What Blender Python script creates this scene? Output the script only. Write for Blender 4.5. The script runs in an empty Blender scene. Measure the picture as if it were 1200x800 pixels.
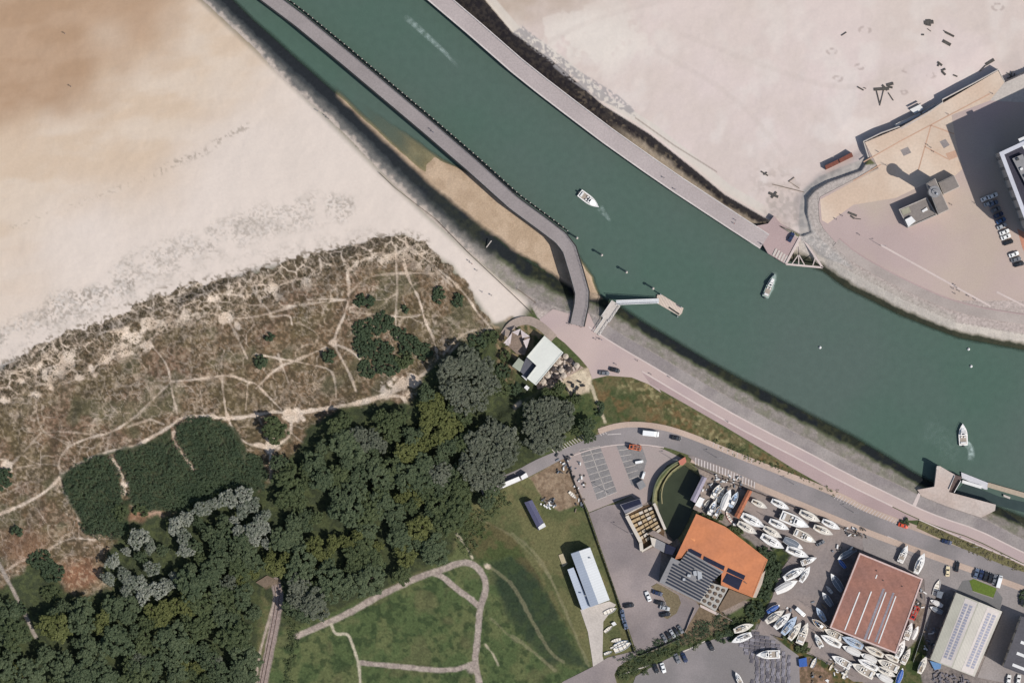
import bpy, math, random
import numpy as np
from mathutils import Vector, Matrix
from mathutils.geometry import tessellate_polygon

# ---------------------------------------------------------------- basics
S = 0.36            # metres per photo pixel (plan scale)
ZC = 2500.0         # flight height
LAND = 6.0          # quay level above the water
SC = bpy.context.scene
COL = SC.collection
rnd = random.Random(7)

def P(px, py, z=LAND):
    """plan position of a surveyed point at height z"""
    k = (ZC - z) / (ZC - LAND)
    return Vector(((px - 600) * S * k, (400 - py) * S * k, z))

def lin(r, g, b, k=0.80):
    f = lambda v: ((v/255.0)/12.92 if v/255.0 <= 0.04045 else ((v/255.0+0.055)/1.055)**2.4)
    return (f(r)*k, f(g)*k, f(b)*k)

# ---------------------------------------------------------------- materials
MATS = {}
def nt(m): return m.node_tree.nodes, m.node_tree.links
def mat(name, rgb, rough=0.85, grain=0.12, gscale=1.2, patch=0.10, pscale=0.06, metal=0.0, bump=0.0, bscale=2.0, spec=0.3, wave=None, alt=None):
    """procedural surface: base colour broken up by large patches and fine grain"""
    if name in MATS: return MATS[name]
    m = bpy.data.materials.new(name); m.use_nodes = True
    N, L = nt(m); bs = N['Principled BSDF']
    bs.inputs['Roughness'].default_value = rough
    bs.inputs['Metallic'].default_value = metal
    bs.inputs['Specular IOR Level'].default_value = spec
    tc = N.new('ShaderNodeTexCoord')
    n1 = N.new('ShaderNodeTexNoise'); n1.inputs['Scale'].default_value = gscale; n1.inputs['Detail'].default_value = 5
    n2 = N.new('ShaderNodeTexNoise'); n2.inputs['Scale'].default_value = pscale; n2.inputs['Detail'].default_value = 4
    L.new(tc.outputs['Object'], n1.inputs['Vector']); L.new(tc.outputs['Object'], n2.inputs['Vector'])
    r1 = N.new('ShaderNodeMapRange'); r1.inputs[1].default_value=.3; r1.inputs[2].default_value=.7
    r1.inputs[3].default_value = 1-grain; r1.inputs[4].default_value = 1+grain; r1.clamp=False
    r2 = N.new('ShaderNodeMapRange'); r2.inputs[1].default_value=.3; r2.inputs[2].default_value=.7
    r2.inputs[3].default_value = 1-patch; r2.inputs[4].default_value = 1+patch; r2.clamp=False
    L.new(n1.outputs['Fac'], r1.inputs[0]); L.new(n2.outputs['Fac'], r2.inputs[0])
    mu = N.new('ShaderNodeMath'); mu.operation='MULTIPLY'
    L.new(r1.outputs[0], mu.inputs[0]); L.new(r2.outputs[0], mu.inputs[1])
    last = mu.outputs[0]
    if wave:                                  # (axis angle, period m, depth) : seams / corrugation
        ang, per, dep = wave
        mp = N.new('ShaderNodeMapping'); mp.inputs['Rotation'].default_value = (0,0,ang)
        L.new(tc.outputs['Object'], mp.inputs['Vector'])
        w = N.new('ShaderNodeTexWave'); w.inputs['Scale'].default_value = 1/per*0.314; w.inputs['Distortion'].default_value=0
        L.new(mp.outputs[0], w.inputs['Vector'])
        r3 = N.new('ShaderNodeMapRange'); r3.inputs[3].default_value = 1-dep; r3.inputs[4].default_value = 1+dep*.4
        L.new(w.outputs['Fac'], r3.inputs[0])
        m3 = N.new('ShaderNodeMath'); m3.operation='MULTIPLY'
        L.new(last, m3.inputs[0]); L.new(r3.outputs[0], m3.inputs[1]); last = m3.outputs[0]
    mx = N.new('ShaderNodeVectorMath'); mx.operation='SCALE'
    mx.inputs[0].default_value = rgb
    if alt:
        n3 = N.new('ShaderNodeTexNoise'); n3.inputs['Scale'].default_value = alt[1]; n3.inputs['Detail'].default_value = 5
        L.new(tc.outputs['Object'], n3.inputs['Vector'])
        r5 = N.new('ShaderNodeMapRange'); r5.inputs[1].default_value=.40; r5.inputs[2].default_value=.62
        L.new(n3.outputs['Fac'], r5.inputs[0])
        mc = N.new('ShaderNodeMix'); mc.data_type='RGBA'; mc.inputs[6].default_value=(*rgb,1); mc.inputs[7].default_value=(*alt[0],1)
        L.new(r5.outputs[0], mc.inputs[0]); L.new(mc.outputs[2], mx.inputs[0])
    L.new(last, mx.inputs['Scale']); L.new(mx.outputs[0], bs.inputs['Base Color'])
    if bump:
        nb = N.new('ShaderNodeTexNoise'); nb.inputs['Scale'].default_value = bscale; nb.inputs['Detail'].default_value=4
        L.new(tc.outputs['Object'], nb.inputs['Vector'])
        b = N.new('ShaderNodeBump'); b.inputs['Strength'].default_value = bump; b.inputs['Distance'].default_value = .3
        L.new(nb.outputs['Fac'], b.inputs['Height']); L.new(b.outputs[0], bs.inputs['Normal'])
    MATS[name] = m
    return m

# ---------------------------------------------------------------- object helpers
def tag(o, label=None, cat=None, group=None, kind=None):
    if label: o['label'] = label
    if cat: o['category'] = cat
    if group: o['group'] = group
    if kind: o['kind'] = kind
    return o

class MB:
    """collects simple solids and links them as ONE mesh"""
    def __init__(s): s.v=[]; s.f=[]; s.mi=[]; s.cm=0; s.sm=False
    def add(s, vs, fs):
        n=len(s.v); s.v += [tuple(v) for v in vs]; s.f += [tuple(i+n for i in f) for f in fs]; s.mi += [s.cm]*len(fs)
        return s
    def box(s, x0,y0,z0,x1,y1,z1, rz=0, c=(0,0)):
        vs=[(x0,y0,z0),(x1,y0,z0),(x1,y1,z0),(x0,y1,z0),(x0,y0,z1),(x1,y0,z1),(x1,y1,z1),(x0,y1,z1)]
        if rz: 
            ca,sa=math.cos(rz),math.sin(rz); vs=[(c[0]+x*ca-y*sa, c[1]+x*sa+y*ca, z) for x,y,z in vs]
        elif c!=(0,0): vs=[(x+c[0],y+c[1],z) for x,y,z in vs]
        return s.add(vs,[(3,2,1,0),(4,5,6,7),(0,1,5,4),(1,2,6,5),(2,3,7,6),(3,0,4,7)])
    def bar(s, a, b, w, h=None):
        a=Vector(a); b=Vector(b); h=h or w; d=(b-a)
        if d.length<1e-6: return s
        d.normalize(); up=Vector((0,0,1)) if abs(d.z)<.95 else Vector((1,0,0))
        x=d.cross(up).normalized()*w/2; y=x.cross(d).normalized()*h/2
        vs=[a-x-y,a+x-y,a+x+y,a-x+y,b-x-y,b+x-y,b+x+y,b-x+y]
        return s.add(vs,[(3,2,1,0),(4,5,6,7),(0,1,5,4),(1,2,6,5),(2,3,7,6),(3,0,4,7)])
    def cyl(s, a, b, r0, r1=None, n=8, caps=True):
        a=Vector(a); b=Vector(b); r1=r0 if r1 is None else r1
        d=(b-a).normalized(); up=Vector((0,0,1)) if abs(d.z)<.95 else Vector((1,0,0))
        x=d.cross(up).normalized(); y=x.cross(d)
        vs=[]
        for c,r in ((a,r0),(b,r1)):
            for i in range(n):
                t=2*math.pi*i/n; vs.append(c+x*math.cos(t)*r+y*math.sin(t)*r)
        fs=[(i,(i+1)%n,n+(i+1)%n,n+i) for i in range(n)]
        if caps: fs += [tuple(range(n))[::-1], tuple(range(n,2*n))]
        return s.add(vs,fs)
    def prism(s, poly, z0, z1, bottom=True):
        """poly: list of (x,y); z0/z1 numbers"""
        n=len(poly)
        ar=sum(poly[i][0]*poly[(i+1)%n][1]-poly[(i+1)%n][0]*poly[i][1] for i in range(n))
        if ar<0: poly=poly[::-1]
        vs=[(p[0],p[1],z0) for p in poly]+[(p[0],p[1],z1) for p in poly]
        tri=tessellate_polygon([[Vector((p[0],p[1],0)) for p in poly]])
        fs=[(i,(i+1)%n,n+(i+1)%n,n+i) for i in range(n)]
        for t in tri:
            a,b,c=t
            A,B,C=[Vector((poly[i][0],poly[i][1],0)) for i in (a,b,c)]
            if (B-A).cross(C-A).z<0: a,c=c,a
            fs.append((n+a,n+b,n+c))
            if bottom: fs.append((c,b,a))
        return s.add(vs,fs)
    def loft(s, rings, cap=True, closed=True):
        n=len(rings[0]); vs=[v for r in rings for v in r]; fs=[]
        for k in range(len(rings)-1):
            for i in range(n if closed else n-1):
                j=(i+1)%n; fs.append((k*n+i,k*n+j,(k+1)*n+j,(k+1)*n+i))
        if cap: fs += [tuple(range(n))[::-1], tuple(range((len(rings)-1)*n,len(rings)*n))]
        return s.add(vs,fs)
    def build(s, name, m, parent=None, smooth=False):
        me=bpy.data.meshes.new(name); me.from_pydata(s.v,[],s.f)
        ms = m if isinstance(m,(list,tuple)) else [m]
        for x in ms: me.materials.append(x)
        if len(ms)>1: me.polygons.foreach_set('material_index', s.mi)
        if smooth: me.polygons.foreach_set('use_smooth',[True]*len(s.f))
        me.update()
        o=bpy.data.objects.new(name,me); COL.objects.link(o)
        if parent: o.parent=parent
        return o

def empty(name, loc=(0,0,0), rz=0):
    o=bpy.data.objects.new(name,None); COL.objects.link(o); o.location=loc; o.rotation_euler=(0,0,rz); o.empty_display_size=.5
    return o
KIDS={}
def kids(o):
    return [c for c in COL.objects if c.parent==o]
def proto_tree(o):
    return (o,[proto_tree(c) for c in kids(o)])
def copy_tree(pt, parent=None):
    o,ch=pt
    c=o.copy(); COL.objects.link(c)
    c.parent=parent
    for k in ch: copy_tree(k,c)
    return c

# ---------------------------------------------------------------- polylines
def pl_len(pts): return sum(math.dist(pts[i],pts[i+1]) for i in range(len(pts)-1))
def smooth_pl(pts, it=2):
    for _ in range(it):
        q=[pts[0]]
        for a,b in zip(pts[:-1],pts[1:]):
            q.append((a[0]*.75+b[0]*.25,a[1]*.75+b[1]*.25)); q.append((a[0]*.25+b[0]*.75,a[1]*.25+b[1]*.75))
        q.append(pts[-1]); pts=q
    return pts
def offset_pl(pts, d):
    out=[]
    for i,p in enumerate(pts):
        a=pts[max(i-1,0)]; b=pts[min(i+1,len(pts)-1)]
        dx,dy=b[0]-a[0],b[1]-a[1]; l=math.hypot(dx,dy) or 1
        out.append((p[0]-dy/l*d, p[1]+dx/l*d))
    return out
def resample(pts, n):
    L=[0]
    for a,b in zip(pts[:-1],pts[1:]): L.append(L[-1]+math.dist(a,b))
    out=[]
    for i in range(n):
        t=L[-1]*i/(n-1); k=0
        while k<len(L)-2 and L[k+1]<t: k+=1
        u=(t-L[k])/max(L[k+1]-L[k],1e-9)
        out.append((pts[k][0]*(1-u)+pts[k+1][0]*u, pts[k][1]*(1-u)+pts[k+1][1]*u))
    return out
def walk(pts, step):
    """points and headings every step px along a polyline"""
    n=max(2,int(pl_len(pts)/step)+1); r=resample(pts,n); out=[]
    for i,p in enumerate(r):
        a=r[max(i-1,0)]; b=r[min(i+1,n-1)]
        out.append((p[0],p[1],math.atan2(-(b[1]-a[1]),b[0]-a[0])))
    return out

NSH=0
def sheet(name, poly, z, m, z0=None, kind='structure', parent=None):
    """flat slab with a surveyed outline, real thickness"""
    global NSH
    NSH+=1; z=z+NSH*.0023
    pts=[P(x,y,z) for x,y in poly]
    b=MB(); b.prism([(p.x,p.y) for p in pts], (z-.25 if z0 is None else z0), z, bottom=False)
    o=b.build(name,m,parent)
    if kind: o['kind']=kind
    return o
def strip(name, pts, w0, w1, z, m, z0=None, kind='structure', parent=None):
    a=offset_pl(pts,w0); b=offset_pl(pts,w1)
    return sheet(name, a+b[::-1], z, m, z0, kind, parent)

# ---------------------------------------------------------------- terrain grid
def axis(lo,hi,step,far):
    c=np.arange(lo,hi+step*.5,step)
    out=[]; d=step
    x=hi
    while x<far: d*=1.35; x+=d; out.append(x)
    hi_=np.array(out); out=[]; d=step; x=lo; far2=-(far-1200)
    while x>far2: d*=1.35; x-=d; out.append(x)
    return np.concatenate([np.array(out[::-1]),c,hi_])
GX=axis(-50,1250,1.25,15000); GY=axis(-50,850,1.25,15000)
X,Y=np.meshgrid(GX,GY)
H,W=X.shape

def hashlat(seed,n=256):
    return np.random.RandomState(seed).rand(n,n)
def vnoise(x,y,seed):
    T=hashlat(seed); xi=np.floor(x).astype(int); yi=np.floor(y).astype(int)
    fx=x-xi; fy=y-yi; fx=fx*fx*(3-2*fx); fy=fy*fy*(3-2*fy)
    x0=xi%256; x1=(xi+1)%256; y0=yi%256; y1=(yi+1)%256
    return (T[y0,x0]*(1-fx)+T[y0,x1]*fx)*(1-fy)+(T[y1,x0]*(1-fx)+T[y1,x1]*fx)*fy
FC={}
def fbm(scale,octv=4,seed=0,x=None,y=None,gain=.5):
    if x is None and (scale,octv,seed) in FC: return FC[(scale,octv,seed)]
    r=fbm_(scale,octv,seed,x,y,gain)
    if x is None: FC[(scale,octv,seed)]=r
    return r
def fbm_(scale,octv,seed,x,y,gain):
    x=X if x is None else x; y=Y if y is None else y
    s=0;a=1;t=0
    for o in range(octv):
        s=s+a*vnoise(x/scale*2**o+17.3*o, y/scale*2**o+5.1*o, seed+o); t+=a; a*=gain
    return s/t
def win(pts,R):
    xs=[p[0] for p in pts]; ys=[p[1] for p in pts]
    return (slice(*np.searchsorted(GY,[min(ys)-R,max(ys)+R])), slice(*np.searchsorted(GX,[min(xs)-R,max(xs)+R])))
def dist(pts,R,closed=False,wx=0,wy=0):
    """distance in px to a polyline (capped at R)"""
    D=np.full(X.shape,float(R))
    seg=list(zip(pts[:-1],pts[1:]))
    if closed: seg.append((pts[-1],pts[0]))
    for a,b in seg:
        w=win([a,b],R)
        x=X[w]; y=Y[w]
        if x.size==0: continue
        if isinstance(wx,np.ndarray): x=x+wx[w]; y=y+wy[w]
        dx,dy=b[0]-a[0],b[1]-a[1]; l2=dx*dx+dy*dy or 1e-9
        t=np.clip(((x-a[0])*dx+(y-a[1])*dy)/l2,0,1)
        d=np.hypot(x-a[0]-t*dx,y-a[1]-t*dy)
        D[w]=np.minimum(D[w],d)
    return D
def inside(poly,wx=0,wy=0):
    I=np.zeros(X.shape,bool)
    w=win(poly,6); x=X[w]; y=Y[w]
    if isinstance(wx,np.ndarray): x=x+wx[w]; y=y+wy[w]
    r=np.zeros(x.shape,bool); n=len(poly)
    for i in range(n):
        x0,y0=poly[i]; x1,y1=poly[(i+1)%n]
        if y0==y1: continue
        c=((y0>y)!=(y1>y))&(x<(x1-x0)*(y-y0)/(y1-y0)+x0); r^=c
    I[w]=r
    return I
def sdf(poly,R=20,wx=0,wy=0):
    return np.where(inside(poly,wx,wy),-1,1)*dist(poly,R,True,wx,wy)
def ss(a,b,v):
    t=np.clip((v-a)/(b-a),0,1); return t*t*(3-2*t)
def pmask(poly,feather=1.5,R=20,warp=0,wseed=50,wscale=12):
    if warp:
        wx=(fbm(wscale,3,wseed)-.5)*2*warp; wy=(fbm(wscale,3,wseed+9)-.5)*2*warp
        return ss(feather/2,-feather/2,sdf(poly,R,wx,wy))
    return ss(feather/2,-feather/2,sdf(poly,R))

# ---- surveyed lines ------------------------------------------------
WTOP=[(60,-220),(150,-100),(235,-2),(300,58),(330,92),(375,130),(407,160),(445,200),(500,252),(550,296),(600,338),(640,355),(664,364),(690,364),(700,371),(720,386),(780,421),(850,463),(900,490),(950,515),(1000,542),(1050,566),(1078,580),(1110,592),(1150,605),(1200,632),(1350,705),(1700,860)]
WTOE=[(100,-220),(190,-100),(280,0),(300,20),(367,78),(407,113),(427,133),(495,198),(550,245),(600,285),(660,323),(690,341),(722,350),(757,373),(792,394),(832,418),(872,440),(902,455),(962,486),(1002,506),(1042,530),(1072,549),(1092,560),(1120,573),(1160,586),(1200,601),(1350,663),(1700,810)]
ETOP=[(470,-220),(520,-90),(566,-2),(600,38),(650,74),(707,124),(762,158),(815,200),(850,229),(895,255),(912,262),(927,272),(941,281),(965,298),(1000,320),(1060,352),(1120,378),(1200,392),(1400,418),(1700,450)]
ETOE=[(360,-220),(440,-90),(500,-2),(600,85),(660,131),(755,201),(825,248),(900,297),(920,310),(942,313),(962,319),(990,340),(1015,352),(1050,370),(1087,385),(1125,399),(1200,413),(1400,442),(1700,475)]
EOUT=WTOP+ETOP[::-1]; EIN=WTOE+ETOE[::-1]

SPIT=[(478,176),(520,188),(560,205),(600,232),(637,258),(645,285),(652,318),(664,326),(630,309),(582,274),(550,249),(497,201)]
SPIT2=[(676,296),(688,312),(696,328),(704,348),(690,352),(680,320)]
POND=[(802,545),(812,553),(822,560),(829,566),(821,580),(812,597),(806,612),(797,628),(790,634),(779,622),(773,606),(771,590),(773,577),(780,565),(789,554)]
DUNE=[(-60,455),(0,432),(40,408),(95,384),(130,371),(190,344),(250,329),(300,318),(350,301),(400,291),(440,281),(475,277),(495,284),(530,313),(555,343),(565,363),(580,382),(590,396),(590,420),(610,460),(560,520),(420,580),(320,640),(230,660),(150,720),(60,720),(-60,740)]
PLAZA=[(1012.5,166),(1054,149),(1105,120),(1170,82),(1177,96),(1215,78),(1420,0),(1420,420),(1200,391),(1120,377),(1060,351),(1000,319),(977,283),(964,268),(959.7,259),(958,240),(960.6,229.7),(1000,210),(1030,196),(1018,184)]
LANDM=None

Zt=np.full(X.shape,LAND-.06)
n_big=fbm(90,4,1); n_mid=fbm(22,4,11); n_small=fbm(7,3,21); n_fine=fbm(2.6,2,31)
# beach west: falls gently towards the sea, up left
bw=ss(-.2,1.6,(X/700+Y/430))
beach_w_z=2.6+2.6*bw+(n_mid-.5)*.35+(n_small-.5)*.08
dm=pmask(DUNE,10,30,5)
dune_z=5.6+(fbm(60,4,2)-.45)*5+(fbm(14,3,5)-.5)*1.1+(n_small-.5)*.45
dune_z=np.maximum(dune_z,4.6)
# who is west beach: everything left of a line up to the promenade
WB=[(-9000,-9000),(60,-220),(150,-100),(235,-2),(300,58),(375,130),(445,200),(500,252),(550,296),(600,338),(625,352),(612,372),(590,385),(580,382),(565,363),(530,313),(475,277),(300,318),(0,432),(-60,455),(-9000,3000)]
wbm=pmask(WB,14,30)
EB=[(470,-220),(566,-2),(600,38),(650,74),(707,124),(762,158),(815,200),(850,229),(895,255),(925,268),(940,276),(950,272),(945,250),(946,232),(955,222),(970,213),(1009,199),(1018,184),(1012,166),(1054,149),(1105,120),(1170,82),(1177,96),(1215,78),(1420,0),(1800,-150),(9000,-3000),(9000,-9000),(-200,-9000)]
ebm=pmask(EB,3,30)
beach_e_z=2.9+(n_mid-.5)*.3+(n_small-.5)*.1+(n_big-.5)*.5+ss(40,0,dist([(930,268),(947,280)],60))*1.5
beach_e_z=beach_e_z+ss(18,3,dist([(1012,190),(970,215),(947,238),(949,262)],24))*1.1-ss(34,4,dist([(1012,164),(1054,147),(1105,117),(1170,80)],40))*.8
base=np.full(X.shape,LAND-.06)
base=base*(1-dm)+dune_z*dm
base=base*(1-wbm)+beach_w_z*wbm
base=base*(1-ebm)+beach_e_z*ebm
# woods / meadows: gentle relief
MEAD=[(540,590),(590,605),(615,690),(630,760),(630,900),(-400,900),(-400,740),(60,720),(150,720),(230,660),(320,640),(420,580)]
mm=pmask(MEAD,20,40)
base=base+mm*((fbm(70,3,77)-.5)*1.2+(n_small-.5)*.25)
SP2=[(395,98),(425,118),(470,150),(520,188),(560,205),(600,232),(640,256),(662,276),(674,305),(684,330),(692,350),(664,331),(640,315),(600,291),(550,252),(495,207),(427,143),(395,112)]
sp=np.clip(pmask(SP2,7,20,2)+pmask(SPIT2,9,20,2),0,1)
spx=ss(395,560,X+(n_mid-.5)*45)
bed=-1.8+sp*(.35+2.0*spx**1.1)
io=inside(EOUT); ii=inside(EIN)
dO=dist(EOUT,60,True); dI=dist(EIN,60,True)
f=np.where(io,np.where(ii,0.0,dI/(dI+dO+1e-6)),1.0)
rough=(n_fine-.5)*.7*np.sin(np.pi*np.clip(f,0,1))
Zt=bed+(base-bed)*np.clip(f,0,1)**.9+rough*.5
# pond
pd=sdf(POND,14); Zt=np.where(pd<6,np.minimum(Zt,np.maximum(1.5,LAND-.06+(pd-6)*.55)),Zt)
Zt=Zt-ss(2000,9000,np.hypot(X-600,Y-400))*3.0*wbm
# retaining step of the plaza
pz=inside(PLAZA); 
Zt=np.where(pz&~ii&(f>=.999),LAND-.06,Zt)
# ---------------------------------------------------------------- terrain colours (albedo)
Cc=np.zeros((H,W,3))
def A(r,g,b): return np.array(lin(r,g,b))
def paint(m,c,a=1.0):
    global Cc
    m=np.clip(m*a,0,1)[...,None]; Cc=Cc*(1-m)+c*m
def mix(c1,c2,t): return c1*(1-t[...,None])+c2*t[...,None]
# default: mown / rough grass
g1=fbm(16,4,101); g2=fbm(4,3,111); g3=fbm(45,3,121)
grass=mix(A(84,92,58),A(106,102,70),ss(.35,.7,g3*.6+g1*.4)); grass=mix(grass,A(62,78,46),ss(.5,.75,g2)*.6)
Cc=grass.copy()
# --- west beach
t=X/235+Y/185
t=t+(fbm(90,3,131)-.5)*.8
dry=mix(A(221,207,194),A(218,204,191),ss(.35,.65,fbm(80,4,141)))
wet=mix(A(176,146,118),A(184,155,128),ss(.3,.7,fbm(45,4,151,X+Y*.6,Y*2.2)))
midc=mix(A(208,186,162),A(214,196,176),ss(.3,.7,fbm(50,4,161,X+Y*.6,Y*2.0)))
bc=mix(wet,midc,ss(.62,1.15,t)); bc=mix(bc,dry,ss(1.35,2.3,t))
paint(wbm,0); Cc=Cc+bc*np.clip(wbm,0,1)[...,None]
# wrack line and pioneer plants
for pl,R,th,a in (([(187,200),(205,190),(240,178),(262,160),(290,148)],4,.56,.55),([(10,268),(60,250),(100,236),(150,216),(187,203)],3,.62,.3)):
    d=dist(pl,14); paint(ss(R+3,0,d)*ss(th,th+.12,fbm(3,2,171)),A(140,128,114),a)
for pl,R,a in (([(0,396),(60,370),(110,350)],14,.75),([(60,352),(120,342),(152,336)],7,.75),([(145,322),(200,300),(250,282),(300,262),(370,245)],21,.6),([(385,236),(410,240),(400,252)],7,.7),([(0,418),(60,392),(110,366),(200,330),(300,300),(440,272)],6,.25)):
    d=dist(pl,R+22); dens=ss(R+8,R*.4,d)*ss(.3,.5,fbm(18,3,181))
    paint(dens*ss(.4,.7,fbm(9,3,193)),A(178,168,156),a*.65)
    paint(dens*ss(.50,.64,fbm(2.3,2,191,X+Y*.3,Y*1.0)),A(142,132,120),a*.7)
    paint(dens*ss(.52,.7,fbm(3,2,199)),A(220,210,200),a*.6)
# --- east beach
eb=mix(A(216,200,194),A(208,193,184),ss(.35,.65,fbm(70,4,201))); eb=mix(eb,A(221,211,203),ss(.5,.75,fbm(30,3,211))*.6)
eb=mix(eb,A(212,197,183),ss(220,-80,Y*.9+ (X-900)*.15)*.5)
br=ss(60,-10,Y+(X-600)*.18+(fbm(22,3,221)-.5)*50)*ss(800,600,X); eb=mix(eb,A(172,153,132),br*.8); eb=mix(eb,A(222,212,200),ss(110,30,np.hypot((X-690),(Y-45)*2))*ss(.5,.58,fbm(26,4,227))*.8)
paint(ebm,0); Cc=Cc+eb*np.clip(ebm,0,1)[...,None]
# disturbed sand, tyre marks near the slip
d=dist([(905,215),(930,230),(925,255),(900,235)],45); paint(ss(36,4,d)*ss(.45,.62,fbm(6,3,231)),A(176,162,152),.55)
for pl in ([(770,60),(860,110),(920,180)],[(800,40),(900,80),(1000,110),(1080,70)],[(640,50),(700,20),(780,0)]):
    paint(ss(5,1,dist(smooth_pl(pl),8))*.25,A(196,182,172))
for (px,py,r) in ((1014,35,9),(975,60,7),(1008,78,7),(982,92,7),(1092,88,6),(1060,108,5),(1170,8,9),(1062,82,5)):
    d=np.hypot(X-px,(Y-py)*1.6); paint(ss(2.6,.8,np.abs(d-r*.7))*ss(.42,.6,fbm(5,2,241)),A(176,160,152),.7)
# --- dunes
dm2=pmask(DUNE,2,30,7,55,10)
dn1=fbm(34,4,301); dn2=fbm(9,4,311); dn3=fbm(3,2,321)
dc=mix(A(120,99,76),A(104,91,66),ss(.42,.62,dn1)); dc=mix(dc,A(130,104,86),ss(.48,.70,fbm(26,4,331))*.7)
dc=mix(dc,A(150,132,110),ss(.52,.7,dn2)*.5); dc=mix(dc,A(80,70,52),ss(.54,.38,dn3)*.75); dc=mix(dc,A(160,145,124),ss(.60,.75,dn3)*.5)
dc=mix(dc,A(98,96,72),ss(.56,.7,fbm(30,3,341))*.5)
paint(dm2,0); Cc=Cc+dc*dm2[...,None]
SAND=mix(A(218,200,180),A(205,184,162),ss(.3,.7,fbm(10,3,351)))
def worley(cell,seed,wamp=.0):
    x=X+(fbm(cell*.7,3,seed+3)-.5)*cell*wamp; y=Y+(fbm(cell*.7,3,seed+6)-.5)*cell*wamp
    gx=np.floor(x/cell).astype(int); gy=np.floor(y/cell).astype(int)
    JX=hashlat(seed); JY=hashlat(seed+1); F1=np.full(X.shape,9e9); F2=F1.copy()
    for i in (-1,0,1):
        for j in (-1,0,1):
            cx=gx+i; cy=gy+j
            px=(cx+JX[cy%256,cx%256])*cell; py=(cy+JY[cy%256,cx%256])*cell
            d=np.hypot(px-x,py-y); F2=np.minimum(F2,np.maximum(F1,d)); F1=np.minimum(F1,d)
    return F1,F2-F1
NEDGE=[(-60,455),(0,432),(40,408),(95,384),(130,371),(190,344),(250,329),(300,318),(350,301),(400,291),(440,281),(475,277),(495,284)]
dn=dist(NEDGE,90)
F1,E=worley(15,401,.6)
north=ss(44+ss(420,60,X)*34,14,dn+(fbm(25,3,411)-.5)*30)*dm2
paint(north,A(98,84,64),.85)
paint(north*ss(.55,.38,dn3),A(76,66,50),.75)
paint(north*ss(20,6,dn),A(92,83,70),.5)
paint(north*ss(.58,.7,fbm(2.8,2,421)),A(160,146,126),.45)
paint(north*ss(1.9,.9,E+(dn3-.5)*.8)*ss(62,30,dn+(n_mid-.5)*30)*(.45+.55*ss(.35,.6,fbm(8,2,439))),SAND,.85)
paint(north*ss(.56,.66,fbm(4,3,447)),A(74,64,48),.7)
F1,E4=worley(7,403,.6)
paint(north*ss(1.5,.6,E4)*ss(.5,.6,fbm(24,3,437)),SAND,.6)
paint(north*ss(.60,.63,fbm(20,3,433)+.05*(dn3-.5))*ss(14,22,dn),SAND,.95)
F1,E2=worley(38,441,1.1)
paint(dm2*ss(1.7,.4,E2)*ss(.44,.62,fbm(22,3,451)),SAND,.42)
F1,E3=worley(18,461,1.3)
paint(dm2*ss(1.6,.3,E3)*ss(.45,.62,fbm(40,3,471)),SAND,.38)
F1,E5=worley(9,463,1.3)
paint(dm2*ss(1.5,.3,E5)*ss(.46,.62,fbm(30,3,473)),SAND,.32)
# sparse south-east dune
# blown-sand fringe outside edge
paint((1-dm2)*ss(12,2,dn)*wbm*ss(.56,.68,fbm(3.4,2,481)),A(112,100,82),.75)
PATHS=[]
def path(pts,w,a=1,c=None,it=2):
    pts=smooth_pl(pts,it) if it else pts
    d=dist(pts,w/2+7)+(fbm(5,2,491)-.5)*2.2+(fbm(14,2,493)-.5)*1.6
    paint(ss(w*.38+.9,w*.38-.6,d),SAND if c is None else c,a*(.92 if w>3 else .85)*(.7+.3*ss(.4,.6,fbm(20,2,497)) if w<=3 else 1))
def blob(x,y,r,a=1,c=None,sx=1):
    d=np.hypot((X-x)/sx,Y-y)+(fbm(7,3,501)-.5)*r*2.2+(fbm(16,2,503)-.5)*r*1.2
    w=d<r*2
    paint(ss(r+1,r-1.6,d),SAND if c is None else c,a)
path([(-40,618),(0,602),(30,590),(60,572),(72,556),(95,542),(115,533),(140,526),(160,523),(185,508),(200,500),(210,489),(240,486),(265,491),(290,488),(320,482),(345,484),(370,480),(400,476),(420,474),(440,468),(455,458),(470,455),(485,446),(505,432),(520,424),(536,404)],3.8)
path([(345,484),(400,476),(440,467),(470,455)],5.5)
path([(440,466),(470,462),(478,475),(480,490),(478,505)],5)
blob(343,485,7,sx=1.3); blob(468,453,10,sx=1.6); blob(483,446,7,sx=1.6); blob(455,460,6,sx=1.5); blob(316,524,6.5,sx=1.3)
path([(341,482),(341,500),(339,512),(325,522),(316,525),(318,560),(320,588)],4)
path([(300,521),(316,524)],6); path([(339,505),(350,515),(365,524),(371,515)],2,.8)
path([(407,320),(410,345),(404,370),(393,392),(392,405),(400,420),(411,440),(417,458)],2.8); path([(395,404),(410,410),(422,420)],3)
blob(391,402,5)
path([(464,283),(464,310),(466,335),(463,375),(466,398)],2); path([(474,292),(472,305),(480,330),(492,350),(497,375),(508,395),(513,420)],2.2)
path([(475,285),(507,310),(540,337),(562,370),(577,386)],2.6); path([(478,292),(505,312),(530,335)],2,.7)
path([(575,384),(550,387),(532,400),(520,415)],2,.9)
path([(0,502+36),(10,520+20),(5,545)],3,.8)
path([(200,448),(180,467),(155,492),(130,507),(115,510),(82,520),(67,540),(72,556)],2.6); path([(125,540),(126,520),(130,507)],1.5,.6)
path([(200,447),(225,445),(260,440),(275,440),(292,448),(300,449),(310,460),(330,480)],2.2); path([(300,415),(345,423),(362,427),(387,432),(393,445),(394,468)],2)
path([(300,455),(325,430),(350,421),(382,407)],2.2); path([(326,415),(335,440),(338,448)],2,.7)
path([(260,440),(262,465),(266,488),(277,511),(290,520),(303,523)],2.4); path([(290,450),(288,480)],1.6,.6)
path([(200,450),(203,465),(208,485)],1.8,.8); path([(200,445),(195,425),(180,408),(173,400)],1.8,.8)
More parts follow.
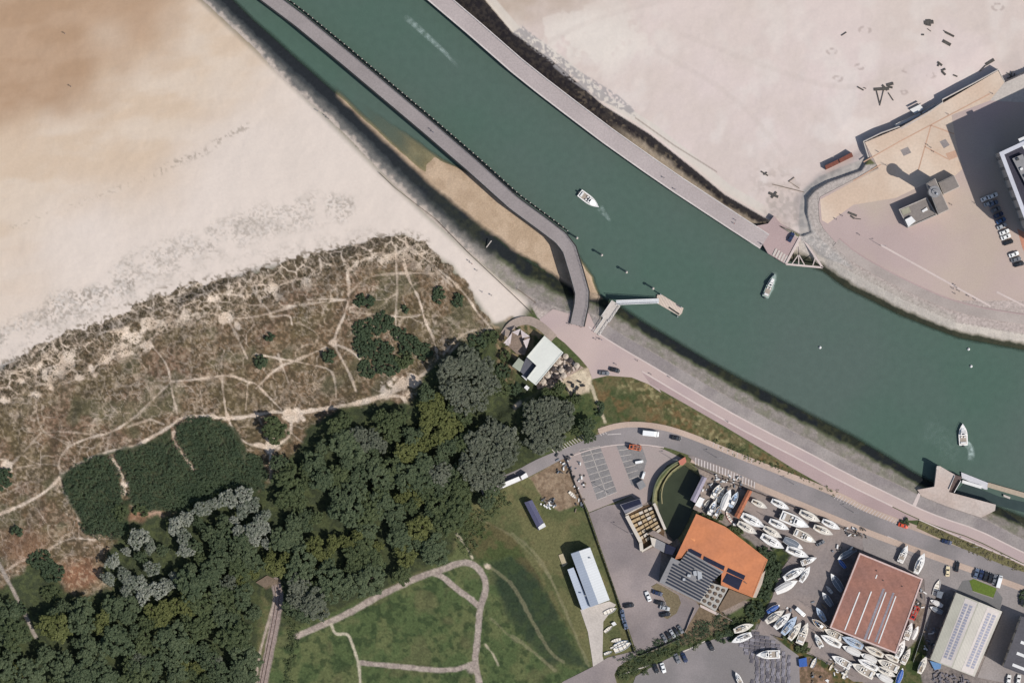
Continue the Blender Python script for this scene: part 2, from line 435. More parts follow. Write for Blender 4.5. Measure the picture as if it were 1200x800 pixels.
path([(132,537),(139,550),(145,560),(146,578)],3); blob(146,568,4.5); blob(146,576,4)
path([(202,505),(205,520),(217,535),(226,549)],2.4,.8); blob(205,505,3.5)
path([(7,668),(25,657),(50,648),(70,635),(85,630),(100,631),(112,632)],2.6); path([(93,630),(92,605),(85,590),(72,573),(70,560)],1.8,.8)
path([(40,425),(42,455),(42,480),(48,507),(82,519)],2,.6); path([(48,507),(20,538),(0,556)],2.2,.7); path([(48,507),(70,505),(110,509)],1.8,.5)
path([(0,590-10),(20,572),(36,563)],1.8,.6); path([(20,548),(50,543),(68,545)],1.6,.5)
for (x,y,r,sx) in ((267,373,6,1.3),(277,381,4,1),(250,350,5,1.4),(155,394,6,1.5),(110,434,6,1.3),(125,421,5,1.2),(147,415,5,1.5),(172,404,5,1),(95,443,5,1.5),(37,463,4,1.8),(3,470,5,1),(5,546,5,1.2),(70,430,3,2.5),(58,455,2.5,2),(25,446,3,2)):
    blob(x,y,r,.95,None,sx)
for pl in ([(250,352),(267,373),(278,395),(290,420)],[(267,373),(300,372),(345,358),(395,352),(408,350)],[(300,335),(302,350),(318,367),(316,372),(340,368),(342,380)],[(320,345),(330,360),(345,358)],[(360,351),(385,350),(408,352)],[(375,305),(377,318),(372,322),(345,328),(318,337),(300,342)],[(407,318),(420,306),(440,300),(462,300),(474,290)],[(408,345),(425,328),(440,322),(475,320),(508,320)],[(410,365),(450,370),(480,372),(495,368)],[(405,365),(425,350),(450,352),(463,345)],[(60,398),(68,420),(95,440)],[(155,392),(140,375),(133,370)],[(155,392),(130,405),(110,432)],[(190,362),(215,372),(240,365),(267,373)],[(0,432),(30,440),(58,455),(95,443),(125,420),(172,402),(190,385),(215,372)]):
    path(pl,2.3,.85)
paint(ss(2,.3,dist([(150,500),(176,491),(192,497)],6)),SAND,.5)
# bare reddish hollow
b1=ss(28,4,np.hypot((X-92)/1.3,Y-672)+(fbm(9,3,511)-.5)*18); paint(b1,A(150,108,82),.85); paint(b1*ss(.58,.7,dn3),A(190,160,130),.8)
blob(47,700,6,.8,A(140,105,75)); blob(183,605,7,.9,A(196,160,138),1.4); blob(162,606,7,.6,A(150,112,88),1.8)
paint(ss(30,8,np.hypot((X-30)/1.4,Y-640)),A(128,96,76),.6)
blob(366,585,6,.9,A(206,184,148),1.4); blob(205,585,4,.3)
# woodland floor
WOOD1=[(232,560),(305,575),(330,545),(350,525),(360,500),(395,480),(450,470),(480,470),(505,430),(540,400),(590,390),(600,440),(640,455),(650,500),(625,545),(590,560),(600,575),(570,600),(545,590),(535,610),(530,650),(505,665),(470,680),(430,700),(400,715),(345,735),(325,740),(308,690),(300,800),(300,900),(-200,900),(-200,745),(0,690),(40,655),(60,665),(72,690),(95,702),(130,690),(118,660),(140,630),(150,612),(200,600)]
FL=mix(A(60,66,46),A(74,80,52),ss(.4,.6,g2))
paint(pmask(WOOD1,8,20,6,57),0); Cc+=FL*pmask(WOOD1,8,20,6,57)[...,None]
# meadows in the south
M1=[(325,740),(345,735),(400,715),(430,700),(470,682),(520,660),(535,640),(540,600),(600,640),(640,700),(690,780),(690,900),(300,900),(302,800),(325,740)]
md=mix(A(80,93,58),A(96,102,66),ss(.38,.62,fbm(18,4,601))); md=mix(md,A(50,64,40),ss(.5,.68,fbm(6,3,611))*.7); md=mix(md,A(100,98,68),ss(.58,.72,fbm(26,3,621))*.5)
pmm=pmask(M1,6,20,4); paint(pmm,0); Cc+=md*pmm[...,None]
M2=[(575,655),(600,650),(618,650),(640,690),(665,740),(690,785),(640,775),(600,730),(580,690)]
paint(pmask(M2,10,24,6,58),mix(A(56,68,46),A(46,58,44),ss(.4,.6,fbm(9,3,631))),.85)
M3=[(545,597),(585,600),(640,680),(665,730),(640,690),(600,650),(560,660),(545,640)]
paint(pmask(M3,8,24,5,59),mix(A(92,84,56),A(72,80,46),ss(.4,.6,fbm(12,3,641))),.75)
LAWN=[(588,572),(630,545),(650,600),(690,598),(752,766),(695,782),(640,690),(600,625),(545,596),(560,585)]
lw=mix(A(88,92,60),A(106,104,70),ss(.35,.65,fbm(20,4,651))); lw=mix(lw,A(116,106,74),ss(.58,.74,fbm(12,3,661))*.45)
pm=pmask(LAWN,3,20,2); paint(pm,0); Cc+=lw*pm[...,None]
for pl,w,a in (([(333,682),(352,695),(368,706),(384,718)],3,.6),([(573,664),(590,675),(605,690),(625,730),(645,765),(660,775)],5,.42),([(600,625),(620,640),(640,665),(660,710),(690,780)],4,.38),([(600,745),(615,755),(650,785)],5,.42),([(545,600),(570,612),(600,626),(640,668),(652,690)],2.5,.35),([(575,724),(590,738),(605,752)],3,.35),([(536,626),(545,638),(554,654)],2.6,.95),([(569,755),(577,765),(584,779)],2.6,.8)):
    path(pl,w,a,A(150,142,112) if w!=2.6 else A(196,182,158))
blob(571,662,3,.9)
# gravel loop and tracks
GR=mix(A(172,158,146),A(156,142,132),ss(.4,.6,fbm(4,3,671)))
def track(pts,w,c=GR,a=1): 
    d=dist(smooth_pl(pts),w/2+6)+(fbm(6,2,681)-.5)*1.3
    paint(ss(w/2+.9,w/2-.7,d),c,a)
track([(348,745),(380,731),(405,720),(428,707),(450,695),(475,683),(500,672),(517,668),(532,661),(547,658),(560,664),(569,678),(569,695),(563,710),(561,728),(559,755),(556,775),(562,800),(570,840)],7)
track([(505,671),(518,674),(535,690),(550,700),(561,710)],6.5)
track([(556,776),(540,783),(525,785),(500,784),(475,781),(450,779),(422,776)],5.5); paint(ss(9,3,np.hypot(X-553,Y-782)),GR)
track([(388,731),(393,744),(408,741),(413,755),(421,778),(422,800),(425,830)],3,A(184,174,152)*np.ones(X.shape+(1,)))
track([(553,700),(555,700)],2)
track([(323,682),(327,700),(322,730),(316,760),(308,800),(300,850)],11,A(152,136,128)*np.ones(X.shape+(1,)))
track([(324,692),(316,724),(310,744),(303,770),(299,810)],2.4,A(176,160,146)*np.ones(X.shape+(1,)))
path([(312,688),(322,683),(326,681)],6,.8,A(120,104,84))
track([(-12,645),(0,662),(15,690),(28,718),(42,746)],4,A(158,146,134)*np.ones(X.shape+(1,)))
# cafe surroundings and sand link
ac=mix(A(206,190,164),A(190,172,148),ss(.4,.6,fbm(6,3,691)))
for poly in ([(600,475),(625,462),(645,447),(690,430),(695,440),(690,460),(668,464),(662,448),(640,458),(622,468),(602,480)],):
    m_=pmask(poly,3,20,1.5); paint(m_,0); Cc+=ac*m_[...,None]
track([(693,452),(700,472),(709,494)],3.2,A(190,176,150)*np.ones(X.shape+(1,)))
cb=[(578,380),(600,372),(630,385),(640,395),(612,418),(604,440),(610,460),(590,455),(583,420)]
paint(pmask(cb,5,20,4,66),mix(A(150,128,100),A(80,80,52),ss(.4,.6,g2)),.8)
bank2=[(612,462),(640,455),(665,462),(690,462),(706,492),(680,505),(640,500),(612,480)]
paint(pmask(bank2,4,20,3),mix(A(62,76,46),A(80,88,54),ss(.4,.6,g2)),.9)
VERGE=[(694,446),(712,441),(740,443),(760,450),(780,463),(810,480),(850,503),(890,527),(930,552),(960,568),(987,580),(982,581),(950,568),(900,549),(850,526),(815,511),(780,500),(745,497),(712,495),(703,475)]
vg=mix(A(82,86,56),A(104,96,66),ss(.35,.6,g1)); vg=mix(vg,A(120,92,62),ss(.52,.7,fbm(11,3,701))*.6); vg=mix(vg,A(162,152,112),ss(.55,.7,g2)*ss(30,6,dist([(740,447),(790,475),(850,510),(900,540)],50))*.55); vg=mix(vg,A(58,74,42),ss(.5,.7,fbm(5,2,711))*.6)
m_=pmask(VERGE,2,20,1); paint(m_,0); Cc+=vg*m_[...,None]
# lower right yard ground
yd=mix(A(140,130,124),A(122,114,110),ss(.35,.65,fbm(14,4,721)))
YARD=[(815,545),(885,570),(962,600),(1017,622),(1145,668),(1200,688),(1500,800),(1500,1100),(800,1100),(880,742),(905,700),(905,660),(885,640),(820,600),(812,560)]
m_=pmask(YARD,3); paint(m_,0); Cc+=yd*m_[...,None]
for poly,c1,c2,wp in (([(895,650),(915,640),(928,650),(915,668),(905,700),(895,715),(880,745),(860,745),(884,700),(897,660)],A(52,62,40),A(80,88,50),3),
    ([(815,600),(850,612),(885,640),(902,650),(890,655),(860,628),(816,602)],A(56,66,42),A(90,92,58),2),
    ([(880,725),(900,728),(925,745),(960,765),(980,775),(1010,795),(1020,830),(960,830),(935,800),(936,770),(905,745)],A(64,74,42),A(112,96,64),3),
    ([(936,772),(948,770),(975,790),(985,840),(930,840)],A(148,120,100),A(110,92,72),2),
    ([(1052,775),(1062,762),(1082,742),(1088,760),(1080,790),(1085,830),(1020,830),(1045,800)],A(66,78,44),A(92,90,60),2),
    ([(1068,700),(1085,710),(1075,745),(1064,735)],A(150,132,116),A(124,108,94),2),
    ([(620,560),(662,535),(675,560),(685,590),(655,598),(638,585)],A(150,130,108),A(128,108,88),1.5),
    ([(722,781),(760,768),(840,738),(880,715),(885,722),(860,742),(800,757),(745,790),(728,800),(720,792)],A(62,72,44),A(84,84,56),2),
    ([(690,528),(705,500),(735,497),(750,499),(720,505)],A(170,140,124),A(150,130,112),1)):
    m_=pmask(poly,3,20,wp,67); paint(m_,0); Cc+=mix(c1,c2,ss(.38,.62,g2))[...]*m_[...,None]
# pond rim
paint(ss(8,5,pd),mix(A(88,92,60),A(60,66,42),ss(.4,.6,g2))); paint(ss(3.6,2.4,np.abs(pd-3.5)),A(150,146,110),.6); paint(ss(1,-1,pd),A(40,46,36))
m_=pmask(PLAZA,3); paint(m_,A(176,160,154))
m_=ss(16,2,dist(ETOP,20))*np.where(X>975,1.,0.)*np.where(io,0.,1.); paint(m_,A(176,166,156))
COURT=[(722,590),(745,578),(770,592),(790,625),(800,640),(860,700),(880,705),(850,722),(760,765),(750,700),(735,640)]
m_=pmask(COURT,3); paint(m_,A(146,132,122))
m_=pmask([(840,705),(846,718),(858,726),(845,740),(800,757),(790,745),(815,705)],2,20,1); paint(m_,A(120,104,84))
m_=pmask([(70,556),(84,548),(112,533),(140,526),(178,516),(204,500),(240,486),(276,500),(290,530),(305,535),(314,560),(300,578),(230,592),(198,602),(152,590),(150,622),(100,625),(84,590)],4,20,3)*(1-ss(7,4,dist([(132,537),(139,550),(145,560),(147,580)],10)))*(1-ss(4,2,dist([(203,500),(205,520),(217,535),(226,549)],10)))
paint(m_,A(50,64,42),.85)
paint(pmask([(615,345),(632,346),(645,352),(700,372),(715,392),(690,400),(660,395),(630,372)],2),A(186,172,162))
paint(pmask([(985,196),(1030,192),(1000,215),(978,226),(968,240),(968,258),(990,290),(1000,318),(965,297),(950,275),(940,250),(945,225)],2)*1.0,A(176,166,158))
paint(pmask([(1160,118),(1177,96),(1215,78),(1420,0),(1420,420),(1200,391),(1120,377)],3),A(182,168,160))
m_=ss(12,5,dist(WTOP,14))*np.where(io,0.,1.)*ss(605,630,X); paint(m_,mix(A(160,150,142),A(146,136,130),ss(.4,.6,g2)))
# --- banks
inb=io&~ii
lightst=mix(A(156,146,138),A(142,134,124),ss(.35,.65,fbm(5,4,801))); lightst=mix(lightst,A(128,128,104),ss(.45,.65,fbm(9,3,811))*.5); lightst=mix(lightst,A(182,172,162),ss(.62,.78,fbm(2.5,2,821))*.35)
alg=mix(A(44,48,40),A(60,62,46),ss(.4,.65,fbm(4,3,831))); alg=mix(alg,A(38,42,44),ss(.4,.6,fbm(14,2,841)))
fe=f+(fbm(7,3,851)-.5)*.16
fs=mix(alg,A(92,96,72),ss(.44,.56,fe)); fs=mix(fs,lightst,ss(.52,.68,fe))
# west training wall: darker, greyer with sand blown in
wsel=ss(670,640,X)*ss(500,420,Y)*ss(900,860,X+Y*1.0+0*X)
wst=mix(A(40,44,48),A(62,66,68),ss(.50,.58,fe)); wst=mix(wst,A(112,110,106),ss(.58,.80,fe)); wst=mix(wst,A(190,176,164),ss(.8,1,f+ (fbm(5,2,861)-.5)*.3))
tide=ss(440,640,X); wst=mix(wst,mix(alg*1.1,wst*.5+A(190,178,166)*.5,ss(.55,.85,fe)),tide)
wside=dO*0+ (dist(WTOP,70)<dist(ETOP,70))
fs=np.where((wsel>0)[...,None],mix(fs,wst,wsel),fs)
# east: brown-black rubble behind the jetty, pale concrete further on
est=mix(A(64,58,54),A(44,40,42),ss(.35,.6,fbm(3,3,871))); est=mix(est,A(112,100,84),ss(.58,.7,fbm(3,3,881))*ss(640,700,X)*.8); est=mix(est,A(176,160,140),ss(.8,.6,fe)*ss(705,760,X))
est=mix(est,A(52,48,48),ss(.86,.9,fe)*ss(700,740,X)*.9+0)
eco=mix(A(52,56,46),A(70,70,54),g2); eco=mix(eco,A(150,142,128),ss(.42,.5,fe)); eco=mix(eco,A(206,196,184),ss(.5,.66,fe)); eco=mix(eco,A(190,180,170),ss(.35,.6,fbm(9,3,891))*ss(.5,.6,fe)*.6)
ee=mix(est,eco,ss(915,935,X))
eside=(Y<X*.75-285)&(X>470)
eside=(dist(ETOP,90)<dist(WTOP,90))|eside
esel=np.where(eside,1.,0.)
fs=mix(fs,ee,esel)
bm=np.where(inb,1.,0.)
sandw=mix(A(194,170,144),A(182,158,132),ss(.35,.65,fbm(12,3,895)))
under=mix(A(70,78,62),sandw,ss(.1,.5,sp))
paint(np.where(ii,1.,0.),0); Cc+=under*np.where(ii,1.,0.)[...,None]
paint(bm,0); Cc+=fs*bm[...,None]
paint(sp*ss(.5,.1,f)*np.where(io,1.,0.),0); Cc+=sandw*(sp*ss(.5,.1,f)*np.where(io,1.,0.))[...,None]
# pale crest strip along the east beach
cr=[(560,-30),(566,-2),(600,38),(650,72),(707,121),(762,155),(815,197),(850,226),(895,252)]
paint(ss(6,4,dist(offset_pl(cr,-6),20))*ebm,A(210,202,190),.75)
gp=[(600,38),(625,58),(660,88),(700,116),(745,136),(744,128),(720,108),(680,84),(640,52),(612,30)]
paint(pmask(gp,2,20,1)*ss(.38,.5,fbm(2.6,2,899)),A(160,154,152),.85)
paint(ss(1.2,.3,dist([(745,138),(790,170),(840,201)],6)),A(140,126,116),.7)
# north-east apron of concrete
AP=[(1018,184),(1009,199),(970,213),(955,222),(946,234),(947,252),(953,268),(962,280),(975,292),(1000,314),(960,300),(938,280),(936,262),(938,238),(942,222),(960,207),(985,196)]
paint(pmask(AP,2),mix(A(184,176,168),A(168,162,156),ss(.4,.6,g2)))
paint(pmask([(905,215),(935,215),(938,262),(925,268),(905,262),(893,245)],6,20,3),mix(A(206,190,180),A(178,166,156),ss(.4,.6,g2)),.6)
Cc=np.clip(Cc,.004,.85)

def grid_mesh(name,mask_faces,mat_):
    """faces of the terrain grid belonging to one surface"""
    idx=np.full(H*W,-1,np.int64)
    fy,fx=np.nonzero(mask_faces)
    q=np.stack([fy*W+fx,(fy+1)*W+fx,(fy+1)*W+fx+1,fy*W+fx+1],1)
    used=np.unique(q); idx[used]=np.arange(len(used))
    q=idx[q]
    vx=(X.ravel()[used]-600)*S; vy=(400-Y.ravel()[used])*S; vz=Zt.ravel()[used]
    me=bpy.data.meshes.new(name); me.vertices.add(len(used)); me.loops.add(q.size); me.polygons.add(len(q))
    me.vertices.foreach_set('co',np.stack([vx,vy,vz],1).astype(np.float32).ravel())
    me.loops.foreach_set('vertex_index',q.astype(np.int32).ravel())
    me.polygons.foreach_set('loop_start',np.arange(0,q.size,4,dtype=np.int32))
    me.polygons.foreach_set('loop_total',np.full(len(q),4,np.int32))
    me.update(); me.validate()
    ca=me.color_attributes.new('albedo','FLOAT_COLOR','POINT')
    c=np.concatenate([Cc.reshape(-1,3)[used],np.ones((len(used),1))],1).astype(np.float32)
    ca.data.foreach_set('color',c.ravel())
    me.polygons.foreach_set('use_smooth',[True]*len(q))
    me.materials.append(mat_)
    o=bpy.data.objects.new(name,me); COL.objects.link(o); o['kind']='structure'
    return o
def ground_mat(name,gr,bump,gs=1.1):
    m=bpy.data.materials.new(name); m.use_nodes=True; N,L=nt(m); bs=N['Principled BSDF']
    bs.inputs['Roughness'].default_value=.95; bs.inputs['Specular IOR Level'].default_value=.15
    at=N.new('ShaderNodeAttribute'); at.attribute_name='albedo'
    tc=N.new('ShaderNodeTexCoord')
    n1=N.new('ShaderNodeTexNoise'); n1.inputs['Scale'].default_value=gs; n1.inputs['Detail'].default_value=6; n1.inputs['Roughness'].default_value=.65
    L.new(tc.outputs['Object'],n1.inputs['Vector'])
    r=N.new('ShaderNodeMapRange'); r.inputs[1].default_value=.3; r.inputs[2].default_value=.7; r.inputs[3].default_value=1-gr; r.inputs[4].default_value=1+gr; r.clamp=False
    L.new(n1.outputs['Fac'],r.inputs[0])
    v=N.new('ShaderNodeVectorMath'); v.operation='SCALE'; L.new(at.outputs['Color'],v.inputs[0]); L.new(r.outputs[0],v.inputs['Scale'])
    L.new(v.outputs[0],bs.inputs['Base Color'])
    b=N.new('ShaderNodeBump'); b.inputs['Strength'].default_value=bump; b.inputs['Distance'].default_value=.4
    L.new(n1.outputs['Fac'],b.inputs['Height']); L.new(b.outputs[0],bs.inputs['Normal'])
    return m
fc=lambda a:(a[:-1,:-1]+a[1:,:-1]+a[:-1,1:]+a[1:,1:])/4
fd=fc(dm2); fb=fc(np.clip(wbm+ebm,0,1)); fio=fc(np.where(io,1.,0.))
FM=np.zeros((H-1,W-1),int)           # 0 ground
FM[fb>.5]=1; FM[(fd>.5)&(fc(Cc.sum(2))>.0)]=2; FM[fio>.5]=3
grid_mesh('ground',FM==0,ground_mat('ground_mix',.30,.5,1.1))
grid_mesh('beach',FM==1,ground_mat('sand',.03,.08,.9))
grid_mesh('dunes',FM==2,ground_mat('dune_grass_and_sand',.42,.6,1.9))
grid_mesh('embankment',FM==3,ground_mat('bank_stone',.15,.4,1.5))

def zat(px,py):
    i=int(np.clip(np.searchsorted(GX,px)-1,0,W-2)); j=int(np.clip(np.searchsorted(GY,py)-1,0,H-2))
    u=(px-GX[i])/(GX[i+1]-GX[i]); v=(py-GY[j])/(GY[j+1]-GY[j])
    return float((Zt[j,i]*(1-u)+Zt[j,i+1]*u)*(1-v)+(Zt[j+1,i]*(1-u)+Zt[j+1,i+1]*u)*v)

# ---------------------------------------------------------------- water
def water_obj():
    wx_=np.concatenate([[-6000,-2500,-800,-200],np.arange(-60,1290,5.),[1400,1700,2500]]); wy_=np.concatenate([[-9000,-4000,-1500,-400,-120],np.arange(-50,860,5.),[1000]])
    vx,vy=np.meshgrid(wx_,wy_); h,w=vx.shape
    shore=np.zeros((h,w))
    for j in range(h):
        for i in range(w):
            shore[j,i]=zat(vx[j,i],vy[j,i])
    me=bpy.data.meshes.new('water')
    vs=[((a-600)*S,(400-b)*S,0.0) for a,b in zip(vx.ravel(),vy.ravel())]
    fs=[]
    for j in range(h-1):
        for i in range(w-1):
            if min(shore[j,i],shore[j+1,i],shore[j,i+1],shore[j+1,i+1])<.6 or vy[j,i]<-300: fs.append((j*w+i,(j+1)*w+i,(j+1)*w+i+1,j*w+i+1))
    me.from_pydata(vs,[],fs); me.update()
    at=me.attributes.new('depth','FLOAT','POINT'); at.data.foreach_set('value',(-shore).astype(np.float32).ravel())
    m=bpy.data.materials.new('river_water'); m.use_nodes=True; N,L=nt(m); bs=N['Principled BSDF']
    bs.inputs['Roughness'].default_value=.12; bs.inputs['IOR'].default_value=1.33
    tc=N.new('ShaderNodeTexCoord'); n=N.new('ShaderNodeTexNoise'); n.inputs['Scale'].default_value=.012; n.inputs['Detail'].default_value=5
    L.new(tc.outputs['Object'],n.inputs['Vector'])
    cr=N.new('ShaderNodeMix'); cr.data_type='RGBA'; cr.inputs[6].default_value=(*lin(78,99,87,.88),1); cr.inputs[7].default_value=(*lin(85,99,91,.88),1)
    mr=N.new('ShaderNodeMapRange'); mr.inputs[1].default_value=.38; mr.inputs[2].default_value=.62
    L.new(n.outputs['Fac'],mr.inputs[0]); L.new(mr.outputs[0],cr.inputs[0])
    n4=N.new('ShaderNodeTexNoise'); n4.inputs['Scale'].default_value=.35; n4.inputs['Detail'].default_value=6; L.new(tc.outputs['Object'],n4.inputs['Vector'])
    r4=N.new('ShaderNodeMapRange'); r4.inputs[3].default_value=.88; r4.inputs[4].default_value=1.12; L.new(n4.outputs['Fac'],r4.inputs[0])
    sc=N.new('ShaderNodeVectorMath'); sc.operation='SCALE'; L.new(cr.outputs[2],sc.inputs[0]); L.new(r4.outputs[0],sc.inputs['Scale'])
    L.new(sc.outputs[0],bs.inputs['Base Color'])
    nb=N.new('ShaderNodeTexNoise'); nb.inputs['Scale'].default_value=1.1; nb.inputs['Detail'].default_value=5
    L.new(tc.outputs['Object'],nb.inputs['Vector'])
    b=N.new('ShaderNodeBump'); b.inputs['Strength'].default_value=.25; b.inputs['Distance'].default_value=.2
    L.new(nb.outputs['Fac'],b.inputs['Height']); L.new(b.outputs[0],bs.inputs['Normal'])
    da=N.new('ShaderNodeAttribute'); da.attribute_name='depth'
    md_=N.new('ShaderNodeMapRange'); md_.inputs[1].default_value=0.0; md_.inputs[2].default_value=1.5; md_.inputs[3].default_value=.10; md_.inputs[4].default_value=1.0
    L.new(da.outputs['Fac'],md_.inputs[0])
    tr=N.new('ShaderNodeBsdfTransparent'); tr.inputs[0].default_value=(.80,.84,.74,1); mxs=N.new('ShaderNodeMixShader')
    L.new(md_.outputs[0],mxs.inputs[0]); L.new(tr.outputs[0],mxs.inputs[1]); L.new(bs.outputs[0],mxs.inputs[2])
    L.new(mxs.outputs[0],N['Material Output'].inputs['Surface'])
    me.materials.append(m); o=bpy.data.objects.new('water',me); COL.objects.link(o); o['kind']='structure'
water_obj()
pm_=mat('pond_water',lin(60,66,50,.85),.1,.08,.3,.12,.1)
pw=[P(x,y,2.6) for x,y in POND]
b=MB(); b.prism([(p.x,p.y) for p in pw],2.0,2.6); tag(b.build('pond_water',pm_),kind='structure')
# ---------------------------------------------------------------- sheets: roads, pavements, quays
pink=mat('pink_paving',lin(184,164,160,.8),.9,.07,2.5,.06,.05,alt=(lin(188,168,160,.8),.05))
pinkd=mat('rose_concrete',lin(174,152,148,.8),.9,.08,2,.08,.06)
greyw=mat('grey_walkway',lin(142,133,130,.8),.9,.12,1.6,.12,.12,alt=(lin(158,149,143,.8),.09))
asph=mat('asphalt',lin(134,128,126,.8),.9,.09,2.2,.09,.05,alt=(lin(146,138,136,.8),.05))
asphd=mat('worn_asphalt',lin(152,140,136,.8),.92,.10,1.5,.12,.06,alt=(lin(136,126,124,.8),.07))
lot=mat('pale_parking_surface',lin(170,154,148,.8),.92,.08,2.0,.08,.08,alt=(lin(160,148,142,.8),.08))
bay=mat('bay_surface',lin(134,130,128,.8),.92,.22,2.4,.12,.1)
kerb=mat('pale_kerb',lin(206,190,182,.8),.85,.08,2,.06,.1)
white=mat('white_paint',lin(204,194,188,.8),.7,.12,2,.08,.2)
beige=mat('beige_path',lin(188,166,150,.8),.92,.1,1.6,.1,.07)
sandp=mat('sandy_plaza',lin(214,194,174,.8),.95,.06,1.0,.06,.05,alt=(lin(206,182,160,.8),.06))
ochre=mat('ochre_brick_lines',lin(196,160,136,.8),.9,.1,2)
conc=mat('pale_concrete',lin(196,186,176,.8),.9,.1,1.2,.1,.08)
yardm=mat('boatyard_hardstanding',lin(138,128,124,.8),.93,.12,1.4,.12,.07,alt=(lin(156,142,134,.8),.06))
L0=LAND
# south bank promenade; offsets grow away from the water
SB=smooth_pl([(640,357),(664,366),(690,366),(700,373),(720,387),(780,422),(850,464),(900,491),(950,516),(1000,543),(1050,567),(1078,581),(1110,594),(1150,607),(1200,632),(1350,705)],1)
SB2=[p for p in SB if p[0]>=695]
strip('walkway',SB2,0,13,L0+.02,greyw)
strip('kerb',SB2,13,14.6,L0+.12,kerb)
P1=[p for p in SB if p[0]>=760]
strip('promenade',SB2,14.6,25,L0+.02,pink)
strip('kerb',[p for p in P1 if p[0]<1060],24.3,26,L0+.10,kerb)
# landward half down to the verge
OB=offset_pl(P1,26)
sheet('promenade',OB+[(1350,748),(1176,655),(1077,609),(1050,610),(1000,588),(960,566),(930,549),(890,524),(850,500),(810,477),(780,460),(762,450)],L0+.02,pinkd)
sheet('cross_path',[(1076,577),(1079,579),(1073,594),(1069,592)],L0+.05,kerb)
# plaza by the cafe
sheet('plaza',[(648,362),(665,367),(690,367),(702,392),(735,412),(745,425),(762,438),(775,460),(760,450),(740,442),(712,440),(694,444),(690,432),(680,420),(662,402),(640,385),(632,374)],L0+.015,pink)
strip('path',smooth_pl([(590,392),(600,378),(618,373),(634,380),(650,396)]),-4,6,L0+.03,mat('worn_tan_paving',lin(160,144,132,.8),.92,.12,1.4,.1,.1))
# road
RT=[(560,566),(600,554),(632,536),(665,524),(700,509),(725,501),(750,500),(780,504),(815,516),(850,531),(900,551),(950,570),(987,585),(1012,599),(1060,617),(1112,636),(1200,670),(1400,742)]
RB=[(566,580),(605,566),(636,550),(662,536),(700,523),(735,519),(775,522),(805,532),(850,550),(900,571),(962,597),(1017,620),(1080,643),(1145,666),(1200,686),(1400,760)]
sheet('road',smooth_pl(RT)+smooth_pl(RB)[::-1],L0+.03,asph)
pv=[p for p in smooth_pl(RT) if p[0]>700]
strip('pavement',pv,-6.5,0,L0+.14,beige)
pv2=[p for p in smooth_pl(RB) if p[0]>806]
strip('pavement',pv2,0,7,L0+.14,beige)
pv3=[p for p in smooth_pl(RB) if 660<p[0]<785]
strip('kerb',pv3,0,1.2,L0+.13,kerb)
# bay markings beside the road
def marks(pts,step,off0,off1,skew,name='road_marking',w=.9,h=.17):
    b=MB()
    for (x,y,a) in walk(pts,step):
        nx,ny=math.sin(a),math.cos(a)      # px normal, positive = right hand/down
        tx,ty=math.cos(a),-math.sin(a)
        q=[]
        for o,t in ((off0,-w/2),(off1,-w/2+skew),(off1,w/2+skew),(off0,w/2)):
            q.append((x+nx*o+tx*t,y+ny*o+ty*t))
        hz=L0+h+NSH*.0023+.006; pp=[P(u,v,hz) for u,v in q]; b.prism([(p.x,p.y) for p in pp],hz-.012,hz)
    o=b.build(name,white); o['kind']='structure'; return o
sheet('parking_bays',[(806,534),(812,534),(850,548),(886,564),(884,570),(850,557),(820,546)],L0+.155,yardm)
marks([(815,537),(850,550),(884,565)],3.6,-1,6.5,2.5,w=1.3)
marks([(980,583),(1015,598),(1052,613)],3.6,-4,2,-2,h=.17,w=.7)
marks([(835,522),(860,533),(880,541)],6,-4,1,1,h=.165,w=.6)
marks([(648,529),(665,521),(683,512)],3.2,-3,3,2,h=.045,w=.8)
marks([(702,508),(708,506)],2.2,-3,3,2,h=.045,w=.8)
def lines(name,segs,z,w,m=white):
    b=MB(); z=z+NSH*.0023+.006
    for x0,y0,x1,y1 in segs:
        a=P(x0,y0,z); c=P(x1,y1,z); d=(c-a).normalized(); n=Vector((-d.y,d.x,0))*w/2
        b.prism([(a-n)[:2],(c-n)[:2],(c+n)[:2],(a+n)[:2]],z-.012,z)
    o=b.build(name,m); o['kind']='structure'; return o
lines('road_marking',[(712,509,728,508),(1040,628,1052,633)],L0+.042,.3)
cl=smooth_pl([(640,542),(700,516),(750,509.5),(800,519),(850,540),(900,561),(987,597),(1060,626),(1200,676),(1400,750)])
# upper car park
sheet('car_park',[(661,537),(680,528),(705,523.5),(735,520.5),(770,523),(784,529),(800,537),(782,545),(770,560),(762,585),(752,592),(740,580),(690,600)],L0+.02,lot)
BA=[(679,527),(703,522.5),(723,576),(700,585.5)]
sheet('parking_bays',BA,L0+.035,bay)
BB=[(722,521),(752,522),(758,540),(752,560),(744,569),(740,568)]
sheet('parking_bays',BB,L0+.035,bay)
sg=[]
for i in range(0,9):
    t=i/8; sg.append((679+21*t,527+58.5*t,703+20*t,522.5+53.5*t))
sg.append((691,525,711.5,581))
for i in range(1,7):
    t=i/7; sg.append((722+18*t,521+47*t,735+17*t,519.5+44*t))
lines('parking_line',sg,L0+.05,.22,conc)
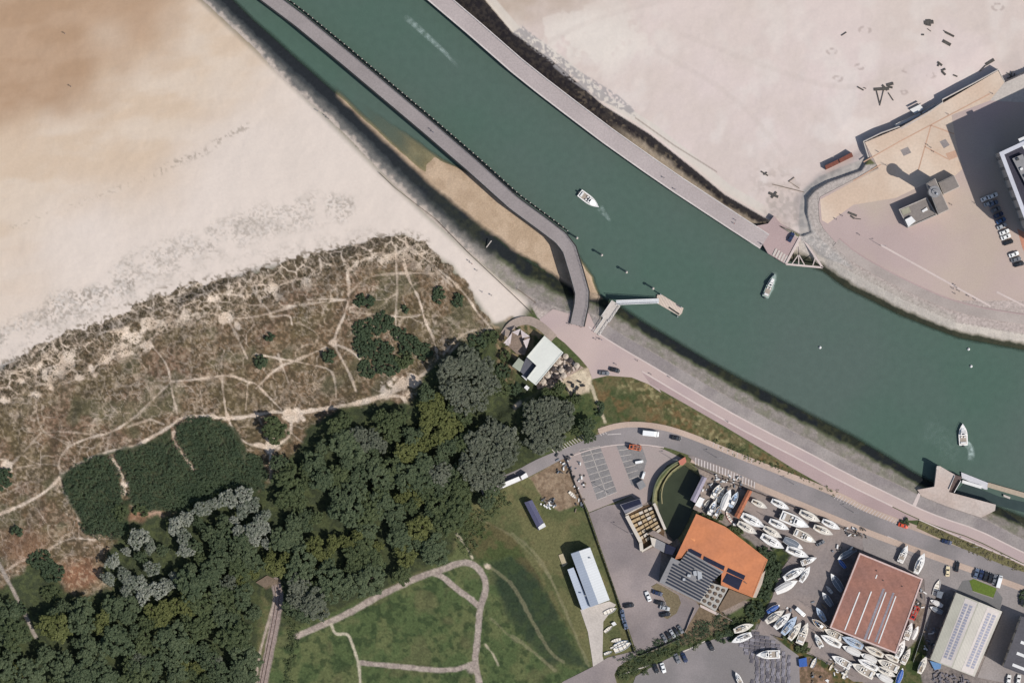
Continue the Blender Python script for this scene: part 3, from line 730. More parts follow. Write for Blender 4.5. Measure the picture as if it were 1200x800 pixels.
# lower yard of the sailing centre
sheet('yard',[(690,601),(712,592),(726,590),(740,620),(752,647),(766,641),(776,640),(772,682),(790,693),(815,704),(820,710),(802,740),(783,752),(750,765),(746,764),(720,688)],L0+.015,asphd)
sheet('traffic_island',[(763,687),(770,683),(780,688),(795,697),(798,706),(793,718),(782,725),(777,722),(783,712),(778,700)],L0+.14,mat('island_soil',lin(120,108,84),.95,.3,2))
sheet('path',[(680,714),(714,704),(722,708),(716,716),(707,728),(706,768),(712,790),(696,790),(694,772),(689,740)],L0+.02,conc)
sheet('road',[(640,815),(660,798),(696,780),(712,770),(745,762),(748,766),(724,781),(720,790),(727,815)],L0+.02,asphd)
sheet('car_park',[(742,800),(745,792),(760,783),(800,762),(838,748),(860,744),(880,735),(905,745),(936,768),(938,815),(735,815)],L0+.02,asph)
lines('parking_line',[(795,766,826,751),(725,791,764,778)],L0+.05,.45,conc)
sheet('yard',[(888,571),(962,601),(1017,624),(1010,645),(1000,640),(975,690),(965,735),(945,765),(975,776),(960,772),(925,748),(885,742),(897,715),(905,700),(915,668),(930,648),(893,632),(868,622),(860,612),(884,572)],L0+.02,yardm)
sheet('yard',[(818,549),(850,560),(884,573),(866,610),(858,620),(845,612),(812,596),(824,570)],L0+.02,mat('boat_dock_hardstanding',lin(150,136,126),.93,.22,1.0,.2,.12))
sheet('hardstanding',[(1010,628),(1025,624),(1145,668),(1200,688),(1300,722),(1300,800),(1180,800),(1145,793),(1176,716),(1120,693),(1115,690),(1095,700),(1086,740),(1083,678),(1012,645)],L0+.02,mat('forecourt_asphalt',lin(150,142,138),.92,.12,1.5,.12,.08))
sheet('hardstanding',[(960,738),(1000,748),(1048,768),(1062,700),(1080,690),(1068,740),(1058,775),(1040,800),(1000,798),(962,772),(948,764)],L0+.02,yardm)
sheet('lawn',[(1136,680),(1141,678),(1168,689),(1164,700),(1140,692)],L0+.12,mat('lawn_turf',lin(98,116,48),.95,.18,2))
sheet('pavement',[(1167,690),(1175,700),(1172,714),(1120,694),(1128,680),(1137,679),(1140,693),(1164,701)],L0+.05,mat('dark_paving',lin(120,118,116),.9,.1,2))
# verge hedge strip between promenade and road (right)
sheet('planting_strip',[(1077,610),(1100,620),(1140,637),(1176,652),(1200,663),(1350,720),(1350,729),(1200,670),(1172,660),(1130,643),(1095,628),(1074,618)],L0+.16,mat('planted_soil',lin(110,104,70),.95,.35,1.6,.2,.2))
strip('kerb',[(1077,609),(1100,619),(1140,636),(1176,651),(1200,662),(1350,718)],-1.2,0.2,L0+.25,kerb)
# ----- north-east plaza
sheet('plaza',[(959,240),(961,231),(1000,210.5),(1030,196.5),(1013.5,167),(1054.5,150),(1105,121),(1169.5,83),(1177,97),(1215,80),(1420,0),(1420,372),(1200,352),(1120,352),(1060,334),(1000,306),(978,283),(965,268),(960.5,259)],L0+.03,mat('plaza_paving',lin(184,164,158,.8),.9,.06,2.5,.06,.03,alt=(lin(194,178,156,.8),.014)),z0=0)
sheet('plaza',[(961,234),(1000,213),(1030,198),(1013.5,167),(1054.5,150),(1105,121),(1169.5,83),(1177,97),(1160,118),(1115,135),(1120,165),(1128,198),(1110,214),(1085,215),(1050,232),(1000,240),(970,262),(963,258)],L0+.045,sandp)
sheet('pavement',[(1177,97),(1215,80),(1420,0),(1420,60),(1200,120),(1160,118)],L0+.05,conc)
lines('paving_line',[(1054,166,1012,190),(1160,110,1054,166),(1091,147,1076,200),(1091,147,1118,157),(1084,172,1110,186),(1110,186,1118,184),(1032,193,1000,212)],L0+.06,.5,ochre)
for q in ([(1055,176),(1064,172),(1068,179),(1059,183)],[(1101,166),(1108,163),(1113,170),(1106,174)]): sheet('paving_panel',q,L0+.06,greyw)
sheet('paving_panel',[(1108,180),(1120,176),(1122,184),(1112,188)],L0+.06,ochre)
SBE=smooth_pl([(975,290),(1000,311),(1060,343),(1120,369),(1200,383),(1400,408)],2)
strip('walkway',SBE,-13,-2,L0+.05,mat('riverside_walk',lin(172,160,152),.9,.08,1.5,.1,.1))
strip('kerb',SBE,-14.4,-13,L0+.09,pinkd)
lines('paving_line',[(1032,287,1161,359),(1168,342,1200,358)],L0+.07,.75,kerb)
paint_pink=mat('terracotta_paving',lin(196,140,116),.9,.1,1.2,.1,.1)
sheet('paving_panel',[(1192,268),(1260,300),(1260,330),(1208,312),(1198,290)],L0+.05,paint_pink)
# jetty head / quay platform
sheet('quay',[(882,265.5),(900,262),(907,253),(915,262),(926,269),(939,277),(933,286),(925,297),(920,309),(900,297)],5.5,pinkd,z0=-2)

# ---------------------------------------------------------------- world, sun, camera
def setup():
    w=bpy.data.worlds.new('World'); SC.world=w; w.use_nodes=True; N,L=w.node_tree.nodes,w.node_tree.links
    bg=N['Background']; sky=N.new('ShaderNodeTexSky'); sky.sky_type='NISHITA'; sky.sun_disc=False
    el=math.radians(46); d=Vector((.855,-.518,0)).normalized()
    az=math.atan2(d.x,d.y)
    sky.sun_elevation=el; sky.sun_rotation=az; sky.air_density=1; sky.dust_density=1.4; sky.ozone_density=.8
    L.new(sky.outputs[0],bg.inputs[0]); bg.inputs[1].default_value=.10
    sun=bpy.data.lights.new('sun','SUN'); sun.energy=4.2; sun.angle=math.radians(.5); sun.color=(1,.965,.925)
    so=bpy.data.objects.new('sun',sun); COL.objects.link(so)
    v=Vector((d.x*math.cos(el),d.y*math.cos(el),math.sin(el)))
    so.rotation_euler=v.to_track_quat('Z','Y').to_euler(); so.location=v*400
    cam=bpy.data.cameras.new('camera'); co=bpy.data.objects.new('camera',cam); COL.objects.link(co)
    co.location=(0,0,ZC); cam.sensor_width=36; cam.lens=36*(ZC-LAND)/(1200*S); cam.clip_start=10; cam.clip_end=40000
    SC.camera=co
    vs=SC.view_settings; vs.view_transform='Standard'; vs.look='None'; vs.exposure=0.08; vs.gamma=1
    SC.cycles.max_bounces=5; SC.cycles.diffuse_bounces=2; SC.cycles.transparent_max_bounces=12
setup()
# ---------------------------------------------------------------- vegetation
def leafmat(name,c1,c2,rough=.7,trans=.38,scale=.5):
    m=bpy.data.materials.new(name); m.use_nodes=True; N,L=nt(m); bs=N['Principled BSDF']
    bs.inputs['Roughness'].default_value=rough; bs.inputs['Specular IOR Level'].default_value=.25
    at=N.new('ShaderNodeAttribute'); at.attribute_name='tint'
    oi=N.new('ShaderNodeObjectInfo')
    ad=N.new('ShaderNodeMath'); ad.operation='MULTIPLY_ADD'; ad.inputs[1].default_value=.45
    L.new(oi.outputs['Random'],ad.inputs[0]); 
    sb=N.new('ShaderNodeMath'); sb.operation='SUBTRACT'; sb.inputs[1].default_value=.22
    L.new(at.outputs['Fac'],sb.inputs[0]); L.new(sb.outputs[0],ad.inputs[2])
    mx=N.new('ShaderNodeMix'); mx.data_type='RGBA'; mx.inputs[6].default_value=(*c1,1); mx.inputs[7].default_value=(*c2,1)
    L.new(ad.outputs[0],mx.inputs[0]); L.new(mx.outputs[2],bs.inputs['Base Color'])
    t=N.new('ShaderNodeBsdfTranslucent'); L.new(mx.outputs[2],t.inputs[0])
    ms=N.new('ShaderNodeMixShader'); ms.inputs[0].default_value=trans
    L.new(bs.outputs[0],ms.inputs[1]); L.new(t.outputs[0],ms.inputs[2]); L.new(ms.outputs[0],N['Material Output'].inputs['Surface'])
    return m
LM={'dark':leafmat('dark_foliage',(.070,.096,.048),(.125,.152,.078)),
    'grey':leafmat('grey_green_foliage',(.098,.112,.074),(.195,.203,.148),.8),
    'silver':leafmat('silver_foliage',(.10,.118,.080),(.34,.34,.28),.85,.15),
    'yellow':leafmat('yellow_green_foliage',(.105,.118,.036),(.175,.185,.062)),
    'green':leafmat('mid_green_foliage',(.066,.088,.038),(.115,.138,.058)),
    'scrub':leafmat('scrub_foliage',(.054,.080,.042),(.088,.118,.060)),
    'marram':leafmat('marram_blades',(.10,.09,.05),(.22,.18,.11),.9,.1)}
barkm=mat('bark',(.09,.07,.055),.95,.25,3)

def leaf_cloud(name,m,clumps,n_leaf,size,seed,flat=.55,core=True,parent=None):
    """a crown: many small leaf faces gathered in clumps (x,y,z,r,tint)"""
    R=np.random.RandomState(seed); vs=[];tint=[]
    for (cx,cy,cz,r,tn) in clumps:
        k=max(6,int(n_leaf*(r*r)))
        d=R.normal(size=(k,3)); d/=np.linalg.norm(d,axis=1)[:,None]; d[:,2]=np.abs(d[:,2])*.9+d[:,2]*.1
        c=np.array([cx,cy,cz])+d*(r*R.uniform(.72,1.05,(k,1)))*[1,1,.8]
        nrm=d*.7+R.normal(size=(k,3))*.45+[0,0,flat]; nrm/=np.linalg.norm(nrm,axis=1)[:,None]
        a=np.cross(nrm,R.normal(size=(k,3))); a/=np.linalg.norm(a,axis=1)[:,None]; b=np.cross(nrm,a)
        s=size*R.uniform(.6,1.3,(k,1))
        q=np.stack([c-a*s-b*s*.6,c+a*s-b*s*.6,c+a*s*.7+b*s*.8,c-a*s*.7+b*s*.8],1)
        vs.append(q.reshape(-1,3)); tint.append(np.repeat(np.clip(tn+R.uniform(-.3,.3,k),0,1),4))
    V=np.concatenate(vs); T=np.concatenate(tint); n=len(V)//4
    F=np.arange(n*4).reshape(-1,4)
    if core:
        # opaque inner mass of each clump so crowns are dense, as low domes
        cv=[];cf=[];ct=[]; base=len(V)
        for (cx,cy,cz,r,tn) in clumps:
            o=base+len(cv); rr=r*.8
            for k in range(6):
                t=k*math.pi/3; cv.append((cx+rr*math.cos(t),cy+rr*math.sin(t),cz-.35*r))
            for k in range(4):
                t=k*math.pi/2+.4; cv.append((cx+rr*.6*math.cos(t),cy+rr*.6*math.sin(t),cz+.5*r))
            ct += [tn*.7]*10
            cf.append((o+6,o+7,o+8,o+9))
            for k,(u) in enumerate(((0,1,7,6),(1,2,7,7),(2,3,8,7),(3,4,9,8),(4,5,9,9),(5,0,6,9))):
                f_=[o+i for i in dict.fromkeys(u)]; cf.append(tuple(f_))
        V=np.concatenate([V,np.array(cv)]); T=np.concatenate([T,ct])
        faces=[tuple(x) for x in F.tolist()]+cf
    else: faces=[tuple(x) for x in F.tolist()]
    me=bpy.data.meshes.new(name); me.from_pydata(V.tolist(),[],faces); me.update()
    a=me.attributes.new('tint','FLOAT','POINT'); a.data.foreach_set('value',T.astype(np.float32))
    me.materials.append(m)
    o=bpy.data.objects.new(name,me); COL.objects.link(o)
    if parent: o.parent=parent
    return o
def make_tree(kind,seed,R_,H_,puff,n_leaf,size,name):
    r=random.Random(seed); root=empty(name)
    cl=[]; n=int(2.6*(R_/puff)**2); ex=r.uniform(.75,1.0); ea=r.uniform(0,3.1)
    for i in range(n):
        a=r.uniform(0,2*math.pi); q=math.sqrt(r.random())
        edge=1+.18*math.sin(2*a+seed*.7)+.16*math.sin(3*a+seed)+.12*math.sin(5*a+seed*2.1)
        u_=math.cos(a)*q*R_*.95*edge; v_=math.sin(a)*q*R_*.95*edge*ex; x=u_*math.cos(ea)-v_*math.sin(ea); y=u_*math.sin(ea)+v_*math.cos(ea)
        z=H_-R_*.45+ (R_*.40)*math.sqrt(max(0,1-q*q*.95))+r.uniform(-.12,.08)*R_
        rr=puff*r.uniform(.65,1.15)
        cl.append((x,y,z,rr,r.uniform(.15,.85)))
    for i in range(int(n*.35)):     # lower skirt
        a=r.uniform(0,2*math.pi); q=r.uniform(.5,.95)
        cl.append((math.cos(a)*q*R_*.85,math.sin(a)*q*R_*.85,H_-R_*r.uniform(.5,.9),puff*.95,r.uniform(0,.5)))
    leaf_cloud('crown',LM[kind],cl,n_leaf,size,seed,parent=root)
    t=MB(); t.cyl((0,0,-.6),(.1,.05,H_*.35),R_*.075,R_*.06,8); t.cyl((.1,.05,H_*.35),(.2,-.1,H_*.8),R_*.06,R_*.02,8)
    for k in range(5):
        a=k*1.26+r.random(); t.cyl((.1,.05,H_*(.3+.05*k)),(math.cos(a)*R_*.55,math.sin(a)*R_*.55,H_*(.6+.04*k)),R_*.035,R_*.012,6)
    t.build('trunk',barkm,root)
    return root
TP={}
for kind,cfg in {'dark':(6,(4.2,8,.72,21,.22)),'grey':(3,(4.4,8.5,.70,22,.21)),'silver':(4,(3.9,7.5,.50,36,.16)),'yellow':(3,(3.8,7,.68,22,.21)),'green':(5,(4.0,7.5,.75,20,.22))}.items():
    nm={'dark':'broadleaf_tree','grey':'grey_willow_tree','silver':'silver_poplar_tree','yellow':'bright_green_tree','green':'broadleaf_tree'}[kind]
    TP[kind]=[ [make_tree(kind,100*len(kind)+i*7+3,*cfg[1],nm),0,cfg[1][0]] for i in range(cfg[0])]
def pct(x,y): return f"{x/12:.0f}% across and {y/8:.0f}% down the photo"
def compass(dx,dy):
    a=math.degrees(math.atan2(-dy,dx))%360
    return ['right of','above right of','above','above left of','left of','below left of','below','below right of'][int((a+22.5)//45)%8]
LMK=[('the gravel loop path',545,670),('the beach cafe',632,420),('the wide sandy clearing',470,455),('the reddish sand hollow',92,672),('the track bed',318,740),('the sand star',343,486),('the long white trailer',603,562),('the concrete track',25,700),('the pale sand pocket',146,575),('the tan sand patch',366,585),('the pink sand pit',183,605)]
ADJ={'dark':'dark green tree','grey':'grey willow','silver':'silvery poplar','yellow':'yellow green tree','green':'mid green tree'}
USED={}
TREES=[]
def put_tree(kind,x,y,rp,label=None,hs=1.0,z=None,big=1.0):
    """rp crown radius in px"""
    k=rnd.randrange(len(TP[kind])); pr=TP[kind][k]
    if not pr[1]:
        o=pr[0]; pr[1]=1; pr.append(proto_tree(o))
    else: o=copy_tree(pr[3])
    sc=rp*S/pr[2]
    o.scale=(sc*big*rnd.uniform(.98,1.12),sc*big*rnd.uniform(.98,1.12),(sc*.35+.42)*hs)
    o.rotation_euler=(0,0,rnd.uniform(0,6.28))
    zz=zat(x,y) if z is None else z
    p=P(x,y,zz+6); o.location=(p.x,p.y,zz-.1)
    lm=min(LMK,key=lambda l:math.hypot(l[1]-x,l[2]-y))
    size='large' if rp>16 else 'small' if rp<8.5 else 'mid sized'
    o['label']=label or f"{size} {ADJ[kind]} {compass(x-lm[1],y-lm[2])} {lm[0]}"
    o['_pp']=f"{x:.0f},{y:.0f}"
    o['category']='tree'; o['group']={'dark':'broadleaf trees of the coastal wood','green':'broadleaf trees of the coastal wood','grey':'grey green willows of the coastal wood','silver':'silver poplars of the coastal wood','yellow':'yellow green trees of the coastal wood'}[kind]
    TREES.append((o,x,y)); return o
# --- individually surveyed crowns
SUR=[('silver',x,y,r) for x,y,r in ((163,632,13),(178,640,10),(150,646,8),(132,660,13),(146,672,13),(128,677,8),(160,684,12),(180,664,11),(150,695,10),(166,700,11),(184,692,12),(198,688,11),(203,676,8),(205,615,13),(217,606,11),(214,628,9),(216,646,9),(238,597,11),(252,590,11),(266,583,12),(283,580,11),(295,590,11),(305,604,11),(283,600,10),(296,618,11),(310,620,9),(282,622,10),(300,634,9),(313,638,7),(271,612,7))]
SUR+=[('grey',x,y,r) for x,y,r in ((528,430,15),(548,421,16),(566,432,15),(530,455,15),(552,455,16),(574,450,13),(540,472,12),(562,472,11),(520,443,8),(421,510,12),(437,515,12),(426,523,9),(447,522,8),(560,520,17),(575,505,14),(590,513,16),(553,545,17),(575,540,18),(594,535,14),(563,563,14),(600,520,10),(583,560,11),(630,480,16),(647,476,14),(625,500,14),(642,500,17),(660,492,15),(633,520,15),(652,516,13),(665,478,10),(268,682,9))]
SUR+=[('silver',x,y,r) for x,y,r in ((585,500,8),(598,508,8),(540,462,7),(556,466,7),(637,490,7),(655,485,7))]
SUR+=[('dark',x,y,r) for x,y,r in ((688,500,11),(690,512,8),(575,575,10),(570,590,9),(326,541,10),(500,462,11),(494,505,8))]
SUR+=[('yellow',x,y,r) for x,y,r in ((478,530,14),(489,520,9),(470,540,9),(498,525,6),(368,640,12),(380,652,9),(390,637,9),(403,634,8),(420,628,10),(412,638,7),(322,665,12),(335,658,11),(315,655,8),(342,672,8),(500,495,11),(512,488,11),(525,492,11),(505,515,10),(520,508,12),(533,500,10),(500,478,10),(512,470,10),(178,716,10),(192,712,9),(208,710,10),(222,714,10),(283,680,9),(296,672,8),(213,780,9),(442,640,7),(480,575,9),(470,585,8),(490,586,8))]
SUR+=[('green',x,y,r) for x,y,r in ((335,560,13),(345,575,13),(333,585,12),(350,590,10),(357,552,9),(340,546,8),(357,568,8),(322,500,14),(320,510,11),(395,500,12),(404,492,9),(455,495,13),(468,488,11),(460,508,10),(445,488,9),(530,480,9),(545,490,9),(675,505,7),(655,455,8),(642,462,8))]
SUR=[(k,x+rnd.uniform(-3,3),y+rnd.uniform(-3,3),r*rnd.uniform(.72,1.05)) if k=='silver' else (k,x,y,r) for k,x,y,r in SUR]
SUR+=[('dark',x,y,r) for x,y,r in ((262,612,9),(245,625,10),(228,640,9),(255,640,10),(270,655,9),(165,652,7),(190,645,8),(232,612,7))]
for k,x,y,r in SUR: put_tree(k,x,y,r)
# --- the rest of the wood, spaced crown to crown
def pin(poly,x,y):
    r=False; n=len(poly)
    for i in range(n):
        x0,y0=poly[i]; x1,y1=poly[(i+1)%n]
        if (y0>y)!=(y1>y) and x<(x1-x0)*(y-y0)/(y1-y0)+x0: r=not r
    return r
WA=[(238,606),(262,600),(300,640),(330,610),(350,600),(356,535),(375,515),(410,498),(440,525),(465,520),(490,505),(500,530),(545,515),(545,560),(560,580),(545,592),(532,612),(528,645),(505,660),(470,678),(430,695),(400,710),(345,728),(322,735),(305,690),(300,760),(298,810),(-20,810),(-20,770),(25,735),(75,705),(95,708),(125,700),(150,705),(200,700),(225,660),(228,615)]
WB2=[(0,700),(30,745),(60,760),(-10,800),(-20,740)]
placed=[(x,y,r) for k,x,y,r in SUR]; cnt=len(SUR)
rr=random.Random(11); tries=0
while cnt<300 and tries<60000:
    tries+=1
    x=rr.uniform(-15,560); y=rr.uniform(500,810); r=rr.choice((7,8.5,10,11.5,13,16)) if tries<30000 else rr.choice((6,7,8))
    if not (pin(WA,x,y) or pin(WB2,x,y)): continue
    if 300<x<330 and y>680: continue
    if any(math.hypot(x-a,y-b)<(r+c)*.58 for a,b,c in placed): continue
    if math.hypot(x-366,y-586)<13: continue
    if abs(x*84-(y-662)*42)/94<12 and x<56 and y<756: continue
    if abs(x-(326-(y-684)*.155))<17 and y>675: continue
    v=rr.random(); k='dark' if v<.60 else 'green' if v<.90 else 'yellow' if v<.93 else 'grey' if v<.97 else 'dark'
    put_tree(k,x,y,r,big=1.2); placed.append((x,y,r)); cnt+=1
# unique wording by position
seen={}
for o,x,y in TREES: seen.setdefault(o['label'],[]).append((o,x,y))
for l,v in seen.items():
    if len(v)>1:
        for o,x,y in v:
            o['label']=f"{' '.join(w for w in l.split(' ') if w not in ('large','small','mid','sized'))}, {x/12:.1f}% across {y/8:.1f}% down"
for o,x,y in TREES:
    if '_pp' in o: del o['_pp']
# unused prototypes removed
for kk in TP.values():
    for pr in kk:
        if not pr[1]:
            for c in kids(pr[0]): bpy.data.objects.remove(c)
            bpy.data.objects.remove(pr[0])

# --- shrubs standing alone in the dunes
def shrub(x,y,rx,ry,kind,label,h=1.6):
    r=random.Random(int(x*7+y)); root=empty('shrub'); cl=[]; n=max(10,int(rx*ry*.55))
    for i in range(n):
        a=r.uniform(0,6.283); q=math.sqrt(r.random())
        cl.append((math.cos(a)*q*rx*S,math.sin(a)*q*ry*S,h*(.30+.5*math.sqrt(1-q*q*.9))+r.uniform(-.1,.1),r.uniform(.6,.95),r.uniform(.3,.9)))
    leaf_cloud('foliage',LM[kind],cl,13,.22,int(x+y),parent=root)
    t=MB()
    for k in range(5):
        a=k*1.25; t.cyl((0,0,-.2),(math.cos(a)*rx*S*.5,math.sin(a)*ry*S*.5,h*.6),.06,.03,5)
    t.build('stems',barkm,root)
    z=zat(x,y); p=P(x,y,z); root.location=(p.x,p.y,z-.1); tag(root,label,'shrub','dark shrubs among the dune grass')
for a in ((427,353,12,9,'scrub','oval dark shrub uppermost beside the branching dune paths'),(450,377,12,12,'scrub','round dark shrub below the oval one by a dune path'),(430,385,17,12,'scrub','broad dark shrub at top left of the dune shrub cluster'),
    (425,405,12,14,'scrub','dark shrub on the left flank of the dune shrub cluster'),(445,412,17,15,'scrub','biggest dark shrub at the heart of the dune shrub cluster'),(468,392,9,10,'scrub','small dark shrub between two thin dune paths'),
    (480,405,13,12,'scrub','dark shrub on the right side of the dune shrub cluster'),(497,412,10,10,'scrub','rounded dark shrub at the right end of the cluster'),(432,432,13,11,'scrub','dark shrub at the lower left end of the cluster'),
    (455,430,14,10,'scrub','dark shrub at the foot of the dune shrub cluster'),(473,422,11,9,'green','greener shrub under the right side of the cluster'),
    (514,346,7,10,'scrub','upright dark shrub near the north east dune edge'),(537,352,7,8,'scrub','dark shrub nearest the eastern rim of the dunes'),(385,417,8,8,'scrub','small dark shrub left of the sandy hollow'),(307,424,8,8,'scrub','dark shrub between crossing paths in mid dune'),
    (475,362,4,4,'scrub','tiny dark shrub beside the straight thin path'),(316,395,5,4,'scrub','little dark shrub above the mid dune crossing'),
    (4,560,10,14,'scrub','dark shrub cut by the left photo edge'),(46,655,15,12,'scrub','low dark shrub below the thin lower left path'),(62,670,13,12,'scrub','dark shrub left of the bare reddish hollow'),(20,622,7,6,'scrub','small dark shrub in brown grass at far left'),
    (22,712,9,9,'scrub','dark shrub right of the sloping concrete track'),(60,695,12,9,'green','greener shrub under the bare reddish hollow'),(140,600,10,10,'green','mid green shrub below the pale sand pocket'),(165,598,9,7,'green','bright green shrub left of the pink sand pit'),
    (575,395,10,8,'green','green shrub left of the beach cafe terrace'),(590,435,9,9,'scrub','dark shrub left of the small cafe annex'),(603,455,10,8,'scrub','dark shrub below the beach cafe annex'),(588,455,10,10,'green','green shrub lower left of the beach cafe'),(560,400,12,10,'scrub','dark shrub where the dune path meets the cafe'),(592,417,6,6,'green','small bush between sails and cafe annex'),
    (645,470,12,8,'green','green bush under the cafe seating path'),(675,467,8,6,'green','green bush below the dotted sand patch'),(703,480,5,9,'scrub','thin dark bush beside the short sand link path'),
    (897,650,13,10,'scrub','dark bush between orange roof and white yachts'),(905,668,11,14,'scrub','dark bush below the right corner of the orange roof'),(897,690,9,14,'scrub','dark bush right of the lower orange roof edge'),(885,715,11,12,'scrub','dark bush at the bottom corner of the orange roof'),(872,732,12,8,'green','green bush above the asphalt car park corner'),(850,745,12,7,'scrub','dark bush over the two yachts above the pontoon store'),(835,605,14,5,'green','long green bush on top edge of the orange roof'),(862,622,10,6,'green','green bush right along the orange roof top edge'),
    (940,758,9,6,'green','green bush where the yard fence corners'),(926,745,9,6,'green','green bush beside the leftmost row of yachts'),(1060,612,5,5,'scrub','dark clipped bush beside the orange car'),(1200,700,6,9,'scrub','dark bush at the right edge by the road'),
    (617,588,3,3,'scrub','tiny bush by the dark shed'),(705,540,1.5,1.5,'scrub','tiny bush in the car park'),):
    if a[5].startswith('tiny bush'): continue
    shrub(*a)

# --- scrub thickets: nobody could count these, low continuous cover
def thicket(poly,name,label,seed,kind='scrub',dens=.55,h=1.3,hole=()):
    r=random.Random(seed); xs=[p[0] for p in poly]; ys=[p[1] for p in poly]; cl=[]
    area=(max(xs)-min(xs))*(max(ys)-min(ys)); n=int(area*dens*.26)
    for i in range(n):
        x=r.uniform(min(xs),max(xs)); y=r.uniform(min(ys),max(ys))
        wj=6*(math.sin(x*.31+y*.17)+math.sin(x*.11-y*.37))*.5
        if not pin(poly,x+wj*.6+r.uniform(-2,2),y+wj*.6+r.uniform(-2,2)): continue
        if any(math.hypot(x-a,y-b)<c for a,b,c in hole): continue
        z=zat(x,y); p=P(x,y,z); hh=h*(.6+.3*r.random())
        nz=.5+.28*math.sin(x*.13+1.3*math.sin(y*.09))+.22*math.sin(y*.21-x*.07)
        cl.append((p.x,p.y,z+hh*(.5+.6*nz),r.uniform(.4,.8),min(1,max(0,nz*.8+r.uniform(-.15,.25)))))
    o=leaf_cloud(name,LM[kind],cl,17,.2,seed,flat=1.3,core=False)
    o['kind']='stuff'; tag(o,label,'scrub')
thicket([(74,560),(84,550),(100,540),(112,535),(128,534),(138,548),(142,562),(143,580),(138,592),(142,610),(150,622),(135,632),(118,630),(98,622),(93,600),(84,588),(72,575)],'scrub_thicket','dense dark scrub between the main dune path and pale sand pocket',5,dens=1.0)
thicket([(134,536),(146,530),(162,529),(178,520),(196,515),(206,520),(214,534),(226,548),(220,535),(208,515),(206,502),(214,491),(236,488),(262,493),(276,512),(283,525),(286,545),(300,548),(310,560),(304,575),(285,570),(262,575),(235,588),(215,600),(198,598),(185,596),(165,596),(152,585),(152,570),(144,552)],'scrub_thicket','broad dark scrub under the main dune path above the silver poplars',6,dens=1.0)
thicket([(300,530),(314,545),(312,562),(305,572),(290,545),(288,530)],'scrub_thicket','narrow scrub left of the dark round tree on the dune path',8,dens=1.0)
thicket([(560,595),(590,575),(600,590),(575,605),(560,640),(548,650),(535,640),(535,615),(546,596)],'scrub_thicket','low scrub at the right hand edge of the wood above the loop',9,dens=.5,kind='green',h=.9)
thicket([(338,700),(352,735),(348,760),(340,790),(348,830),(334,830),(336,780),(338,745)],'scrub_thicket','low green scrub beside the rail track bed',10,dens=.7,kind='green',h=1.0)
thicket([(722,783),(745,775),(800,756),(842,740),(880,718),(884,724),(862,743),(838,746),(800,762),(746,789),(730,797)],'hedge','rough hedge between the worn yard and the asphalt car park',12,dens=1.2,kind='green',h=1.1)
thicket([(700,770),(720,773),(760,757),(800,738),(845,718),(860,720),(845,735),(800,753),(745,776)],'hedge','dark hedge behind the row of parked cars in the yard',13,dens=.8,kind='scrub',h=.9)
thicket([(1077,611),(1100,621),(1140,638),(1176,653),(1200,664),(1215,670),(1200,668),(1172,658),(1130,641),(1095,626),(1075,616)],'planting','low planting in the kerbed strip beside the promenade',14,dens=.8,kind='marram',h=.35)
thicket([(935,553),(960,567),(987,580),(984,582),(955,569),(900,547),(860,530),(820,512),(822,508),(870,528)],'verge_plants','rough plants along the road side of the grass verge',15,dens=.25,kind='green',h=.2)
# marram tussocks over the northern rim
def marram():
    R=np.random.RandomState(3); n=3500
    v=np.argwhere((north>.25)&(dn3<.5)&(E>3)); sel=v[R.randint(0,len(v),n)]
    px=GX[sel[:,1]]+R.uniform(-.6,.6,n); py=GY[sel[:,0]]+R.uniform(-.6,.6,n); z=Zt[sel[:,0],sel[:,1]]
    ok=(px>-40)&(px<1000)
    px,py,z=px[ok],py[ok],z[ok]; n=len(px)
    x=(px-600)*S; y=(400-py)*S
    a=R.uniform(0,6.28,n); s=R.uniform(.18,.5,n); h=R.uniform(.12,.35,n)
    dx,dy=np.cos(a)*s,np.sin(a)*s; lx,ly=R.uniform(-.3,.3,n),R.uniform(-.3,.3,n)
    q=np.stack([np.stack([x-dx,y-dy,z-.05],1),np.stack([x+dx,y+dy,z-.05],1),np.stack([x+dx*.6+lx,y+dy*.6+ly,z+h],1),np.stack([x-dx*.6+lx,y-dy*.6+ly,z+h],1)],1).reshape(-1,3)
    me=bpy.data.meshes.new('marram_grass'); me.from_pydata(q.tolist(),[],np.arange(4*n).reshape(-1,4).tolist()); me.update()
    at=me.attributes.new('tint','FLOAT','POINT'); at.data.foreach_set('value',np.repeat(R.uniform(0,.7,n),4).astype(np.float32))
    me.materials.append(LM['marram']); o=bpy.data.objects.new('marram_grass',me); COL.objects.link(o); tag(o,'tussocks of marram grass on the seaward dune rim','grass',kind='stuff')
marram()
# ---------------------------------------------------------------- man-made things
steel=mat('galvanised_steel',(.36,.37,.38),.55,.12,2,.08,.2,metal=.3)
dkst=mat('dark_iron',(.05,.05,.052),.6,.2,3)
wood=mat('weathered_timber',(.16,.125,.095),.9,.25,3,.15,.3)
woodd=mat('tarred_timber',(.035,.032,.03),.9,.3,3)
deckm=mat('jetty_deck',lin(150,141,138,.8),.9,.10,1.4,.10,.06)
decke=mat('east_jetty_deck',lin(178,166,162,.8),.9,.10,1.4,.08,.06)
wallc=mat('wall_render',lin(190,182,172,.8),.9,.1,1,.1,.2)
glass=mat('dark_glass',(.02,.024,.03),.12,.1,1,.05,.3,spec=.6)
wht=mat('white_metal',lin(226,224,220,.82),.5,.05,2,.06,.3)
gel=mat('white_gelcoat',lin(238,235,229,.88),.32,.04,1.5,.05,.4,spec=.5)
cream=mat('cream_gelcoat',lin(228,220,206,.86),.38,.05,1.5,.05,.4,spec=.5)
sage=mat('sage_gelcoat',lin(150,168,158,.84),.5,.1,2)
antif=mat('antifouling_blue',(.03,.05,.10),.8,.2,2)
antir=mat('antifouling_red',(.16,.04,.03),.8,.2,2)
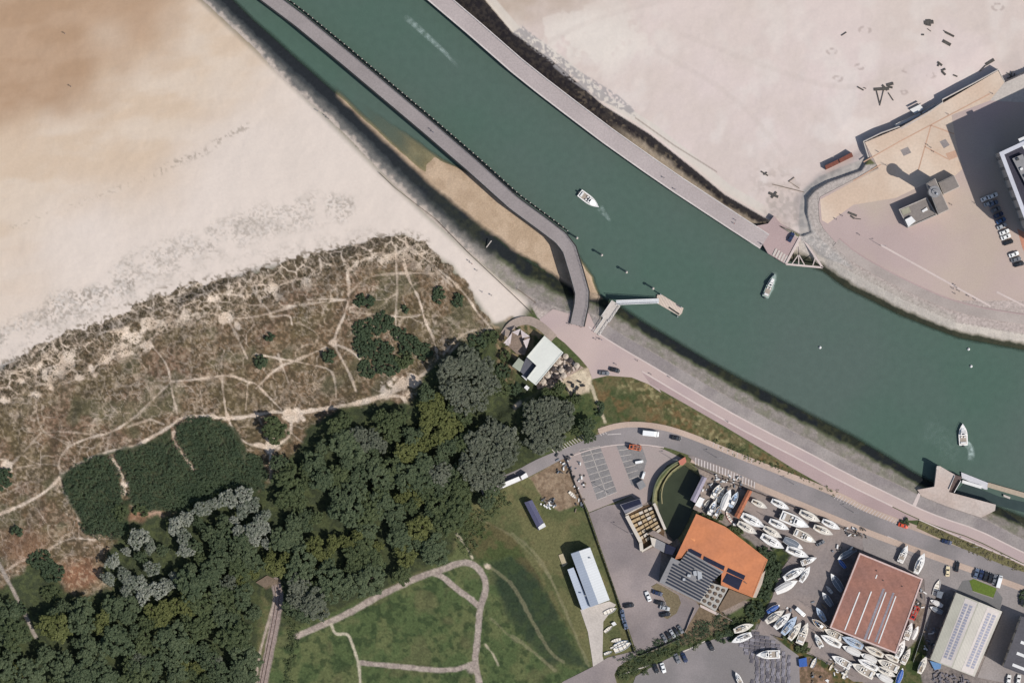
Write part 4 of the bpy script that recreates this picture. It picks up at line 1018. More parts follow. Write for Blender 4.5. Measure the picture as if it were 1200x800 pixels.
alu=mat('aluminium_spar',(.55,.55,.54),.4,.05,2,metal=.5)
tarpb=mat('blue_tarpaulin',(.03,.09,.30),.6,.15,3,.1,1)
tarpn=mat('navy_canvas',(.03,.04,.08),.8,.15,3)
tarpg=mat('grey_tarpaulin',lin(120,126,134,.8),.7,.15,3,.1,1)
pblue=mat('pale_blue_gelcoat',lin(186,200,216,.84),.35,.05,2)
teal=mat('teal_paint',(.06,.14,.17),.6,.15,2)
bluep=mat('mid_blue_paint',(.10,.20,.36),.55,.12,2)
orangep=mat('orange_paint',(.50,.13,.05),.6,.12,2)
redp=mat('red_paint',(.42,.05,.035),.5,.12,2)
yelp=mat('yellow_paint',(.60,.42,.15),.55,.12,2)
teak=mat('teak_deck',(.26,.19,.13),.85,.15,6)
rubber=mat('black_rubber',(.02,.02,.02),.9,.1,3)

def wpoly(pts,z): return [tuple(P(x,y,z)[:2]) for x,y in pts]
def T(lbl,cat,grp,root): return tag(root,lbl,cat,grp)

# ---- jetties
def jetty(name,center,w0,w1,ztop,zbot,deck,label,rail_left,rail_right,piles_side,edge):
    root=empty(name); root['_z']=0
    A_=offset_pl(center,w0); B_=offset_pl(center,w1)
    b=MB(); b.prism(wpoly(A_+B_[::-1],ztop),ztop-.5,ztop); b.build('deck',deck,root)
    for off,mt_,nm in edge:
        a=offset_pl(center,off-.8); c=offset_pl(center,off+.8)
        b=MB(); b.prism(wpoly(a+c[::-1],ztop),ztop-.55,ztop+.14); b.build('edge_beam',mt_,root)
    for off in piles_side:
        b=MB()
        for k,(x,y,an) in enumerate(walk(offset_pl(center,off),6.5)):
            p=P(x,y,ztop); b.cyl((p.x,p.y,zbot),(p.x,p.y,ztop-.3),.22,n=6)
        o=b.build('piles',woodd,root); o['kind']='stuff'
    for off in rail_left+rail_right:
        b=MB(); w_=walk(offset_pl(center,off),6)
        for (x,y,an),(x2,y2,_) in zip(w_[:-1],w_[1:]):
            p=P(x,y,ztop); q=P(x2,y2,ztop)
            b.bar((p.x,p.y,ztop),(p.x,p.y,ztop+1.1),.09)
            for h in (.55,1.1): b.bar((p.x,p.y,ztop+h),(q.x,q.y,ztop+h),.06)
        b.build('railing',steel,root)
    del root['_z']; tag(root,label,'jetty'); return root
JW=[(250,-60),(316,0),(380,47),(441,95),(500,147),(560,198),(600,233),(640,264),(660,280),(667,300),(676,330),(683,345),(684,358),(677,383)]
# centre line shifted to the surveyed deck middle
JWc=[(262,-45),(312,-5),(352,25),(402,66),(452,108),(502,150),(552,193),(602,238),(640,266),(657,279),(667,292),(675,318),(682,343),(681,358),(676,381)]
jw=jetty('timber_jetty',JWc,-8.2,8.2,6.6,-1.8,deckm,'long grey boardwalk jetty with a dogleg running down to the plaza',[-7.6],[7.6],[-6.5,0,6.5],[(-8.6,woodd,0),(8.4,woodd,0)])
# fender beam with pale heads on the channel side
b=MB(); c=MB()
FB=[p for p in offset_pl(JWc,-12) if p[1]<285]
wk=walk(FB,3.4)
for k,(x,y,a) in enumerate(wk):
    p=P(x,y,4.6); b.cyl((p.x,p.y,-1.8),(p.x,p.y,4.6),.18,n=5)
    if k%2==0: c.cyl((p.x,p.y,4.6),(p.x,p.y,4.75),.24,n=6)
for (x,y,_),(x2,y2,_) in zip(wk[:-1],wk[1:]):
    p=P(x,y,4);q=P(x2,y2,4); b.bar((p.x,p.y,4),(q.x,q.y,4),.3); b.bar((p.x,p.y,1.5),(q.x,q.y,1.5),.3)
r_=empty('fender_fence'); tag(r_,'dark timber fender fence with pale post heads along the channel side of the boardwalk','fence')
o=b.build('piles',woodd,r_); o['kind']='stuff'; o=c.build('post_caps',conc,r_); o['kind']='stuff'
JEc=[(440,-60),(513,-2),(560,35),(600,72),(650,112),(700,152),(766,200),(831,240),(870,262),(896,281)]
JEc=[(430,-72),(508,-7),(557,34.5),(605,76.5),(635,100.5),(665,123.5),(712,159),(760,193),(795,217),(830,240),(862,261),(896,283)]
je=jetty('masonry_jetty',JEc,-9.5,9.5,5.6,-1.8,decke,'straight pinkish jetty deck with white kerbs on the far side of the channel',[],[-9],[-8.6,8.6],[(-9.4,white,0),(9.4,white,0)])
# solid wall under it
b=MB(); b.prism(wpoly(offset_pl(JEc,-9.5)+offset_pl(JEc,9.5)[::-1],4.9),-2,5.0); b.build('wall',mat('jetty_masonry',(.10,.095,.085),.9,.3,1.2),je)
# low beach-side rail/fence west beach
b=MB(); wk=walk([(445,203),(465,222),(512,258),(550,297),(600,344),(625,368)],4)
for (x,y,_),(x2,y2,_) in zip(wk[:-1],wk[1:]):
    p=P(x,y,0);q=P(x2,y2,0); z1=zat(x,y);z2=zat(x2,y2)
    b.bar((p.x,p.y,z1-.2),(p.x,p.y,z1+1),.12); b.bar((p.x,p.y,z1+.9),(q.x,q.y,z2+.9),.10); b.bar((p.x,p.y,z1+.15),(q.x,q.y,z2+.15),.16,.5)
tag(b.build('sand_fence',wood),'thin timber fence along the edge of the left beach','fence')

# ---- channel posts
def channel_post(x,y,lbl):
    r=empty('channel_post'); p=P(x,y,0); r.location=(p.x,p.y,0)
    b=MB(); b.cyl((0,0,-2),(0,0,4.2),.26,.24,8); b.build('pile',woodd,r)
    b=MB(); b.cyl((0,0,4.2),(0,0,4.7),.6,.5,8); b.cyl((0,0,4.7),(0,0,5.1),.5,.12,8); b.build('head',conc,r)
    b=MB(); b.bar((.3,.35,-1),(.3,.35,4.6),.12); b.bar((-.3,.35,-1),(-.3,.35,4.6),.12)
    for k in range(8): b.bar((-.3,.35,.3+k*.5),(.3,.35,.3+k*.5),.06)
    b.build('ladder',steel,r); tag(r,lbl,'mooring post','mooring posts in the channel')
channel_post(676,279,'mooring post at the end of the jetty fender fence')
channel_post(705,299,'pale headed mooring post nearest below the jetty dogleg in open water')
channel_post(734,319,'middle pale headed mooring post between jetty and pontoon')
channel_post(765,338,'mooring post just left of the pontoon landing stage')
# ---- gangway and landing pontoon
def gangway(a,b_,w,z0,z1,name,label,m):
    r=empty(name); A_=P(*a,z0); B_=P(*b_,z1); d=(B_-A_).normalized(); n=Vector((-d.y,d.x,0)).normalized()*w/2
    q=MB(); q.bar(A_,B_,w,.25); q.build('deck',m,r)
    for s in (-1,1):
        q=MB(); N_=max(3,int((B_-A_).length/1.8))
        for k in range(N_):
            u=A_.lerp(B_,k/N_)+n*s; v=A_.lerp(B_,(k+1)/N_)+n*s
            q.bar(u,u+Vector((0,0,1.1)),.10); q.bar(u+Vector((0,0,1.1)),v+Vector((0,0,1.1)),.14); q.bar(u,v+Vector((0,0,1.1)),.08)
        q.build('truss',wht,r)
    tag(r,label,'gangway'); return r
gangway((709,374),(722,355),4.2,6.2,5.4,'access_bridge','short wide pale bridge from the promenade down over the stone bank',conc)
gangway((699,391),(711,373),2.6,6.2,6.15,'access_ramp','narrow pale ramp crossing the grey walkway to the bridge',conc)
gangway((722,354.5),(772,352.5),1.9,5.2,1.0,'gangway','long slender gangway with pale truss sides reaching the landing pontoon',steel)
r=empty('landing_pontoon'); tag(r,'beige timber landing pontoon on the water at the gangway foot','pontoon')
b=MB(); b.prism(wpoly([(770,345.5),(776,345.5),(801,361),(799,367),(796,370),(769.5,355)],.7),-.3,.7); b.build('deck',mat('pontoon_planks',lin(206,188,172,.8),.85,.1,2,wave=(math.radians(-30),1.0,.15)),r)
b=MB(); b.prism(wpoly([(783,360.5),(784,359),(796.5,367.5),(795.5,369)],.72),.6,.74); b.build('slot',woodd,r)
b=MB()
for x,y in ((774,345),(798,360),(794,371)): p=P(x,y,0); b.cyl((p.x,p.y,-2),(p.x,p.y,3.2),.25,n=8)
b.build('guide_piles',steel,r)
# ---- steel triangular frame at the quay head
r=empty('steel_truss'); tag(r,'white triangular lattice frame over the dark corner of the quay','frame')
tri=[(921,309.5),(939,277),(964,313.5)]
b=MB()
pts=[P(x,y,5.6) for x,y in tri]
for i in range(3): b.bar(pts[i],pts[(i+1)%3],.8,.35)
b.build('outer_beams',kerb,r)
b=MB(); m0=P(936,298,5.6)
for q in ((936,289),(927,311),(936,311.5),(944,312.5)): b.bar(m0,P(*q,5.6),.38,.25)
b.bar(P(952,312.8,5.6),P(955.5,302,5.6),.38,.25); b.bar(P(936,298,5.6),P(935,284,5.6),.38,.25)
b.build('lattice',kerb,r)
b=MB()
for q in tri+[(936,311)]: p=P(*q,0); b.cyl((p.x,p.y,-2.5),(p.x,p.y,5.5),.3,n=8)
b.build('piles',woodd,r)
# steps and slots beside it
r=empty('quay_steps'); tag(r,'pale concrete steps going down from the quay corner to the water','steps')
b=MB()
for k in range(5):
    b.prism(wpoly([(905+k*3.2,299+k*2),(909+k*3.2,291+k*2),(911+k*3.2,292+k*2),(907+k*3.2,300.5+k*2)],5.5-k*.0),5.4,5.85-k*.06)
b.build('treads',conc,r)
b=MB(); b.bar(P(921,309,5.7),P(938,277,5.7),.9,.5); b.build('edge_beam',kerb,r)
# ---- plaza stairs (amphitheatre) + sea wall
outer=[(1030,193),(1009,200.6),(985,209),(970,215.6),(955,224),(950,234),(949,249),(953,268),(962,281)]
inner=[(1030,197),(1000,210.5),(985,217),(971,224),(961,230.5),(958.5,240),(960,257),(965,268),(977,283)]
o_=resample(smooth_pl(outer),30); i_=resample(smooth_pl(inner),30)
r=empty('plaza_steps'); tag(r,'curved grey stone steps round the beach corner of the plaza','steps')
stp=mat('step_stone',lin(142,134,134,.8),.9,.12,1.5,.1,.2)
for k in range(6):
    t0=k/6; b=MB(); pa=[(a[0]*(1-t0)+c[0]*t0,a[1]*(1-t0)+c[1]*t0) for a,c in zip(o_,i_)]
    t1=(k+1)/6; pb=[(a[0]*(1-t1)+c[0]*t1,a[1]*(1-t1)+c[1]*t1) for a,c in zip(o_,i_)]
    b.prism(wpoly(pa+pb[::-1],LAND),2.0,4.25+k*.31); b.build('tread',stp,r)
r=empty('sea_wall'); tag(r,'beach wall holding up the pale seafront promenade','wall')
SW=[(1018,184.5),(1012.3,166),(1033,156),(1054,148.6),(1056,151),(1080,137.5),(1105,120.5),(1104.5,117),(1140,98.5),(1170,82),(1177,96)]
b=MB(); b.prism(wpoly(offset_pl(SW,-.9)+offset_pl(SW,.5)[::-1],LAND),1.5,LAND+.14); b.build('wall',conc,r)
r=empty('beach_stair'); tag(r,'white beach stair landing stepping down in front of the sea wall','steps')
b=MB()
for q,z1 in (([(1048,146),(1078,132),(1079.5,135),(1050,149)],3.7),([(1066,128.5),(1078,122.5),(1083,128),(1073,134)],3.5),([(1080,132),(1096,122.5),(1098,126),(1083,134)],3.8)): b.prism(wpoly(q,3.5),2,z1)
b.build('landing',wht,r)
b=MB(); b.bar(P(1049,145.5,4.1),P(1078,131,4.1),.2,.9); b.bar(P(1067,127,4.2),P(1079,121,4.2),.25,.9); b.bar(P(1081,130,4.2),P(1096,121,4.2),.2,.9); b.build('handrail',dkst,r)

# ---------------------------------------------------------------- buildings
def facade(b_w,root,poly,z0,z1,step=4.5,win=(1.3,1.2),sill=1.0,skip=(),name='window'):
    n=len(poly)
    for i in range(n):
        if i in skip: continue
        a=Vector((*poly[i],0)); c=Vector((*poly[(i+1)%n],0)); L=(c-a).length
        if L<step: continue
        d=(c-a)/L; k=int(L/step); ar=1
        nn=Vector((d.y,-d.x,0))
        fl=max(1,int((z1-z0)/3.0))
        q=MB()
        for f_ in range(fl):
            for j in range(k):
                m_=a+d*(L*(j+.5)/k); zz=z0+sill+f_*3.0
                if zz+win[1]>z1-.3: continue
                p0=m_-d*win[0]/2; p1=m_+d*win[0]/2
                q.prism([tuple((p0-nn*.06)[:2]),tuple((p0+nn*.06)[:2]),tuple((p1+nn*.06)[:2]),tuple((p1-nn*.06)[:2])],zz,zz+win[1])
        if q.f: q.build(name,glass,root)
def ccw(poly):
    n=len(poly); ar=sum(poly[i][0]*poly[(i+1)%n][1]-poly[(i+1)%n][0]*poly[i][1] for i in range(n))
    return poly if ar>0 else poly[::-1]
def inset(poly,d):
    c=Vector((sum(p[0] for p in poly)/len(poly),sum(p[1] for p in poly)/len(poly)))
    out=[];n=len(poly); poly=ccw(poly)
    for i in range(n):
        p=Vector(poly[i]); a=Vector(poly[i-1]); b=Vector(poly[(i+1)%n])
        e1=(p-a).normalized(); e2=(b-p).normalized(); n1=Vector((-e1.y,e1.x)); n2=Vector((-e2.y,e2.x))
        k=(n1+n2); k=k/max(.3,k.length_squared)*2
        out.append(tuple(p+k*d))
    return out
def flat_building(name,label,poly_px,h,wallm,roofm,parapet=.4,parm=None,z0=LAND,windows=True,par_w=.35,cat='building'):
    root=empty(name); tag(root,label,cat); top=z0+h
    poly=ccw(wpoly(poly_px,top))
    ins=inset(poly,.0)
    b=MB(); b.prism(poly,z0-.3,top-.25); b.build('wall',wallm,root)
    b=MB(); b.prism(inset(poly,.02),top-.25,top); rf=b.build('roof',roofm,root)
    if parapet:
        inn=inset(poly,par_w); b=MB(); n=len(poly)
        out=inset(poly,-.08)
        for i in range(n):
            j=(i+1)%n; b.prism([out[i],out[j],inn[j],inn[i]],top-.3,top+parapet)
        b.build('parapet',parm or wallm,root)
    if windows:
        facade(b,root,poly,z0,top)
    return root,rf,poly,top
def roofbox(root,rf,poly_px,z,h,m,name='rooflight'):
    b=MB(); b.prism(ccw(wpoly(poly_px,z)),z-.1,z+h); return b.build(name,m,rf if rf is not None else root)
def lerp2(a,b,t): return (a[0]+(b[0]-a[0])*t,a[1]+(b[1]-a[1])*t)
def quad(c,u0,v0,u1,v1):
    """sub-rectangle of a px quad c=[tl,tr,br,bl]"""
    f=lambda u,v: lerp2(lerp2(c[0],c[1],u),lerp2(c[3],c[2],u),v)
    return [f(u0,v0),f(u1,v0),f(u1,v1),f(u0,v1)]

# red roofed boat hall
redroof=mat('red_brown_roof_sheet',lin(148,108,96,.8),.88,.12,1.2,.12,.08,wave=(math.radians(-27),3.2,.06),alt=(lin(160,114,98,.8),.1))
RC=[(1007.5,647.5),(1081.3,677.8),(1050,765.3),(972.5,735)]
rt,rf,poly,top=flat_building('boat_hall','big hall with red brown ribbed roof and pale edge in the boatyard',RC,8.5,mat('red_cladding',lin(150,110,98,.8),.8,.1,1),redroof,.25,mat('pale_trim',lin(206,180,172,.8),.7),windows=False,par_w=.55)
grst=mat('faded_grey_sheet',lin(140,134,140,.8),.8,.2,1.5,.15,.2)
for u,v0,v1 in ((.20,.42,.98),(.355,.36,.98),(.555,.30,.98),(.71,.30,.98)):
    roofbox(rt,rf,quad(RC,u,v0+.03,u+.017,v1-.02),top,.18,wht)
for u,v0,v1,w in ((.50,.30,.98,.035),(.655,.30,.96,.03)):
    roofbox(rt,rf,quad(RC,u,v0,u+w,v1),top,.05,grst,'faded_sheet')
roofbox(rt,rf,quad(RC,.345,.17,.36,.22),top,.18,wht)
for u,v in ((.46,.2),(.32,.12),(.75,.18)): roofbox(rt,rf,quad(RC,u,v,u+.012,v+.012),top,.5,dkst,'vent')
dr=MB(); a=Vector(poly[0]); 
# big sliding doors on the west face
W0=P(972.5,735,LAND); W1=P(1007.5,647.5,LAND); d=(W1-W0); dl=d.length; d.normalize(); nn=Vector((-d.y,d.x,0))
for k in range(3):
    q=MB(); s0=W0+d*(dl*(.08+k*.3)); s1=W0+d*(dl*(.30+k*.3))
    q.prism([tuple((s0+nn*.12)[:2]),tuple((s1+nn*.12)[:2]),tuple((s1-nn*.1)[:2]),tuple((s0-nn*.1)[:2])],LAND,LAND+5.5); q.build('door',wht,rt)
# gable hall helper
def gable_hall(name,label,c,h,hr,wallm,m1,m2,ridge=.5,cat='building'):
    """c: px quad [tl,tr,br,bl]; ridge runs from top edge to bottom edge"""
    root=empty(name); tag(root,label,cat); top=LAND+h
    poly=ccw(wpoly(c,top)); b=MB(); b.prism(poly,LAND-.3,top-.05); b.build('wall',wallm,root)
    tl,tr,br,bl=[P(*q,top) for q in c]; r0=P(*lerp2(c[0],c[1],ridge),top+hr); r1=P(*lerp2(c[3],c[2],ridge),top+hr)
    th=Vector((0,0,.12))
    obs=[]
    for (e0,e1,m_) in ((tl,bl,m1),(tr,br,m2)):
        b=MB(); vs=[e0,r0,r1,e1,e0-th,r0-th,r1-th,e1-th]
        b.add(vs,[(0,1,2,3),(7,6,5,4),(0,4,5,1),(1,5,6,2),(2,6,7,3),(3,7,4,0)])
        obs.append(b.build('roof',m_,root))
    b=MB(); b.add([tl-th,tr-th,r0-th*1.2],[(0,1,2)]); b.add([bl-th,br-th,r1-th*1.2],[(0,2,1)]); b.build('gable',wallm,root)
    facade(None,root,poly,LAND,top,step=6)
    return root,obs,(tl,tr,br,bl,r0,r1)
def slope_panel(o_parent,e0,e1,r0,r1,u0,v0,u1,v1,m,name,lift=.06,th=.06):
    f=lambda u,v:(e0.lerp(r0,u)).lerp(e1.lerp(r1,u),v)+Vector((0,0,lift))
    q=[f(u0,v0),f(u1,v0),f(u1,v1),f(u0,v1)]; t=Vector((0,0,th))
    b=MB(); b.add([p+t for p in q]+[p-Vector((0,0,.08)) for p in q],[(0,1,2,3),(7,6,5,4),(0,4,5,1),(1,5,6,2),(2,6,7,3),(3,7,4,0)])
    return b.build(name,m,o_parent)
crA=mat('cream_roof_sheet',lin(188,184,168,.8),.8,.06,1.5,.08,.1,wave=(math.radians(-26),1.2,.05))
crB=mat('pale_roof_sheet',lin(196,190,178,.8),.8,.06,1.5,.08,.1,wave=(math.radians(-26),1.2,.05))
CCr=[(1120.5,694),(1174.5,716),(1142,792.5),(1090,772.5)]
rt,obs,(tl,tr,br,bl,r0,r1)=gable_hall('storage_hall','cream hall with two long bands of solar panels on its roof',CCr,7,1.2,mat('cream_cladding',lin(196,188,172,.8),.8,.1,1),crA,crB)
pan=mat('solar_glass',(.27,.27,.32),.45,.2,3,.1,.5); palest=mat('white_roof_strip',lin(212,202,194,.8),.7,.06)
for (e0,e1,ob,uu) in ((tl,bl,obs[0],(.42,.94)),(tr,br,obs[1],(.1,.62))):
    slope_panel(ob,e0,e1,r0,r1,uu[0],.02,uu[1],.985,palest,'pale_strip',.03,.04)
    for s in (0,1):
        w=(uu[1]-uu[0]); a0=uu[0]+w*(.12+.40*s); a1=a0+w*.26
        for k in range(20): slope_panel(ob,e0,e1,r0,r1,a0,.09+k*.041,a1,.09+k*.041+.032,pan,'solar_panel',.10,.05)
# dark hall bottom right
dk=mat('dark_grey_roof',lin(92,90,94,.8),.85,.12,1.2,.1,.1)
DR=[(1197.5,722),(1262,748),(1240,806),(1176,781)]
rt,rf,poly,top=flat_building('grey_workshop','dark grey roofed workshop with white roof bars cut by the right edge',DR,9,wallc,dk,.3,dk)
for v in (.17,.42,.64,.87): roofbox(rt,rf,quad(DR,.13,v,.6,v+.055),top,.12,wht)
# white hangar in the meadow
WH=[(669,648.5),(691.5,641),(714.5,702.5),(683,714.5)]
hm1=mat('blue_grey_roof_sheet',lin(186,194,206,.8),.6,.04,1.5,.05,.1,wave=(math.radians(70),1.1,.05)); hm2=mat('white_roof_sheet',lin(208,210,210,.8),.6,.04,1.5,.05,.1,wave=(math.radians(70),1.1,.05))
rt,obs,_=gable_hall('club_hangar','white and pale blue gabled hangar standing in the meadow',[(669,648.5),(691.5,641),(714.5,702.5),(692,711)],5.5,1.6,mat('white_cladding',lin(204,206,208,.8),.7,.05,1),hm1,hm2,.42)
b=MB(); b.prism(ccw(wpoly([(665,667),(672,664.5),(691.7,710.5),(682,714.5)],LAND+4)),LAND-.2,LAND+4); b.build('annex',hm1,rt)
for x,y in ((684,697),(690,653)): roofbox(rt,None,[(x,y),(x+2.5,y),(x+2.5,y+1),(x,y+1)],LAND+6.4,.5,steel,'vent')
sheet('hardstanding',[(654.5,650),(660,648),(665,660),(659.5,664)],LAND+.2,mat('tan_concrete',lin(186,172,142),.9))
# club house by the beach
rr_=mat('white_membrane_roof',lin(214,214,204,.84),.7,.03,1.2,.04,.1); 
rt,rf,poly,top=flat_building('beach_cafe','white flat roofed beach cafe beside the pink plaza',[(638,393.5),(660,413),(628,451),(617.5,443),(629,428.2),(617.5,418)],5.2,wallc,rr_,.18,rr_)
b=MB(); b.prism(ccw(wpoly([(617.2,418.2),(628.6,428.2),(617.2,442.6),(609.5,435),(614.3,424)],LAND+3.3)),LAND-.3,LAND+3.3); an=b.build('annex',mat('dark_flat_roof',lin(96,96,102,.8),.9,.1,1),rt)
b=MB(); b.prism(ccw(wpoly([(608,419),(614,424),(609.3,435.5),(600,429)],LAND+3.5)),LAND-.3,LAND+3.5); b.build('annex',mat('sage_roof',lin(160,164,146,.8),.9,.08,1),rt)
b=MB(); b.prism(ccw(wpoly([(611,440),(613,439),(618,444),(617,446)],LAND+2.4)),LAND,LAND+2.4); b.build('store',wht,rt)
b=MB(); b.prism(ccw(wpoly([(614,454),(617,451),(620.5,454),(618,457.5)],LAND+2.2)),LAND-.1,LAND+2.2)
o=b.build('kiosk_box',wht); tag(o,'small white box off the bottom corner of the beach cafe','shed')
# shade sails over the garden
r=empty('shade_sail_garden'); tag(r,'torn looking white shade sails over a brown garden terrace by the cafe','canopy')
b=MB(); b.prism(ccw(wpoly([(600,388),(612,390),(622,396),(615,416),(606,415),(594,404)],LAND+.8)),LAND-.3,LAND+.8); b.build('terrace',mat('brown_terrace',lin(138,120,106,.8),.95,.2,1.5,.2,.3),r)
sail=mat('sail_cloth',lin(206,192,188,.84),.8,.1,1)
for q in (([(600,389,3.4),(610,385,3.0),(607,393,3.6)]),([(590,402,3.0),(600,390,3.5),(598,403,3.1)]),([(610,386,3),(621,394,3.3),(612,396,2.9)]),([(613,399,3),(621,396,3.3),(617,409,2.7)]),([(592,404,2.8),(597,405,3.2),(596,398,3.4)])):
    b=MB(); v=[P(x,y,LAND+z) for x,y,z in q]; t=Vector((0,0,.05)); b.add([*v,*[p-t for p in v]],[(0,1,2),(5,4,3),(0,3,4,1),(1,4,5,2),(2,5,3,0)]); b.build('sail',sail,r)
    
# sailing centre: orange roof + solar roof + lantern roof
OR=[(816,602),(850,617),(880,640),(899.5,655.5),(882,699.5),(845,685),(846,671),(806,645),(802,652),(791,655)]
orm=mat('orange_roof_membrane',lin(200,130,92,.78),.9,.07,.8,.08,.05,wave=(math.radians(62),7,.035),alt=(lin(208,134,92,.78),.12))
rt,rf,poly,top=flat_building('sailing_centre','sailing centre with big orange roof and dark solar rows beside the pond',OR,5.0,mat('timber_cladding',(.22,.15,.10),.9,.15,2),orm,.12,orm)
nav=mat('navy_rooflight_glass',(.02,.022,.04),.25,.15,1)
for q in ([(806.5,643),(810,642.5),(822.5,649),(821,653.5),(806,646)],[(825,651),(849.5,663),(848,668),(824,656)],[(853.5,665),(873.5,674),(871.5,679),(851.5,669.5)],[(852,671),(870.5,679),(865.5,691),(846.5,681)]): roofbox(rt,rf,q,top,.16,nav)
roofbox(rt,rf,[(873,681),(876,684),(874,683),(871,681)],top,.3,dkst,'vent')
roofbox(rt,rf,[(809,630),(815,632),(814,634),(812,633)],top,.03,mat('roof_patch',lin(226,150,100)),'patch')
SRp=[(787,652.5),(797,657.5),(806,645.5),(848,669.5),(832,682.5),(820,705.5),(772.5,682)]
lead=mat('grey_roof_deck',lin(142,140,140,.8),.85,.1,1.2)
b=MB(); b.prism(ccw(wpoly(SRp,LAND+5.6)),LAND-.3,LAND+5.6); so_=b.build('solar_roof',lead,rt)
solm=mat('solar_rows',(.03,.035,.05),.3,.2,3)
QS=[(806,645.5),(848,669.5),(820,706),(778,684)]
for k in range(12):
    v=.05+k*.078; 
    u0=-.16 if k>4 else 0.02; u0=max(u0,-.16); u1=.96 if k<7 else .98
    if k>4: u0=.0-.02*(k-4)*-1-.12
    for (a0,a1) in (((u0,.38),(.62,u1)) if 3<=k<=6 else ((u0,u1),)):
        roofbox(rt,so_,quad(QS,a0,v,a1,v+.045),LAND+5.6,.35,solm,'solar_row')
for q in ([(812,669),(816,668),(817,674),(813,674)],[(817,668),(822,670),(823,677),(818,679)],[(806,672),(810,673),(809,676),(805,675)],[(800,677),(803,677),(803,680),(800,680)]): roofbox(rt,so_,q,LAND+5.6,.9,steel,'roof_unit')
GRp=[(832.5,682),(853.5,688.5),(838.5,716),(819.5,705)]
b=MB(); b.prism(ccw(wpoly(GRp,LAND+4.2)),LAND-.3,LAND+4.2); g_=b.build('lantern_roof',mat('pale_grey_roof',lin(176,172,164,.8),.9,.08),rt)
for i in range(3):
    for j in range(4):
        u=.14+i*.31; v=.08+j*.23; p=quad(GRp,u,v,u+.16,v+.15)
        c=P(*lerp2(p[0],p[2],.5),LAND+4.2); q=MB(); q.cyl((c.x,c.y,LAND+4.1),(c.x,c.y,LAND+4.7),.85,.7,10); q.build('lantern',mat('lantern_brown',lin(104,88,74,.8),.6,.3,3),g_)
b=MB(); b.prism(ccw(wpoly([(855,690),(881,700),(872,703),(844,717),(842,712)],LAND+2.5)),LAND-.3,LAND+2.5); b.build('low_roof',mat('brown_roof',lin(124,106,88,.8),.95,.15,1.5),rt)
b=MB(); b.prism(ccw(wpoly([(882,699.5),(884,692),(893,672),(897,668),(893,684),(886,700)],LAND+3)),LAND-.2,LAND+3); b.build('gutter_deck',mat('pale_ledge',lin(190,176,162,.8),.9,.1),rt)
b=MB(); b.prism(ccw(wpoly([(820,708),(824,709),(843,719),(841,721),(821,711)],LAND+.5)),LAND,LAND+.5); b.build('terrace_wall',kerb,rt)

# mussel and barrel works beside the pond
r=empty('courtyard_works'); tag(r,'walled yard with dark solar shed and beige stores left of the pond','building')
wl=mat('cream_wall',lin(208,198,184,.8),.9,.05)
def wallpx(pts,w,h,m,name='wall'):
    a=[P(x,y,LAND+h) for x,y in pts]; b=MB()
    for p,q in zip(a[:-1],a[1:]):
        d=(q-p).normalized(); n=Vector((-d.y,d.x,0))*w/2; b.prism(ccw([tuple((p-n)[:2]),tuple((p+n)[:2]),tuple((q+n)[:2]),tuple((q-n)[:2])]),LAND-.2,LAND+h)
    return b.build(name,m,r)
b=MB(); b.prism(ccw(wpoly([(726.5,591),(750.5,583.5),(753,592.5),(732.5,601.5)],LAND+4)),LAND-.2,LAND+4); ro=b.build('solar_shed',mat('grey_shed_wall',lin(130,128,134,.8),.8),r)
roofbox(r,ro,[(728,591.5),(749.5,584.5),(751.5,590),(732,597.5)],LAND+4,.2,nav,'solar_panel')
wallpx([(734.5,604),(751,635),(752,645)],1.5,3.0,wl); wallpx([(766.5,589.5),(779.5,620)],1.1,3.0,wl); wallpx([(752,646),(764.5,638.5)],.7,2.6,wl,'end_wall'); wallpx([(733,603),(753,592.5)],.5,2.8,wl,'cross_wall')
bgx=mat('beige_tiles',lin(184,160,124,.8),.95,.3,2.0); bgd=mat('brown_soil',lin(100,80,60,.8),.95,.3,2)
b=MB(); b.prism(ccw(wpoly([(734.5,603),(753,593),(765,590),(779,620),(778,628),(764,638),(752,645)],LAND+.2)),LAND-.1,LAND+.2); b.build('yard_floor',bgd,r)
QY=[(736,604),(765,592),(778,622),(752,642)]
for i in range(7):
    for j in range(5):
        if rnd.random()<.06 or (i==6 and j<1): continue
        u=.06+j*.18+rnd.uniform(-.02,.02); v=.03+i*.135; q=quad(QY,u,v,u+.14+rnd.uniform(0,.03),v+.085)
        b=MB(); b.prism(ccw(wpoly(q,LAND+1)),LAND+.1,LAND+rnd.uniform(.7,1.3)); b.build('stack',rnd.choice((bgx,bgx,wl,mat('pale_tiles',lin(200,184,160,.8),.95,.2,2))),r)
b=MB(); b.prism(ccw(wpoly([(759,625),(766,621),(788,634.5),(784,637),(778,634.5)],LAND+3.2)),LAND-.2,LAND+3.2); b.build('brown_roof',mat('taupe_roof',lin(142,128,120,.8),.9,.1),r)
b=MB(); b.prism(ccw(wpoly([(762,629),(769,631),(767,641),(764,638)],LAND+3.4)),LAND-.2,LAND+3.4); b.build('white_roof',wl,r)
b=MB(); b.prism(ccw(wpoly([(769,631),(780,636.5),(778,647),(767,641)],LAND+3.3)),LAND-.2,LAND+3.3); b.build('grey_roof',lead,r)
b=MB(); b.prism(ccw(wpoly([(780.3,636.7),(793,642),(788,650),(778.5,647.5)],LAND+3.5)),LAND-.2,LAND+3.5); b.build('navy_roof',nav,r)
